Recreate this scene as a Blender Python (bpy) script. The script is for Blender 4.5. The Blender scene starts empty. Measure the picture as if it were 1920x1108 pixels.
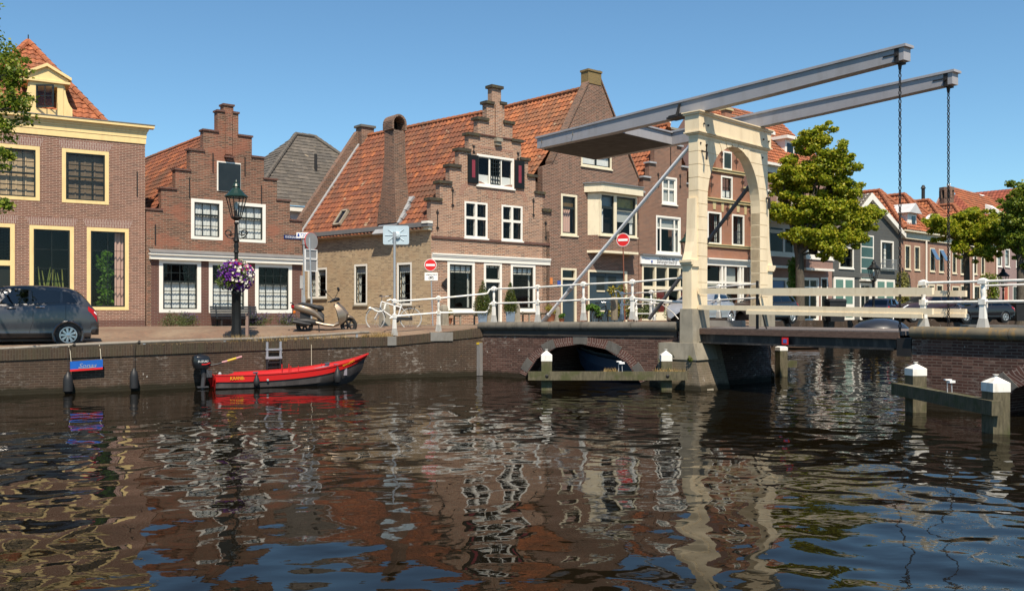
import bpy, bmesh, math, random
import numpy as np
from mathutils import Vector, Matrix
from mathutils.geometry import tessellate_polygon
random.seed(7); RNG = np.random.default_rng(7)
R = math.radians
sc = bpy.context.scene
COL = sc.collection
# ------------------------------------------------------------------ camera, sky, sun, exposure
F, CX, HY, EYE = 1700.0, 960.0, 586.0, 2.0          # focal length and horizon measured in photo pixels (1920 wide)
cam_d = bpy.data.cameras.new('camera'); cam = bpy.data.objects.new('camera', cam_d); COL.objects.link(cam)
cam.location = (0, 0, EYE); cam.rotation_euler = (R(90), 0, 0)
cam_d.sensor_width = 36; cam_d.lens = 36 * F / 1920; cam_d.shift_y = (HY - 554) / 1920
cam_d.clip_start = .1; cam_d.clip_end = 2000
sc.camera = cam
SUN_AZ, SUN_EL = 10.0, 55.0                          # degrees right of straight-behind-the-camera, height
w = bpy.data.worlds.new('World'); sc.world = w; w.use_nodes = True
nt = w.node_tree; bgn = nt.nodes['Background']
sky = nt.nodes.new('ShaderNodeTexSky'); sky.sky_type = 'NISHITA'; sky.sun_disc = False
sky.sun_elevation = R(SUN_EL); sky.sun_rotation = R(180 - SUN_AZ)
sky.air_density = 1.0; sky.dust_density = .25; sky.ozone_density = 4.5; sky.altitude = 0
tint = nt.nodes.new('ShaderNodeMix'); tint.data_type = 'RGBA'; tint.blend_type = 'MULTIPLY'; tint.inputs[0].default_value = 1; tint.inputs[7].default_value = (.81, 1.02, 1.02, 1)   # clear summer blue
nt.links.new(sky.outputs[0], tint.inputs[6]); nt.links.new(tint.outputs[2], bgn.inputs[0]); bgn.inputs[1].default_value = .10
sun_d = bpy.data.lights.new('sun', 'SUN'); sun_d.energy = 5.0; sun_d.angle = R(.5); sun_d.color = (1, .88, .72)
sun = bpy.data.objects.new('sun', sun_d); COL.objects.link(sun)
SDIR = Vector((math.sin(R(SUN_AZ)) * math.cos(R(SUN_EL)), -math.cos(R(SUN_AZ)) * math.cos(R(SUN_EL)), math.sin(R(SUN_EL))))
sun.rotation_euler = (-SDIR).to_track_quat('-Z', 'Y').to_euler(); sun.location = SDIR * 60
vs = sc.view_settings; vs.view_transform = 'Standard'; vs.look = 'None'; vs.gamma = 1; vs.exposure = 0.48
try: vs.use_curve_mapping = False
except Exception: pass

# ------------------------------------------------------------------ geometry helpers
def px2w(px, py, D):
    """point that the photo shows at pixel (px, py), D metres in front of the camera plane"""
    return Vector(((px - CX) / F * D, D, EYE - (py - HY) / F * D))
ROOTINV = {}
def link(o): COL.objects.link(o); return o
def tag(o, label=None, cat=None, group=None, kind=None):
    if label: o['label'] = label
    if cat: o['category'] = cat
    if group: o['group'] = group
    if kind: o['kind'] = kind
    return o
def thing(name, label, cat, loc=(0, 0, 0), rz=0.0, group=None):
    o = link(bpy.data.objects.new(name, None)); o.empty_display_size = .2
    o.location = loc; o.rotation_euler = (0, 0, rz)
    ROOTINV[o.name] = (Matrix.Translation(Vector(loc)) @ Matrix.Rotation(rz, 4, 'Z')).inverted()
    return tag(o, label, cat, group)
def copy_tree(o, parent=None):
    c = o.copy(); COL.objects.link(c)
    if parent is not None: c.parent = parent
    for ch in [x for x in o.children]: copy_tree(ch, c)
    return c
def dup(o, delta):
    """a copy of one part, moved within its thing"""
    c = copy_tree(o, o.parent); c.location = Vector(o.location) + Vector(delta); return c

class MB:
    def __init__(s): s.v = []; s.f = []; s.uv = {}
    def add(s, vs_, fs_):
        b = len(s.v); s.v += [tuple(p) for p in vs_]
        s.f += [tuple(i + b for i in f) for f in fs_]; return b
    def hexa(s, p):       # 8 points: bottom ring 0-3, top ring 4-7
        s.add(p, [(3, 2, 1, 0), (4, 5, 6, 7), (0, 1, 5, 4), (1, 2, 6, 5), (2, 3, 7, 6), (3, 0, 4, 7)])
    def box(s, x0, x1, y0, y1, z0, z1):
        s.hexa([(x0, y0, z0), (x1, y0, z0), (x1, y1, z0), (x0, y1, z0), (x0, y0, z1), (x1, y0, z1), (x1, y1, z1), (x0, y1, z1)])
    def obox(s, c, a, b, h, z0=0):   # centre c, half vectors a and b (world, horizontal), z0..z0+h relative to c
        c = Vector(c); a = Vector(a); b = Vector(b)
        lo = [c - a - b, c + a - b, c + a + b, c - a + b]
        s.hexa([p + Vector((0, 0, z0)) for p in lo] + [p + Vector((0, 0, z0 + h)) for p in lo])
    def prism(s, pts, off):          # polygon (3D, planar) extruded by vector off
        n = len(pts); off = Vector(off); P = [Vector(p) for p in pts]
        tri = tessellate_polygon([P])
        b = s.add(P + [p + off for p in P], [])
        s.f += [tuple(b + i for i in t) for t in tri] + [tuple(b + n + i for i in reversed(t)) for t in tri]
        s.f += [(b + i, b + n + i, b + n + (i + 1) % n, b + (i + 1) % n) for i in range(n)]
    def ring(s, c, ax, r, n, up=None):
        ax = Vector(ax).normalized(); up = Vector(up) if up else (Vector((0, 0, 1)) if abs(ax.z) < .9 else Vector((1, 0, 0)))
        e1 = ax.cross(up).normalized(); e2 = ax.cross(e1).normalized()
        return [Vector(c) + (e1 * math.cos(2 * math.pi * i / n) + e2 * math.sin(2 * math.pi * i / n)) * r for i in range(n)]
    def tube(s, pts, r, n=8, caps=True):
        pts = [Vector(p) for p in pts]; m = len(pts)
        rr = r if isinstance(r, (list, tuple)) else [r] * m
        b0 = None
        for i, p in enumerate(pts):
            t = (pts[min(i + 1, m - 1)] - pts[max(i - 1, 0)])
            if t.length < 1e-9: t = Vector((0, 0, 1))
            rg = s.ring(p, t, rr[i], n); b = s.add(rg, [])
            if b0 is None: first = b
            else: s.f += [(b0 + k, b0 + (k + 1) % n, b + (k + 1) % n, b + k) for k in range(n)]
            b0 = b
        if caps: s.f += [tuple(first + k for k in reversed(range(n))), tuple(b0 + k for k in range(n))]
    def lathe(s, c, prof, n=12, ax=(0, 0, 1), up=None):   # prof: (radius, height along ax)
        c = Vector(c); ax = Vector(ax).normalized(); b0 = None
        for (r, h) in prof:
            b = s.add(s.ring(c + ax * h, ax, max(r, 1e-4), n, up), [])
            if b0 is None: first = b
            else: s.f += [(b0 + k, b0 + (k + 1) % n, b + (k + 1) % n, b + k) for k in range(n)]
            b0 = b
        s.f += [tuple(first + k for k in reversed(range(n))), tuple(b0 + k for k in range(n))]
    def torus(s, c, ax, R0, r, n=28, m=8):
        base = s.ring(c, ax, 1, n); c = Vector(c); ax = Vector(ax).normalized(); st = len(s.v)
        for p in base:
            d = (p - c)
            for k in range(m):
                a = 2 * math.pi * k / m; s.v.append(tuple(c + d * (R0 + r * math.cos(a)) + ax * r * math.sin(a)))
        for i in range(n):
            for k in range(m):
                s.f.append((st + i * m + k, st + i * m + (k + 1) % m, st + ((i + 1) % n) * m + (k + 1) % m, st + ((i + 1) % n) * m + k))
    def grid(s, P, flip=False):      # P[i][j] points
        a = len(P); b_ = len(P[0]); st = len(s.v)
        for row in P: s.v += [tuple(p) for p in row]
        for i in range(a - 1):
            for j in range(b_ - 1):
                q = (st + i * b_ + j, st + i * b_ + j + 1, st + (i + 1) * b_ + j + 1, st + (i + 1) * b_ + j)
                s.f.append(q[::-1] if flip else q)
    def quad(s, a, b, c, d): s.add([a, b, c, d], [(0, 1, 2, 3)])
    def build(s, name, mat, parent=None, smooth=False, local=False, uv=True, weld=False):
        me = bpy.data.meshes.new(name)
        V = np.array(s.v, dtype=np.float64).reshape(-1, 3); Vw = V
        if parent is not None and not local:
            M = np.array(ROOTINV[parent.name]); V = V @ M[:3, :3].T + M[:3, 3]
        me.from_pydata(V.tolist(), [], s.f)
        mats = mat if isinstance(mat, (list, tuple)) else [mat]
        for m in mats: me.materials.append(m)
        if uv: box_uv(me, Vw)
        if smooth: me.polygons.foreach_set('use_smooth', [True] * len(me.polygons))
        me.validate(); me.update()
        if weld or not smooth or True:
            bm = bmesh.new(); bm.from_mesh(me)
            if weld: bmesh.ops.remove_doubles(bm, verts=bm.verts, dist=1e-4)
            bmesh.ops.recalc_face_normals(bm, faces=bm.faces); bm.to_mesh(me); bm.free()
        if smooth:
            try: me.set_sharp_from_angle(angle=R(40))
            except Exception: pass
        o = link(bpy.data.objects.new(name, me))
        if parent is not None:
            o.parent = parent; ROOTINV[o.name] = ROOTINV.get(parent.name, Matrix.Identity(4))
        else: ROOTINV[o.name] = Matrix.Identity(4)
        return o
def box_uv(me, Vw):
    """metre-true flat UVs: u along the wall, v up"""
    n = len(me.loops)
    if n == 0: return
    uvl = me.uv_layers.new(name='UVMap')
    li = np.empty(n, dtype=np.int32); me.loops.foreach_get('vertex_index', li)
    nf = len(me.polygons); lt = np.empty(nf, dtype=np.int32); me.polygons.foreach_get('loop_total', lt)
    P = Vw[li]; fi = np.repeat(np.arange(nf), lt)
    st = np.concatenate([[0], np.cumsum(lt)[:-1]])
    a = P[st]; b = P[st + 1]; c = P[st + 2]
    N = np.cross(b - a, c - a)
    big = lt > 3
    if big.any():
        d = P[np.minimum(st + 3, n - 1)]; N2 = np.cross(c - a, d - b); N[big] = N2[big]
    L = np.linalg.norm(N, axis=1); L[L < 1e-12] = 1; N /= L[:, None]
    h = np.hypot(N[:, 0], N[:, 1]); flat = h < .3; h[h < 1e-6] = 1
    T = np.stack([-N[:, 1] / h, N[:, 0] / h, np.zeros(nf)], 1)
    sg = np.where(T[:, 0] + .3 * T[:, 1] < 0, -1., 1.); T *= sg[:, None]
    U = (P * T[fi]).sum(1); Vv = P[:, 2] / np.maximum(h[fi], .3)
    U = np.where(flat[fi], P[:, 0], U); Vv = np.where(flat[fi], P[:, 1], Vv)
    uvl.data.foreach_set('uv', np.stack([U, Vv], 1).astype(np.float32).ravel())

class Fa:
    """a vertical wall plane: s runs along it to the right, z is height above the water, o is outwards"""
    def __init__(s, px, D, tan=None, d=None, X=None):
        s.X0 = (px - CX) / F * D if X is None else X; s.Y0 = D
        if d is None: L = math.hypot(tan, 1); d = (tan / L, 1 / L)
        s.d = Vector((d[0], d[1], 0)).normalized(); s.n = Vector((s.d.y, -s.d.x, 0))
    def s(self, px):
        k = (px - CX) / F; return (k * self.Y0 - self.X0) / (self.d.x - k * self.d.y)
    def D(self, s): return self.Y0 + s * self.d.y
    def at(self, px, py):
        s = self.s(px); return s, EYE - (py - HY) / F * self.D(s)
    def W(self, s, z, o=0.0): return Vector((self.X0, self.Y0, 0)) + self.d * s + self.n * o + Vector((0, 0, z))
    def rect(self, r):
        s0, z1 = self.at(r[0], r[1]); s1, z0 = self.at(r[2], r[3]); return (s0, s1, z0, z1)
    def ang(self): return math.atan2(self.d.y, self.d.x)
    def shift(self, o):
        g = Fa(CX, 1, 1); p = self.W(0, 0, o); g.X0, g.Y0, g.d, g.n = p.x, p.y, self.d, self.n; return g
def fbox(mb, fa, s0, s1, z0, z1, o0, o1):
    lo = [fa.W(s0, z0, o1), fa.W(s1, z0, o1), fa.W(s1, z0, o0), fa.W(s0, z0, o0)]
    mb.hexa(lo + [p + Vector((0, 0, z1 - z0)) for p in lo])
def FB(a, *k):
    m = MB(); fbox(m, *a); return m.build(*k)
def fprism(mb, fa, pts, o0, o1):
    mb.prism([fa.W(s, z, o1) for s, z in pts], fa.n * (o0 - o1))
def wall_mesh(mb, fa, outline, holes, t=.28):
    """a wall of any outline with rectangular openings, t thick (inwards)"""
    loops = [[(s, z) for s, z in outline]] + [[(h[0], h[2]), (h[0], h[3]), (h[1], h[3]), (h[1], h[2])] for h in holes]
    flat = [p for l in loops for p in l]
    tri = tessellate_polygon([[Vector((s, z, 0)) for s, z in l] for l in loops])
    n = len(flat); b = mb.add([fa.W(s, z, 0) for s, z in flat] + [fa.W(s, z, -t) for s, z in flat], [])
    for t3 in tri:
        mb.f.append(tuple(b + i for i in t3)); mb.f.append(tuple(b + n + i for i in reversed(t3)))
    k = 0
    for l in loops:
        m = len(l)
        for i in range(m):
            j = (i + 1) % m; mb.f.append((b + k + i, b + k + j, b + n + k + j, b + n + k + i))
        k += m

# ------------------------------------------------------------------ materials
MATS = {}
def lin(h):
    h = h.lstrip('#'); v = [int(h[i:i + 2], 16) / 255 for i in (0, 2, 4)]
    return tuple((x / 12.92 if x <= .04045 else ((x + .055) / 1.055) ** 2.4) for x in v)
class NT:
    def __init__(s, name):
        m = bpy.data.materials.new(name); m.use_nodes = True; s.m = m; s.t = m.node_tree; s.b = s.t.nodes['Principled BSDF']
    def n(s, typ, **k):
        o = s.t.nodes.new(typ)
        for a, v in k.items(): setattr(o, a, v)
        return o
    def l(s, a, b): s.t.links.new(a, b)
    def noise(s, scale, vec=None, detail=3, rough=.55):
        o = s.n('ShaderNodeTexNoise'); o.inputs['Scale'].default_value = scale; o.inputs['Detail'].default_value = detail; o.inputs['Roughness'].default_value = rough
        if vec is not None: s.l(vec, o.inputs['Vector'])
        return o.outputs['Fac']
    def ramp(s, fac, stops, interp='LINEAR'):
        o = s.n('ShaderNodeValToRGB'); o.color_ramp.interpolation = interp; e = o.color_ramp.elements
        while len(e) < len(stops): e.new(.5)
        for i, (p, c) in enumerate(stops):
            e[i].position = p; e[i].color = (*c, 1) if len(c) == 3 else c
        s.l(fac, o.inputs[0]); return o.outputs[0]
    def mix(s, fac, a, b, mode='MIX'):
        o = s.n('ShaderNodeMix', data_type='RGBA', blend_type=mode)
        for sock, v in ((o.inputs[0], fac), (o.inputs[6], a), (o.inputs[7], b)):
            if isinstance(v, (int, float)): sock.default_value = v
            elif isinstance(v, tuple): sock.default_value = (*v, 1)
            else: s.l(v, sock)
        return o.outputs[2]
    def math(s, op, a, b=None, clamp=False):
        o = s.n('ShaderNodeMath', operation=op, use_clamp=clamp)
        for i, v in enumerate((a, b)):
            if v is None: continue
            if isinstance(v, (int, float)): o.inputs[i].default_value = v
            else: s.l(v, o.inputs[i])
        return o.outputs[0]
    def map(s, vec, scale=(1, 1, 1), loc=(0, 0, 0), rot=(0, 0, 0)):
        o = s.n('ShaderNodeMapping'); o.inputs['Scale'].default_value = scale; o.inputs['Location'].default_value = loc; o.inputs['Rotation'].default_value = rot
        s.l(vec, o.inputs['Vector']); return o.outputs[0]
    def geo(s): return s.n('ShaderNodeNewGeometry').outputs['Position']
    def obj(s): return s.n('ShaderNodeTexCoord').outputs['Object']
    def uv(s): return s.n('ShaderNodeTexCoord').outputs['UV']
    def bump(s, h, strength=.3, dist=.01):
        o = s.n('ShaderNodeBump'); o.inputs['Strength'].default_value = strength; o.inputs['Distance'].default_value = dist
        s.l(h, o.inputs['Height']); s.l(o.outputs[0], s.b.inputs['Normal'])
    def done(s, col=None, rough=.7, metal=0, spec=.4):
        if col is not None:
            if isinstance(col, tuple): s.b.inputs['Base Color'].default_value = (*col, 1)
            else: s.l(col, s.b.inputs['Base Color'])
        if isinstance(rough, (int, float)): s.b.inputs['Roughness'].default_value = rough
        else: s.l(rough, s.b.inputs['Roughness'])
        s.b.inputs['Metallic'].default_value = metal; s.b.inputs['Specular IOR Level'].default_value = spec
        return s.m
def mul(c, k): return tuple(min(1, x * k) for x in c)
def paint(name, col, rough=.5, metal=0, var=.12, scale=3, dirt=None, spec=.4, streak=0):
    if name in MATS: return MATS[name]
    t = NT(name); p = t.geo()
    f = t.noise(scale, p, 5, .6)
    c = t.ramp(f, [(.3, mul(col, 1 - var)), (.7, mul(col, 1 + var * .5))])
    f2 = t.noise(scale * 9, p, 3)
    c = t.mix(t.math('MULTIPLY', f2, .25), c, mul(col, 1 - 1.6 * var))
    if dirt:
        d = t.noise(scale * 1.7, t.map(p, (1, 1, .25)), 6, .7)
        c = t.mix(t.ramp(d, [(.50, (0, 0, 0)), (.72, (1, 1, 1))]), c, dirt)
    t.bump(f2, .15, .004)
    MATS[name] = t.done(c, t.ramp(f, [(.3, (rough * .85,) * 3), (.7, (min(1, rough * 1.15),) * 3)]), metal, spec); return MATS[name]
def brick(name, c1, c2, mortar, bw=.22, bh=.062, ms=.010, var=.35, odd=None, soldier=False, stain=None, patches=None, spots=False, algae=False):
    if name in MATS: return MATS[name]
    t = NT(name); uv = t.uv()
    if soldier: uv = t.map(uv, (1, 1, 1), (0, 0, 0), (0, 0, R(90)))
    wob = t.n('ShaderNodeTexNoise'); wob.inputs['Scale'].default_value = 1.3; t.l(uv, wob.inputs['Vector'])
    vm = t.n('ShaderNodeVectorMath', operation='MULTIPLY_ADD'); t.l(wob.outputs['Color'], vm.inputs[0]); vm.inputs[1].default_value = (.02, .025, 0); t.l(uv, vm.inputs[2])
    b = t.n('ShaderNodeTexBrick'); t.l(vm.outputs[0], b.inputs['Vector'])
    b.inputs['Color1'].default_value = (*c1, 1); b.inputs['Color2'].default_value = (*c2, 1); b.inputs['Mortar'].default_value = (*mortar, 1)
    b.inputs['Scale'].default_value = 1; b.inputs['Mortar Size'].default_value = ms; b.inputs['Mortar Smooth'].default_value = .15
    b.inputs['Brick Width'].default_value = bw; b.inputs['Row Height'].default_value = bh; b.offset = .5; b.inputs['Bias'].default_value = 0
    c = b.outputs['Color']
    if odd:   # scattered bricks of another firing
        ix = t.n('ShaderNodeVectorMath', operation='SNAP'); t.l(vm.outputs[0], ix.inputs[0]); ix.inputs[1].default_value = (bw, bh, 1)
        wn = t.n('ShaderNodeTexWhiteNoise', noise_dimensions='2D'); t.l(ix.outputs[0], wn.inputs['Vector'])
        k = t.ramp(wn.outputs['Value'], [(.60, (0, 0, 0)), (.85, (.9, .9, .9))])
        k = t.mix(b.outputs['Fac'], k, (0, 0, 0)); c = t.mix(k, c, odd)
    p = t.geo()
    big = t.noise(.55, p, 6, .62); c = t.mix(t.ramp(big, [(.3, (1, 1, 1)), (.62, (0, 0, 0))]), c, t.mix(1.0, c, (1 - var,) * 3, 'MULTIPLY'))
    mid = t.noise(5, p, 5, .65); c = t.mix(t.ramp(mid, [(.42, (0, 0, 0)), (.75, (.55, .55, .55))]), c, t.mix(1.0, c, (1.25, 1.22, 1.18), 'MULTIPLY'))
    if patches:
        q = t.noise(.8, t.map(p, (1, 1, 1.4), (3, 5, 1)), 5, .6); c = t.mix(t.ramp(q, [(.52, (0, 0, 0)), (.62, (.7, .7, .7))]), c, t.mix(.75, c, patches))
    if stain:
        d = t.noise(1.6, t.map(p, (2.2, 2.2, .18)), 5, .7); c = t.mix(t.ramp(d, [(.45, (0, 0, 0)), (.68, (.8, .8, .8))]), c, stain)
    if spots:
        s_ = t.noise(7, p, 2, .5); c = t.mix(t.ramp(s_, [(.72, (0, 0, 0)), (.75, (.8, .8, .8))]), c, (.42, .40, .36))
        e_ = t.math('MULTIPLY', t.ramp(t.noise(6, t.map(p, (1, 1, 2.5)), 4, .7), [(.52, (0, 0, 0)), (.62, (1, 1, 1))]), t.ramp(t.noise(.7, p, 3), [(.5, (0, 0, 0)), (.68, (.55, .55, .55))])); c = t.mix(e_, c, (.36, .33, .29))   # salt bloom
        s_ = t.noise(3.1, t.map(p, (1, 1, 1), (9, 2, 4)), 3, .5); c = t.mix(t.ramp(s_, [(.77, (0, 0, 0)), (.79, (.9, .9, .9))]), c, (.45, .25, .03))
    if algae:
        sx = t.n('ShaderNodeSeparateXYZ'); t.l(p, sx.inputs[0])
        zz = t.math('ADD', sx.outputs[2], t.math('MULTIPLY', t.noise(2.5, p, 4), -.22))
        c = t.mix(t.ramp(zz, [(.0, (.9, .9, .9)), (.09, (0, 0, 0))]), c, (.017, .015, .007))
    t.bump(t.math('ADD', t.math('MULTIPLY', b.outputs['Fac'], -1), t.math('MULTIPLY', mid, .6)), .5, .008)
    MATS[name] = t.done(c, .85, 0, .25); return MATS[name]
def tilemat(name, cols, moss=.5, mosscol=(.09, .07, .04)):
    if name in MATS: return MATS[name]
    t = NT(name); uv = t.uv()
    wn = t.n('ShaderNodeTexWhiteNoise', noise_dimensions='2D'); t.l(uv, wn.inputs['Vector'])
    n = len(cols); c = t.ramp(wn.outputs['Value'], [(i / n, c_) for i, c_ in enumerate(cols)], 'CONSTANT')
    p = t.geo(); f = t.noise(.6, p, 6, .65)
    c = t.mix(t.math('MULTIPLY', t.ramp(f, [(.42, (0, 0, 0)), (.66, (1, 1, 1))]), moss), c, mosscol)
    f2 = t.noise(11, p, 4, .6); c = t.mix(t.ramp(f2, [(.5, (0, 0, 0)), (.75, (.6, .6, .6))]), c, t.mix(1.0, c, (.55, .5, .48), 'MULTIPLY'))
    f3 = t.noise(2.4, p, 3, .5); c = t.mix(t.ramp(f3, [(.68, (0, 0, 0)), (.74, (.5, .5, .5))]), c, (.42, .33, .22))
    t.bump(f2, .3, .006)
    MATS[name] = t.done(c, .8, 0, .25); return MATS[name]
def wood(name, c1, c2, rough=.75, moss=None, scale=(6, 6, 1)):
    if name in MATS: return MATS[name]
    t = NT(name); p = t.geo(); f = t.noise(4, t.map(p, scale), 6, .65)
    c = t.ramp(f, [(.3, c1), (.7, c2)])
    if moss:
        g = t.noise(3, p, 5, .6); c = t.mix(t.ramp(g, [(.48, (0, 0, 0)), (.62, (.8, .8, .8))]), c, moss)
    t.bump(f, .4, .006); MATS[name] = t.done(c, rough, 0, .3); return MATS[name]
def glassmat(name, tint=(.88, .90, .90), gloss=.5):
    if name in MATS: return MATS[name]
    t = NT(name); nt_ = t.t; nt_.nodes.remove(t.b)
    tr = t.n('ShaderNodeBsdfTransparent'); tr.inputs[0].default_value = (*tint, 1)
    gl = t.n('ShaderNodeBsdfGlossy'); gl.inputs['Roughness'].default_value = .03; gl.inputs[0].default_value = (.9, .95, 1, 1)
    nb = t.n('ShaderNodeBump'); nb.inputs['Strength'].default_value = .06; nb.inputs['Distance'].default_value = .02
    nz = t.noise(2.2, t.geo(), 2); t.l(nz, nb.inputs['Height']); t.l(nb.outputs[0], gl.inputs['Normal'])
    g_ = t.n('ShaderNodeNewGeometry'); dp = t.n('ShaderNodeVectorMath', operation='DOT_PRODUCT'); t.l(g_.outputs['Incoming'], dp.inputs[0]); t.l(g_.outputs['Normal'], dp.inputs[1])
    fr = t.math('ADD', t.math('MULTIPLY', t.math('POWER', t.math('SUBTRACT', 1.0, t.math('ABSOLUTE', dp.outputs['Value'])), 5.0), .96), .04)
    mx = t.n('ShaderNodeMixShader'); t.l(t.math('MULTIPLY', fr, gloss, True), mx.inputs[0]); t.l(tr.outputs[0], mx.inputs[1]); t.l(gl.outputs[0], mx.inputs[2])
    out = [n for n in nt_.nodes if n.type == 'OUTPUT_MATERIAL'][0]; t.l(mx.outputs[0], out.inputs[0])
    MATS[name] = t.m; return t.m
def leafmat(name, cols, trans=.35):
    if name in MATS: return MATS[name]
    t = NT(name); g = t.n('ShaderNodeNewGeometry'); p = g.outputs['Position']
    c = t.ramp(g.outputs['Random Per Island'], [(i / max(1, len(cols) - 1), c_) for i, c_ in enumerate(cols)])
    f = t.noise(.9, p, 3); c = t.mix(t.ramp(f, [(.35, (0, 0, 0)), (.7, (.6, .6, .6))]), c, t.mix(1.0, c, (1.35, 1.2, .7), 'MULTIPLY'))
    t.done(c, .5, 0, .35)
    tl = t.n('ShaderNodeBsdfTranslucent'); t.l(c, tl.inputs[0])
    mx = t.n('ShaderNodeMixShader'); mx.inputs[0].default_value = trans; t.l(t.b.outputs[0], mx.inputs[1]); t.l(tl.outputs[0], mx.inputs[2])
    out = [n for n in t.t.nodes if n.type == 'OUTPUT_MATERIAL'][0]; t.l(mx.outputs[0], out.inputs[0])
    MATS[name] = t.m; return t.m
def carpaint(name, col, rough=.25, metal=.5):
    if name in MATS: return MATS[name]
    t = NT(name); p = t.obj(); f = t.noise(3, p, 4, .6)
    c = t.ramp(f, [(.3, mul(col, .9)), (.7, mul(col, 1.05))])
    t.done(c, t.ramp(f, [(.3, (rough,) * 3), (.75, (rough * 1.6,) * 3)]), metal, .5)
    t.b.inputs['Coat Weight'].default_value = .6; t.b.inputs['Coat Roughness'].default_value = .06
    MATS[name] = t.m; return t.m

WHITE = paint('white_paint', (.78, .76, .70), .45, dirt=(.55, .51, .43), var=.06)
FRAMEW = paint('white_window_paint', (.80, .77, .69), .4, var=.05)
CREAMY = paint('yellow_cream_paint', (.80, .60, .28), .45, var=.06, dirt=(.66, .49, .23))
CREAM = paint('cream_paint', (.74, .66, .48), .45, var=.06, dirt=(.60, .53, .38))
PORTAL = paint('portal_cream_paint', (.80, .665, .45), .5, var=.08, dirt=(.64, .51, .33), scale=1.6)
RAILC = paint('gate_cream_paint', (.82, .69, .48), .45, var=.06, dirt=(.68, .55, .36))
BEAMG = paint('beam_grey_paint', (.34, .335, .35), .45, var=.09, dirt=(.27, .26, .26), scale=1.2)
POLEG = paint('brace_grey_paint', (.90, .88, .86), .4, var=.06)
BLACKP = paint('black_paint', (.010, .011, .011), .5, var=.2, spec=.25)
IRON = paint('black_iron', (.018, .016, .015), .6, var=.25)
DKGREEN = paint('dark_green_paint', (.012, .035, .026), .35, var=.15)
SASH = paint('dark_sash_paint', (.014, .018, .016), .35, var=.1)
GREYM = paint('galvanised_steel', (.42, .44, .46), .45, .5, var=.1)
STONE = paint('weathered_stone', (.30, .27, .21), .85, var=.25, dirt=(.17, .15, .11), scale=2.2)
COPING = paint('bridge_coping_stone', (.15, .135, .11), .85, var=.3, dirt=(.06, .055, .045), scale=2.5)
LICHEN = paint('coping_stone_with_lichen', (.14, .12, .085), .9, var=.3, dirt=(.30, .17, .04), scale=3.5)
DARKGAP = paint('interior_shade_black', (.010, .009, .008), .95, spec=.1)  # near-black colour standing in for the shade inside rooms, flues and vaults
LEAD = paint('grey_lead', (.36, .37, .38), .5, var=.12)
ZINC = paint('zinc_gutter', (.20, .20, .20), .5, .2, var=.1)
CURT = paint('white_net_curtain', (.72, .72, .68), .9, var=.05)
ROOMW = paint('room_plaster', (.16, .14, .12), .9, var=.1)
GLASS = glassmat('window_glass')
GLASSD = glassmat('dark_window_glass', (.35, .38, .38), 1.0)
RED = paint('signal_red', (.62, .02, .02), .35, var=.05)
SIGNW = paint('sign_white', (.80, .80, .78), .35, var=.03)
TYRE = paint('tyre_rubber', (.018, .018, .018), .75, var=.2)
ALLOY = paint('alloy_rim', (.55, .56, .57), .3, .7, var=.05)
CHROME = paint('chrome', (.7, .7, .7), .12, 1, var=.03)
CARGLASS = glassmat('car_glass', (.10, .12, .13), 1.6)
BPLASTIC = paint('black_plastic', (.02, .02, .021), .5, var=.15)
OAKW = wood('weathered_wood', (.10, .085, .06), (.24, .20, .14))
FENDW = wood('fender_timber', (.05, .044, .026), (.145, .125, .078), moss=(.055, .06, .02))
T_ORANGE = tilemat('orange_pantiles', [(.24, .083, .042), (.20, .07, .038), (.29, .10, .046), (.165, .06, .036), (.23, .08, .04), (.14, .052, .034), (.36, .125, .05)], .9, (.10, .058, .04))
T_BRIGHT = tilemat('bright_orange_pantiles', [(.37, .122, .054), (.31, .102, .048), (.42, .142, .062), (.27, .092, .045), (.38, .127, .056), (.20, .076, .042)], .65, (.15, .08, .05))
T_OLD = tilemat('old_orange_pantiles', [(.34, .12, .05), (.26, .09, .04), (.40, .145, .06), (.20, .075, .04), (.36, .12, .05)], .7, (.11, .075, .05))
T_GREY = tilemat('grey_flat_tiles', [(.105, .093, .08), (.13, .115, .097), (.09, .082, .072), (.15, .13, .108)], .5, (.07, .062, .05))

def text(body, origin, xd, zd, size, mat, parent, name='lettering', depth=.004, align='LEFT', shear=0.0, width=None, yalign='BOTTOM_BASELINE'):
    cu = bpy.data.curves.new(name, 'FONT'); cu.body = body; cu.size = size; cu.extrude = depth / 2; cu.shear = shear; cu.align_x = align; cu.resolution_u = 2
    tmp = link(bpy.data.objects.new('text_tmp', cu)); dg = bpy.context.evaluated_depsgraph_get(); dg.update()
    me = bpy.data.meshes.new_from_object(tmp.evaluated_get(dg)); bpy.data.objects.remove(tmp); bpy.data.curves.remove(cu)
    xd = Vector(xd).normalized(); zd = Vector(zd).normalized(); nd = xd.cross(zd); og = Vector(origin)
    k = 1.0
    if width and len(me.vertices):
        xs = [v.co.x for v in me.vertices]; k = width / max(1e-6, max(xs) - min(xs))
    mb = MB(); mb.v = [tuple(og + xd * v.co.x * k + zd * v.co.y + nd * v.co.z) for v in me.vertices]; mb.f = [tuple(p.vertices) for p in me.polygons]
    bpy.data.meshes.remove(me)
    return mb.build(name, mat, parent, uv=False)
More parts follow.
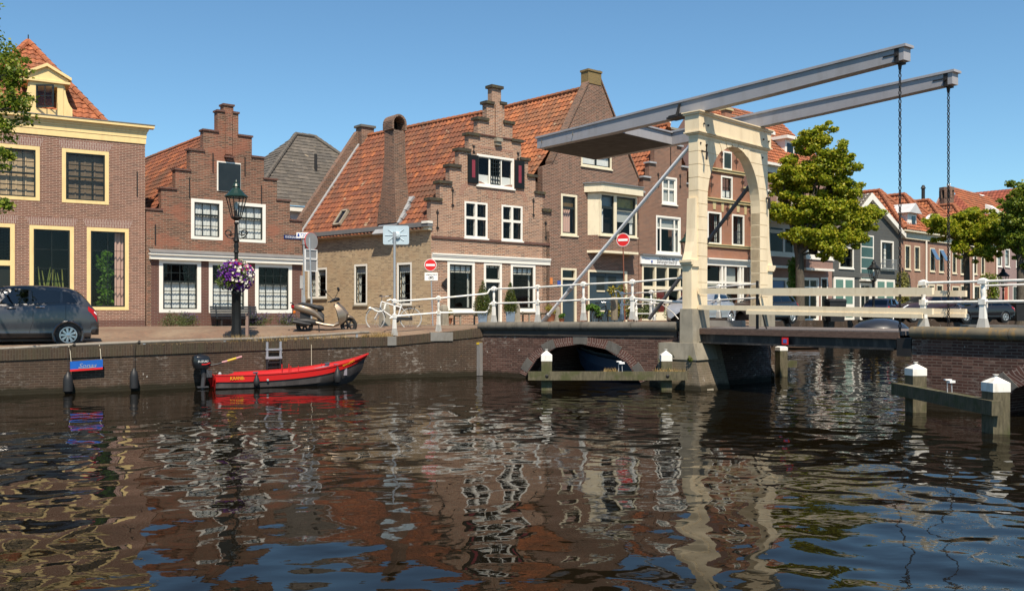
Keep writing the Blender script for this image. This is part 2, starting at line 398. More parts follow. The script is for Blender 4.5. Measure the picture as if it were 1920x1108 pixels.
# ------------------------------------------------------------------ roofs, windows, walls
def roof_tiles(name, O, a, b, mat, parent, poly=None, tw=.235, th=.30, amp=.045, lift=.032, flat=False):
    """pantile sheet: O eave-left corner, a vector along the eave, b vector up the slope; poly in (u,v) metres"""
    O = Vector(O); a = Vector(a); b = Vector(b); La, Lb = a.length, b.length
    ah, bh_ = a / La, b / Lb; nrm = ah.cross(bh_).normalized()
    if nrm.z < 0: nrm = -nrm
    if poly is None: poly = [(0, 0), (La, 0), (La, Lb), (0, Lb)]
    def span(v):
        xs = []
        for i in range(len(poly)):
            (u0, v0), (u1, v1) = poly[i], poly[(i + 1) % len(poly)]
            if abs(v1 - v0) < 1e-9:
                if abs(v - v0) < 1e-6: xs += [u0, u1]
            elif min(v0, v1) - 1e-6 <= v <= max(v0, v1) + 1e-6: xs.append(u0 + (u1 - u0) * (v - v0) / (v1 - v0))
        return (min(xs), max(xs)) if xs else (0, 0)
    umin = min(p[0] for p in poly); umax = max(p[0] for p in poly); vmax = max(p[1] for p in poly)
    nt_ = max(1, int(math.ceil((umax - umin) / tw))); nr = max(1, int(round(vmax / th))); th = vmax / nr
    prof = [(0.0, .2), (.22, .75), (.42, 1.0), (.62, .65), (.82, .05)] if not flat else [(0.0, .3), (.06, .35), (.5, .4), (.94, .35)]
    us = []; hs = []; ti = []
    for i in range(nt_ + 1):
        for q, h in prof:
            us.append(umin + (i + q) * tw); hs.append(h); ti.append(i)
    us = np.array(us); hs = np.array(hs) * amp
    V = []; Fc = []; UV = []; lines = []
    for r in range(nr):
        lines += [(r * th, lift, r), (min((r + 1) * th, vmax) - 1e-4, 0.0, r)]
    n = len(us)
    for (v, lf, r) in lines:
        u0, u1 = span(min(max(v, 1e-5), vmax - 1e-5))
        jit = RNG.normal(0, .006, n) if lf > 0 else 0
        uc = np.clip(us, u0, u1)
        P = np.array(O)[None] + uc[:, None] * np.array(ah)[None] + v * np.array(bh_)[None] + (hs + lf + jit)[:, None] * np.array(nrm)[None]
        V.append((P, uc))
    verts = np.concatenate([p for p, _ in V]); faces = []; uvs = []
    for k in range(len(lines) - 1):
        ua, ub = V[k][1], V[k + 1][1]; r = lines[k][2]
        for j in range(n - 1):
            if ua[j + 1] - ua[j] < 1e-6 and ub[j + 1] - ub[j] < 1e-6: continue
            faces.append((k * n + j, k * n + j + 1, (k + 1) * n + j + 1, (k + 1) * n + j)); uvs.append((ti[j] + .5, r + .5))
    me = bpy.data.meshes.new(name)
    M = np.array(ROOTINV[parent.name]); Vl = verts @ M[:3, :3].T + M[:3, 3]
    me.from_pydata(Vl.tolist(), [], faces); me.materials.append(mat)
    ul = me.uv_layers.new(name='UVMap'); ul.data.foreach_set('uv', np.repeat(np.array(uvs, dtype=np.float32), 4, 0).ravel())
    o = link(bpy.data.objects.new(name, me)); o.parent = parent; ROOTINV[o.name] = ROOTINV[parent.name]; return o
def ridge_tiles(name, pts, r, mat, parent, seg=.36):
    mb = MB()
    for p, q in zip(pts[:-1], pts[1:]):
        p = Vector(p); q = Vector(q); n = max(1, int((q - p).length / seg)); L = []; rr = []
        for i in range(n):
            L += [p.lerp(q, i / n), p.lerp(q, (i + .97) / n)]; rr += [r * RNG.uniform(.95, 1.05), r * .84]
        mb.tube(L, rr, 8)
    o = mb.build(name, mat, parent, smooth=False); return o
def wavy(fa, s0, s1, z0, z1, o, n=24, amp=.03, per=.12):
    L = s1 - s0; rows = []
    for z in (z0, (z0 + z1) / 2, z1):
        rows.append([fa.W(s0 + L * i / n, z, o + amp * math.sin(2 * math.pi * (L * i / n) / per) * (1 if z < z1 else .7)) for i in range(n + 1)])
    return rows
def window(fa, root, r, holes=None, frame=None, fw=.10, sash=None, sw=.05, nx=2, ny=3, mid=None, bar=.028, curtain=None,
           sill=True, name='window', proud=.015, deep=.14, sillm=None, world=False, cols=None, rows=None, glass=None, cmat=None):
    """outer frame = the window part; sash, pane, curtain and sill are its sub-parts"""
    frame = frame or FRAMEW; sash = sash or SASH; glass = glass or GLASS
    s0, s1, z0, z1 = r if world else fa.rect(r)
    if holes is not None: holes.append((s0, s1, z0, z1))
    m = MB()
    fbox(m, fa, s0, s0 + fw, z0, z1, -deep, proud); fbox(m, fa, s1 - fw, s1, z0, z1, -deep, proud)
    fbox(m, fa, s0 + fw, s1 - fw, z1 - fw, z1, -deep, proud - .002); fbox(m, fa, s0 + fw, s1 - fw, z0, z0 + fw * .9, -deep, proud - .002)
    wo = m.build(name, frame, root)
    a0, a1, b0, b1 = s0 + fw, s1 - fw, z0 + fw * .9, z1 - fw
    m = MB(); oo, oi = -.035, -.085
    fbox(m, fa, a0, a0 + sw, b0, b1, oi, oo); fbox(m, fa, a1 - sw, a1, b0, b1, oi, oo)
    fbox(m, fa, a0 + sw, a1 - sw, b1 - sw, b1, oi, oo - .002); fbox(m, fa, a0 + sw, a1 - sw, b0, b0 + sw, oi, oo - .002)
    cs = cols if cols is not None else [i / nx for i in range(1, nx)]
    for c in cs: fbox(m, fa, a0 + (a1 - a0) * c - bar / 2, a0 + (a1 - a0) * c + bar / 2, b0 + sw, b1 - sw, oi + .01, oo - .006)
    rs = rows if rows is not None else [i / ny for i in range(1, ny)]
    for q in rs: fbox(m, fa, a0 + sw, a1 - sw, b0 + (b1 - b0) * q - bar / 2, b0 + (b1 - b0) * q + bar / 2, oi + .012, oo - .004)
    if mid: fbox(m, fa, a0 + sw, a1 - sw, b0 + (b1 - b0) * mid - .035, b0 + (b1 - b0) * mid + .035, oi - .01, oo + .012)
    m.build('sash', sash, wo)
    m = MB(); m.quad(fa.W(a0 + .01, b0 + .01, -.065), fa.W(a1 - .01, b0 + .01, -.065), fa.W(a1 - .01, b1 - .01, -.065), fa.W(a0 + .01, b1 - .01, -.065))
    m.build('pane', glass, wo)
    if sill:
        FB((fa, s0 - .05, s1 + .05, z0 - .07, z0, -.1, .07), 'sill', sillm or frame, wo)
    H = b1 - b0
    for c in (curtain or []):
        m = MB(); kind = c[0]
        if kind == 'blind':
            z = b1 - .03
            while z > b0 + H * c[1]:
                fbox(m, fa, a0, a1, z - .042, z, -.19, -.185); z -= .052
            for q in (.25, .5, .75): fbox(m, fa, a0 + (a1 - a0) * q - .02, a0 + (a1 - a0) * q + .02, b0 + H * c[1], b1, -.168, -.163)
            m.build('blind', cmat or c[2], wo)
        elif kind == 'net':      # a cloth between two heights
            m.grid(wavy(fa, a0, a1, b0 + H * c[1], b0 + H * c[2], -.14, 40, .010, .12)); m.build('curtain', c[3] if len(c) > 3 else CURT, wo, smooth=True)
        elif kind == 'drape':    # c[1]..c[2] of the width, full height
            m.grid(wavy(fa, a0 + (a1 - a0) * c[1], a0 + (a1 - a0) * c[2], b0, b1, -.24, 24, .035, .14)); m.build('curtain', c[3] if len(c) > 3 else CURT, wo, smooth=True)
        elif kind == 'shade':    # stretched blind or board behind the glass
            fbox(m, fa, a0, a1, b0 + H * c[1], b0 + H * c[2], -.18, -.17); m.build('blind', c[3], wo)
        elif kind == 'room':     # near-black sheet behind the window, painting the room's shade
            fbox(m, fa, s0, s1, z0, z1, -c[1] - .02, -c[1]); m.build('room_shade_sheet', c[2], wo)
    return wo
def shell(mb, fa, s0, s1, zb, zt, depth, t=.25, sides=(1, 1), dvec=None):
    """side and back walls closing a house"""
    n = dvec if dvec is not None else -fa.n
    def slab(p, q, th):
        mb.hexa([p, q, q + th, p + th] + [x + Vector((0, 0, zt - zb)) for x in (p, q, q + th, p + th)])
    A, B = fa.W(s0, zb), fa.W(s1, zb); d = fa.d
    if sides[0]: slab(A + n * .3, A + n * depth, d * t)
    if sides[1]: slab(B + n * .3 - d * t, B + n * depth - d * t, d * t)
    slab(A + n * depth, B + n * depth, n * t)
def anchors(fa, pts, parent, L=.75, name='wall_anchor', fancy=False):
    """iron wall anchors of a front: a rod with a split tip each"""
    for (px, py) in pts:
        m = MB(); s, z = fa.at(px, py)
        fbox(m, fa, s - .016, s + .016, z - L / 2, z + L / 2, .004, .035)
        if fancy:
            for k, dz in ((1, L * .34), (-1, -L * .34)):
                fbox(m, fa, s - .07, s + .07, z + dz - .02, z + dz + .02, .006, .03)
                m.tube([fa.W(s - .07, z + dz + k * .09, .02), fa.W(s - .03, z + dz, .02), fa.W(s + .03, z + dz, .02), fa.W(s + .07, z + dz + k * .09, .02)], .012, 5)
        m.build(name, IRON, parent)
def scroll(fa, px, py, parent, L=1.0, name='wall_anchor'):
    """wrought scroll anchor"""
    m = MB(); s, z = fa.at(px, py)
    m.tube([fa.W(s, z - L / 2, .03), fa.W(s, z + L / 2, .03)], .016, 5)
    for sg in (-1, 1):
        for zc, r in ((z + L * .22, .11), (z - L * .16, .13)):
            m.tube([fa.W(s + sg * (r * .9 + r * (1 - i / 14) * math.cos(i * .75) - r * .3), zc + r * (1 - i / 16) * math.sin(i * .75), .03) for i in range(13)], .013, 5, caps=False)
    m.build(name, IRON, parent)
def flat_arch(fa, holes_px, mat, parent, h=.24, splay=.10):
    for r in holes_px:
        s0, s1, z0, z1 = r; m = MB()
        fprism(m, fa, [(s0 - .02, z1 + .012), (s1 + .02, z1 + .012), (s1 + splay, z1 + h), (s0 - splay, z1 + h)], -.05, .004)
        m.build('brick_arch', mat, parent)
def pipe(pts, r, mat, parent, name): 
    m = MB(); m.tube(pts, r, 8); return m.build(name, mat, parent, smooth=True)
def caps(fa, runs, parent, mat, h=.09, over=.06, o0=-.36, o1=.07, name='coping'):
    for (pxa, pxb, py) in runs:
        m = MB(); s0, z = fa.at(pxa, py); s1 = fa.s(pxb)
        fbox(m, fa, s0 - over, s1 + over, z - h * .3, z + h * .7, o0, o1); m.build(name, mat, parent)
def leaf_cloud(name, mat, parent, centers, rad, count, size, flatten=.75, aspect=.6, hollow=.35, tri=False):
    """many leaf-sized faces scattered through lumps; centers in world space"""
    C = np.array([tuple(c) for c in centers]); m = len(C)
    rad = np.broadcast_to(np.asarray(rad, float), (m,)); wts = rad ** 2; wts = wts / wts.sum()
    idx = RNG.choice(m, count, p=wts)
    d = RNG.normal(size=(count, 3)); d /= np.linalg.norm(d, axis=1)[:, None]
    rr = (hollow + (1 - hollow) * RNG.random(count) ** .6)[:, None]
    P = C[idx] + d * rr * rad[idx][:, None] * np.array([1, 1, flatten]) + RNG.normal(0, .04, (count, 3)) * rad[idx][:, None]
    nrm = d * .6 + RNG.normal(size=(count, 3)) * .8 + np.array([0, 0, .5]); nrm /= np.linalg.norm(nrm, axis=1)[:, None]
    t = np.cross(nrm, RNG.normal(size=(count, 3))); t /= np.linalg.norm(t, axis=1)[:, None] + 1e-9; b = np.cross(nrm, t)
    sz = (size * RNG.uniform(.6, 1.3, count))[:, None]
    A, B, Cc, D = P - t * sz * .5, P + b * sz * aspect * .5 + nrm * sz * .08, P + t * sz * .5, P - b * sz * aspect * .5 + nrm * sz * .08
    V = np.stack([A, B, Cc, D], 1).reshape(-1, 3)
    if parent is not None: M = np.array(ROOTINV[parent.name]); V = V @ M[:3, :3].T + M[:3, 3]
    me = bpy.data.meshes.new(name); me.vertices.add(len(V)); me.vertices.foreach_set('co', V.astype(np.float32).ravel())
    me.loops.add(count * 4); me.loops.foreach_set('vertex_index', np.arange(count * 4, dtype=np.int32))
    me.polygons.add(count); me.polygons.foreach_set('loop_start', np.arange(0, count * 4, 4, dtype=np.int32))
    try: me.polygons.foreach_set('loop_total', np.full(count, 4, dtype=np.int32))
    except Exception: pass
    me.update(calc_edges=True); me.validate(); me.materials.append(mat)
    o = link(bpy.data.objects.new(name, me))
    if parent is not None: o.parent = parent; ROOTINV[o.name] = ROOTINV[parent.name]
    return o
LEAF_IN = leafmat('house_plant_leaf', [(.05, .14, .01), (.10, .24, .02), (.16, .30, .03)], .5)

# ------------------------------------------------------------------ brick palettes
B1 = brick('pinkish_brown_brick', (.22, .105, .075), (.17, .078, .057), (.40, .30, .23), var=.14, ms=.0085, odd=(.13, .065, .05))
B1S = brick('pinkish_brown_soldier_brick', (.24, .125, .10), (.20, .10, .08), (.40, .33, .28), soldier=True, var=.1, bw=.22, bh=.056)
B2 = brick('dark_red_brown_brick', (.245, .10, .062), (.14, .066, .045), (.27, .20, .145), bh=.068, bw=.24, odd=(.075, .043, .033), var=.25, patches=(.30, .11, .068), ms=.011)
B2L = brick('plum_brick', (.135, .055, .042), (.11, .047, .037), (.16, .115, .095), var=.15)
B3 = brick('pale_orange_brick', (.40, .20, .12), (.24, .11, .07), (.46, .37, .28), bh=.07, bw=.24, odd=(.14, .075, .055), var=.18, patches=(.33, .22, .16), ms=.012)
B3S = brick('orange_soldier_brick', (.34, .15, .09), (.27, .12, .08), (.40, .31, .24), soldier=True, var=.15)
BY = brick('yellow_sand_brick', (.46, .345, .21), (.37, .275, .165), (.48, .39, .28), bh=.07, bw=.24, odd=(.26, .19, .12), var=.15, patches=(.40, .28, .17))
BCH = brick('chimney_brick', (.21, .105, .065), (.12, .065, .045), (.29, .22, .17), bh=.07, bw=.24, odd=(.07, .045, .035), var=.25)
B4 = brick('dark_brown_brick', (.19, .08, .05), (.115, .054, .038), (.32, .24, .185), bh=.07, bw=.24, odd=(.06, .032, .025), var=.15, ms=.012)
B5 = brick('mauve_brown_brick', (.21, .10, .066), (.155, .073, .05), (.32, .23, .17), bh=.07, bw=.24, odd=(.11, .06, .048), var=.12)
B6 = brick('orange_red_brick', (.35, .125, .065), (.28, .105, .06), (.30, .22, .17), var=.2, patches=(.30, .14, .08))
B7 = brick('rosy_brick', (.27, .135, .105), (.23, .115, .09), (.36, .28, .24), var=.12)
B9 = brick('salmon_brick', (.34, .165, .105), (.28, .135, .09), (.36, .27, .22), var=.12, stain=(.25, .14, .10))
B10 = brick('dusty_purple_brick', (.30, .19, .18), (.26, .17, .16), (.36, .28, .26), var=.12)
BQ = brick('quay_brick', (.072, .043, .029), (.046, .03, .022), (.10, .075, .053), bw=.21, bh=.06, var=.3, stain=(.042, .030, .020), spots=True, algae=True, ms=.010)
BQS = brick('quay_soldier_brick', (.075, .049, .031), (.052, .036, .026), (.09, .07, .05), soldier=True, var=.3, stain=(.055, .05, .028))
BA = brick('abutment_brick', (.080, .036, .027), (.056, .028, .023), (.14, .10, .08), bw=.21, bh=.06, var=.25, odd=(.13, .07, .055), spots=True, algae=True, ms=.010)
BAS = brick('arch_ring_brick', (.12, .055, .043), (.095, .046, .037), (.26, .20, .17), bw=.40, bh=.075, var=.2, ms=.010)
BP = brick('pier_brick', (.22, .175, .125), (.16, .13, .095), (.24, .20, .15), bw=.21, bh=.06, var=.3, stain=(.11, .095, .06), spots=True, algae=True)
CONC = paint('grey_concrete', (.22, .21, .19), .85, var=.15, dirt=(.15, .14, .12))
BLIND = paint('brown_wooden_blind', (.58, .42, .25), .6, var=.1)
BLINDD = paint('dark_wooden_blind', (.20, .14, .085), .6, var=.1)
PINKC = paint('pink_curtain', (.55, .36, .30), .9, var=.05)
GREENSH = paint('sea_green_panel', (.11, .22, .18), .35, var=.08)
HATCH = paint('blue_black_hatch', (.016, .024, .028), .45, var=.25)
DOORB = paint('blue_grey_door', (.035, .055, .07), .4, var=.12)
GREYC = paint('grey_blind', (.42, .43, .40), .8, var=.06)

# ================================================================== HOUSE 1: yellow-framed brick house
f1 = Fa(272, 34, 1.641); GZ = 1.40
zt1 = f1.at(270, 270.6)[1]; SL = -7.3
h1 = thing('brick_house', 'pinkish brick house with yellow window frames, yellow cornice and pyramid tile roof', 'house', f1.W(SL / 2, GZ), f1.ang())
holes = []; arch = []
for r in ((-14, 268, 74.6, 377), (116, 278, 204, 384.5)):
    dk = r[0] > 0
    window(f1, h1, r, holes, CREAMY, .13, SASH, .05, 3, 4, mid=.5, curtain=[('blind', .02, BLINDD if dk else BLIND), ('room', .6, DARKGAP)], sill=False, rows=[.25, .75]); arch.append(holes[-1])
for r in ((55.2, 422, 138.6, 582), (162.8, 426, 241.4, 581.4)):
    window(f1, h1, r, holes, CREAMY, .13, SASH, .05, 2, 4, curtain=([('drape', .72, .98, PINKC)] if r[0] > 150 else []) + [('room', 1.5, DARKGAP)], sill=False, rows=[.26, .5, .745], bar=.02); arch.append(holes[-1])
# door with a transom light
r = (-40, 417, 27.7, 612); s0, s1, z0, z1 = f1.rect(r); z0 = GZ + .12; holes.append((s0, s1, z0, z1)); arch.append(holes[-1])
m = MB(); zb = f1.at(27, 493)[1]
for q in ((s0, s0 + .14, z0, z1), (s1 - .14, s1, z0, z1), (s0 + .14, s1 - .14, z1 - .13, z1 - .001), (s0 + .14, s1 - .14, zb - .1, zb + .08)): fbox(m, f1, *q, -.14, .015)
door = m.build('door', CREAMY, h1)
FB((f1, s0 + .14, s1 - .14, z0, zb - .1, -.12, -.07), 'door_leaf', SASH, door)
m = MB(); m.quad(f1.W(s0 + .14, zb + .08, -.08), f1.W(s1 - .14, zb + .08, -.08), f1.W(s1 - .14, z1 - .13, -.08), f1.W(s0 + .14, z1 - .13, -.08)); m.build('pane', GLASS, door)
m = MB(); m.lathe(f1.W(s1 - .25, z0 + 1.0, -.06), [(.012, 0), (.012, .05), (.035, .055), (.03, .09)], 10, f1.n); m.build('handle', CHROME, door)
m = MB(); wall_mesh(m, f1, [(SL, GZ - .6), (0, GZ - .6), (0, zt1 + .3), (SL, zt1 + .3)], holes); shell(m, f1, SL, 0, GZ - .6, zt1 + .3, 7.6)
m.build('wall', B1, h1)
flat_arch(f1, arch, B1S, h1, .30, .14)
FB((f1, SL, 0, GZ - .4, GZ + .32, 0, .012), 'plinth', B2L, h1)
anchors(f1, [(257, 345)], h1, .9)
zc = f1.at(285.6, 236.8)[1]
m = MB(); hh = zc - zt1
for (a, b, o) in ((0, .30, .03), (.30, .56, .045), (.56, .68, .07), (.68, .77, .11), (.77, .82, .14)): fbox(m, f1, SL - o, o, zt1 + hh * a, zt1 + hh * b + (.0 if a else 0), -.1, o)
co = m.build('cornice', CREAMY, h1)
m = MB(); fbox(m, f1, SL - .24, .30, zt1 + hh * .82, zc - .025, -.1, .22); m.build('moulding', CREAMY, co)
FB((f1, SL - .26, .32, zc - .025, zc, -.12, .24), 'gutter_edge', ZINC, co)
apex = px2w(53, 80, 35.5); e0 = f1.W(SL + 1.1, zc - .25, -.3); e1 = f1.W(-1.1, zc - .25, -.3)
e2 = e1 - f1.n * 6.8; e3 = e0 - f1.n * 6.8
m = MB(); q = [f1.W(SL, zc - .3, -.1), f1.W(0, zc - .3, -.1), f1.W(0, zc - .3, -7.5), f1.W(SL, zc - .3, -7.5)]; m.hexa(q + [p + Vector((0, 0, .04)) for p in q]); m.build('roof_edge', ZINC, h1)
def tri_roof(name, A, B, P, mat, parent, **k):
    A = Vector(A); B = Vector(B); a = B - A; ah = a.normalized(); u = (P - A).dot(ah); b = P - A - ah * u
    return roof_tiles(name, A, a, b, mat, parent, poly=[(0, 0), (a.length, 0), (u, b.length)], **k)
rf = tri_roof('roof', e0, e1, apex, T_BRIGHT, h1); tri_roof('roof', e1, e2, apex, T_BRIGHT, h1); tri_roof('roof', e3, e0, apex, T_BRIGHT, h1); tri_roof('roof', e2, e3, apex, T_BRIGHT, h1)
ridge_tiles('hip_tiles', [e1 + Vector((0, 0, .06)), apex + Vector((0, 0, .05))], .13, T_BRIGHT, rf); ridge_tiles('hip_tiles', [e0 + Vector((0, 0, .06)), apex + Vector((0, 0, .05))], .13, T_BRIGHT, rf)
m = MB(); m.tube([apex, apex + Vector((0, 0, .3))], .02, 6); m.build('lightning_rod', IRON, rf)
# dormer with pediment, scrolled cheeks and open casement
fd = f1.shift(-.55)
s0, z1 = fd.at(56, 150); s1, z0 = fd.at(119, 214); zp = fd.at(88, 121)[1]; zm = (s0 + s1) / 2; z1 += .25
m = MB(); fbox(m, fd, s0, s0 + .2, z0 - .3, z1 - .25, -1.8, 0); fbox(m, fd, s1 - .2, s1, z0 - .3, z1 - .25, -1.8, 0); fbox(m, fd, s0 + .2, s1 - .2, z0 - .3, z0 + .12, -1.8, -.002); fbox(m, fd, s0 + .2, s1 - .2, z1 - .4, z1 - .25, -1.8, -.002)
fprism(m, fd, [(s1, z0 - .3), (s1 + .30, z0 - .3), (s1 + .30, z0 + .22), (s1 + .24, z0 + .30), (s1 + .16, z0 + .45), (s1 + .08, z0 + .75), (s1 + .03, z0 + 1.15), (s1, z0 + 1.4)], -.16, -.03)
fprism(m, fd, [(s0, z0 - .3), (s0 - .30, z0 - .3), (s0 - .30, z0 + .22), (s0 - .24, z0 + .30), (s0 - .16, z0 + .45), (s0 - .08, z0 + .75), (s0 - .03, z0 + 1.15), (s0, z0 + 1.4)], -.16, -.03)
dm = m.build('dormer', CREAMY, h1)
m = MB(); fprism(m, fd, [(s0 - .16, z1 - .25), (s1 + .16, z1 - .25), (s1 + .16, z1 - .12), (zm, zp - .08), (s0 - .16, z1 - .12)], -1.9, .03)
for sg, sa in ((-1, s0 - .26), (1, s1 + .26)): fprism(m, fd, [(sa, z1 - .14), (sa, z1 - .04), (zm, zp + .02), (zm, zp - .09)], -2.2, .14)
fbox(m, fd, s0 - .22, s1 + .22, z1 - .28, z1 - .20, -1.9, .10); m.build('pediment', CREAMY, dm)
FB((fd, s0 + .2, s1 - .2, z0 + .12, z1 - .4, -1.2, -1.15), 'room_shade_sheet', DARKGAP, dm)
# the opened casement, hinged on its left side
def casement(name, P0, xd, wd, z0, z1, nx, ny, parent, fr=.05):
    xd = Vector(xd).normalized(); yd = Vector((-xd.y, xd.x, 0)); g = Fa(CX, 1, 1); g.X0, g.Y0, g.d, g.n = P0.x, P0.y, xd, -yd
    m = MB()
    for q in ((0, fr, z0, z1), (wd - fr, wd, z0, z1), (fr, wd - fr, z0, z0 + fr), (fr, wd - fr, z1 - fr, z1)): fbox(m, g, *q, -.02, .02)
    for i in range(1, nx): fbox(m, g, wd * i / nx - .012, wd * i / nx + .012, z0 + fr, z1 - fr, -.014, .014)
    for i in range(1, ny): z = z0 + (z1 - z0) * i / ny; fbox(m, g, fr, wd - fr, z - .012, z + .012, -.012, .012)
    o = m.build(name, SASH, parent); m = MB(); m.quad(g.W(fr, z0 + fr), g.W(wd - fr, z0 + fr), g.W(wd - fr, z1 - fr), g.W(fr, z1 - fr)); m.build('pane', GLASS, o); return o
casement('casement', fd.W(s0 + .2, 0, .02), f1.d * .82 + f1.n * .57, (s1 - s0 - .4) * .95, z0 + .13, z1 - .4, 2, 2, dm)

# ================================================================== HOUSE 2: dark stepped gable
f2 = Fa(272.5, 34, 1.2)
steps2 = [(274.4, 392), (302.4, 392), (302.4, 353), (329, 353), (329, 317.5), (356, 316.5), (356, 280.4), (381.6, 280.4), (381.6, 244), (408, 244.6), (408, 208), (419.4, 209.5), (419.4, 196.6), (437.7, 198), (437.7, 211.7), (447, 213.5), (447, 254), (472.3, 256), (472.3, 294), (495, 296), (495, 335), (519.3, 336.5), (519.3, 375), (543.7, 376.5), (543.7, 413), (566.5, 414)]
h2 = thing('stepped_gable_house', 'dark red brick house with stepped gable and blue black attic hatch, lamp in front', 'house', f2.W(3, GZ), f2.ang())
holes = []
window(f2, h2, (358, 372, 417.5, 451), holes, FRAMEW, .13, SASH, .045, 3, 3, mid=.64, rows=[.32], bar=.025, curtain=[('net', 0, .98), ('room', .7, DARKGAP)], sill=False)
window(f2, h2, (441, 379, 498, 456), holes, FRAMEW, .13, SASH, .045, 3, 3, mid=.64, rows=[.32], bar=.025, curtain=[('net', 0, .98), ('room', .7, DARKGAP)], sill=False)
for r, nx in (((298, 486, 376.9, 586), 4), ((391.3, 489.5, 464.5, 586.5), 4), ((478, 493.5, 547.3, 587), 4)):
    window(f2, h2, r, holes, FRAMEW, .15, SASH, .05, nx, 5, mid=.60, rows=[.2, .4, .8], bar=.025, curtain=[('net', 0, .60), ('room', 1.4, DARKGAP)], sill=False)
ol = [f2.at(*p) for p in steps2]; s_l, s_r = ol[0][0], ol[-1][0]
m = MB(); wall_mesh(m, f2, [(s_r, GZ - .6)] + ol[::-1] + [(s_l, GZ - .6)], holes, .35)
ze2 = ol[0][1]; shell(m, f2, s_l + .02, s_r - .02, GZ - .6, ze2 - .25, 11.5); m.build('wall', B2, h2)
cr = []
for a, b in zip(steps2[:-1], steps2[1:]):
    if abs(a[1] - b[1]) < 3 and abs(a[0] - b[0]) > 5: cr.append((a[0], b[0], a[1]))
caps(f2, cr, h2, B2L, .07, .04, -.40, .05)
m = MB(); s0, s1, z0, z1 = f2.rect((406.5, 302, 451, 362)); fbox(m, f2, s0, s1, z0, z1, 0, .03); hf = m.build('hatch_frame', FRAMEW, h2)
FB((f2, s0 + .05, s1 - .02, z0 + .02, z1 - .05, .0, .05), 'hatch', HATCH, hf)
s0, s1, z0, z1 = f2.rect((420, 292, 437, 300)); m = MB(); fbox(m, f2, s0, s1, z0 + .05, z1, 0, .16); fbox(m, f2, s0 + .08, s1 - .08, z0 - .06, z0 + .05, 0, .1); m.build('hoist_corbel', B2L, h2)
s0, s1, z0, z1 = f2.rect((421.5, 212, 434, 291)); FB((f2, s0, s1, z0, z1, -.02, .08), 'pilaster', B2, h2)
anchors(f2, [(399, 305), (459, 312), (355, 352), (490, 365), (291, 440)], h2, .75); anchors(f2, [(431, 258)], h2, 1.0, fancy=True)
sa, za = f2.at(279.5, 486); sb = f2.s(565); m = MB(); fbox(m, f2, sa, sb, za, za + .17, 0, .16); fbox(m, f2, sa - .02, sb + .02, za + .17, za + .24, 0, .22); cn = m.build('shop_cornice', FRAMEW, h2)
m = MB(); m.hexa([f2.W(sa - .02, za + .24, .24), f2.W(sb + .02, za + .24, .24), f2.W(sb + .02, za + .36, 0), f2.W(sa - .02, za + .36, 0)] + [f2.W(sa - .02, za + .27, .24), f2.W(sb + .02, za + .27, .24), f2.W(sb + .02, za + .39, 0), f2.W(sa - .02, za + .39, 0)]); m.build('lead_flashing', ZINC, cn)
m = MB(); wall_mesh(m, f2, [(f2.s(283), GZ - .5), (sb - .02, GZ - .5), (sb - .02, za), (f2.s(283), za)], [(h[0], h[1], h[2], min(h[3], za - .01)) for h in holes[2:]], -.012); m.build('shop_front_brick', B2L, h2)
zr = 9.35; sm = f2.s(428); back = f2.n * -11.5
P = [f2.W(s_l - .05, ze2 - .5, -.2), f2.W(sm, zr, -.2)]; Q = [f2.W(s_r, ze2 - .5, -.2), f2.W(sm, zr, -.2)]
m = MB(); m.prism([f2.W(s_l, ze2 - .7, -11), f2.W(s_r, ze2 - .7, -11), f2.W(sm, zr, -11)], f2.n * -.2); m.build('back_gable', B2, h2)
rl = roof_tiles('roof', P[0] + back, -back, P[1] - P[0], T_ORANGE, h2); roof_tiles('roof', Q[0], back, Q[1] - Q[0], T_ORANGE, h2)
ridge_tiles('ridge_tiles', [P[1] + back, P[1]], .13, T_OLD, rl)

# ================================================================== grey hipped house behind
f0 = Fa(474, 49, 1.2)
g0 = thing('grey_roofed_house', 'white house with grey hipped tile roof showing behind the dark stepped gable', 'house', f0.W(5, GZ), f0.ang())
ze = 7.9; m = MB(); wall_mesh(m, f0, [(0, GZ - .3), (11, GZ - .3), (11, ze), (0, ze)], [], .3); shell(m, f0, 0, 11, GZ - .3, ze, 10); m.build('wall', WHITE, g0)
FB((f0, -.25, 11.25, ze - .28, ze, -.05, .28), 'fascia', FRAMEW, g0)
E0, E1 = f0.W(-.3, ze, .32), f0.W(11.3, ze, .32); E2, E3 = E1 - f0.n * 10.6, E0 - f0.n * 10.6
A0 = f0.W(5.0, 12.95, -5.0); A1 = f0.W(6.3, 12.95, -5.0)
a = E1 - E0; ah = a.normalized(); u = (A0 - E0).dot(ah); bb = A0 - E0 - ah * u
gr = roof_tiles('roof', E0, a, bb, T_GREY, g0, poly=[(0, 0), (a.length, 0), ((A1 - E0).dot(ah), bb.length), (u, bb.length)], tw=.32, th=.34, flat=True, amp=.012, lift=.03)
tri_roof('roof', E1, E2, A1, T_GREY, g0, tw=.32, th=.34, flat=True, amp=.012, lift=.03); tri_roof('roof', E3, E0, A0, T_GREY, g0, tw=.32, th=.34, flat=True, amp=.012, lift=.03)
up = Vector((0, 0, .07)); ridge_tiles('hip_tiles', [E0 + up, A0 + up, A1 + up, E1 + up], .14, T_GREY, gr)
vp = px2w(592, 300, 54); m = MB(); m.tube([vp + Vector((0, 0, -1)), vp + Vector((0, 0, .35))], .09, 8); m.build('vent_pipe', IRON, gr)
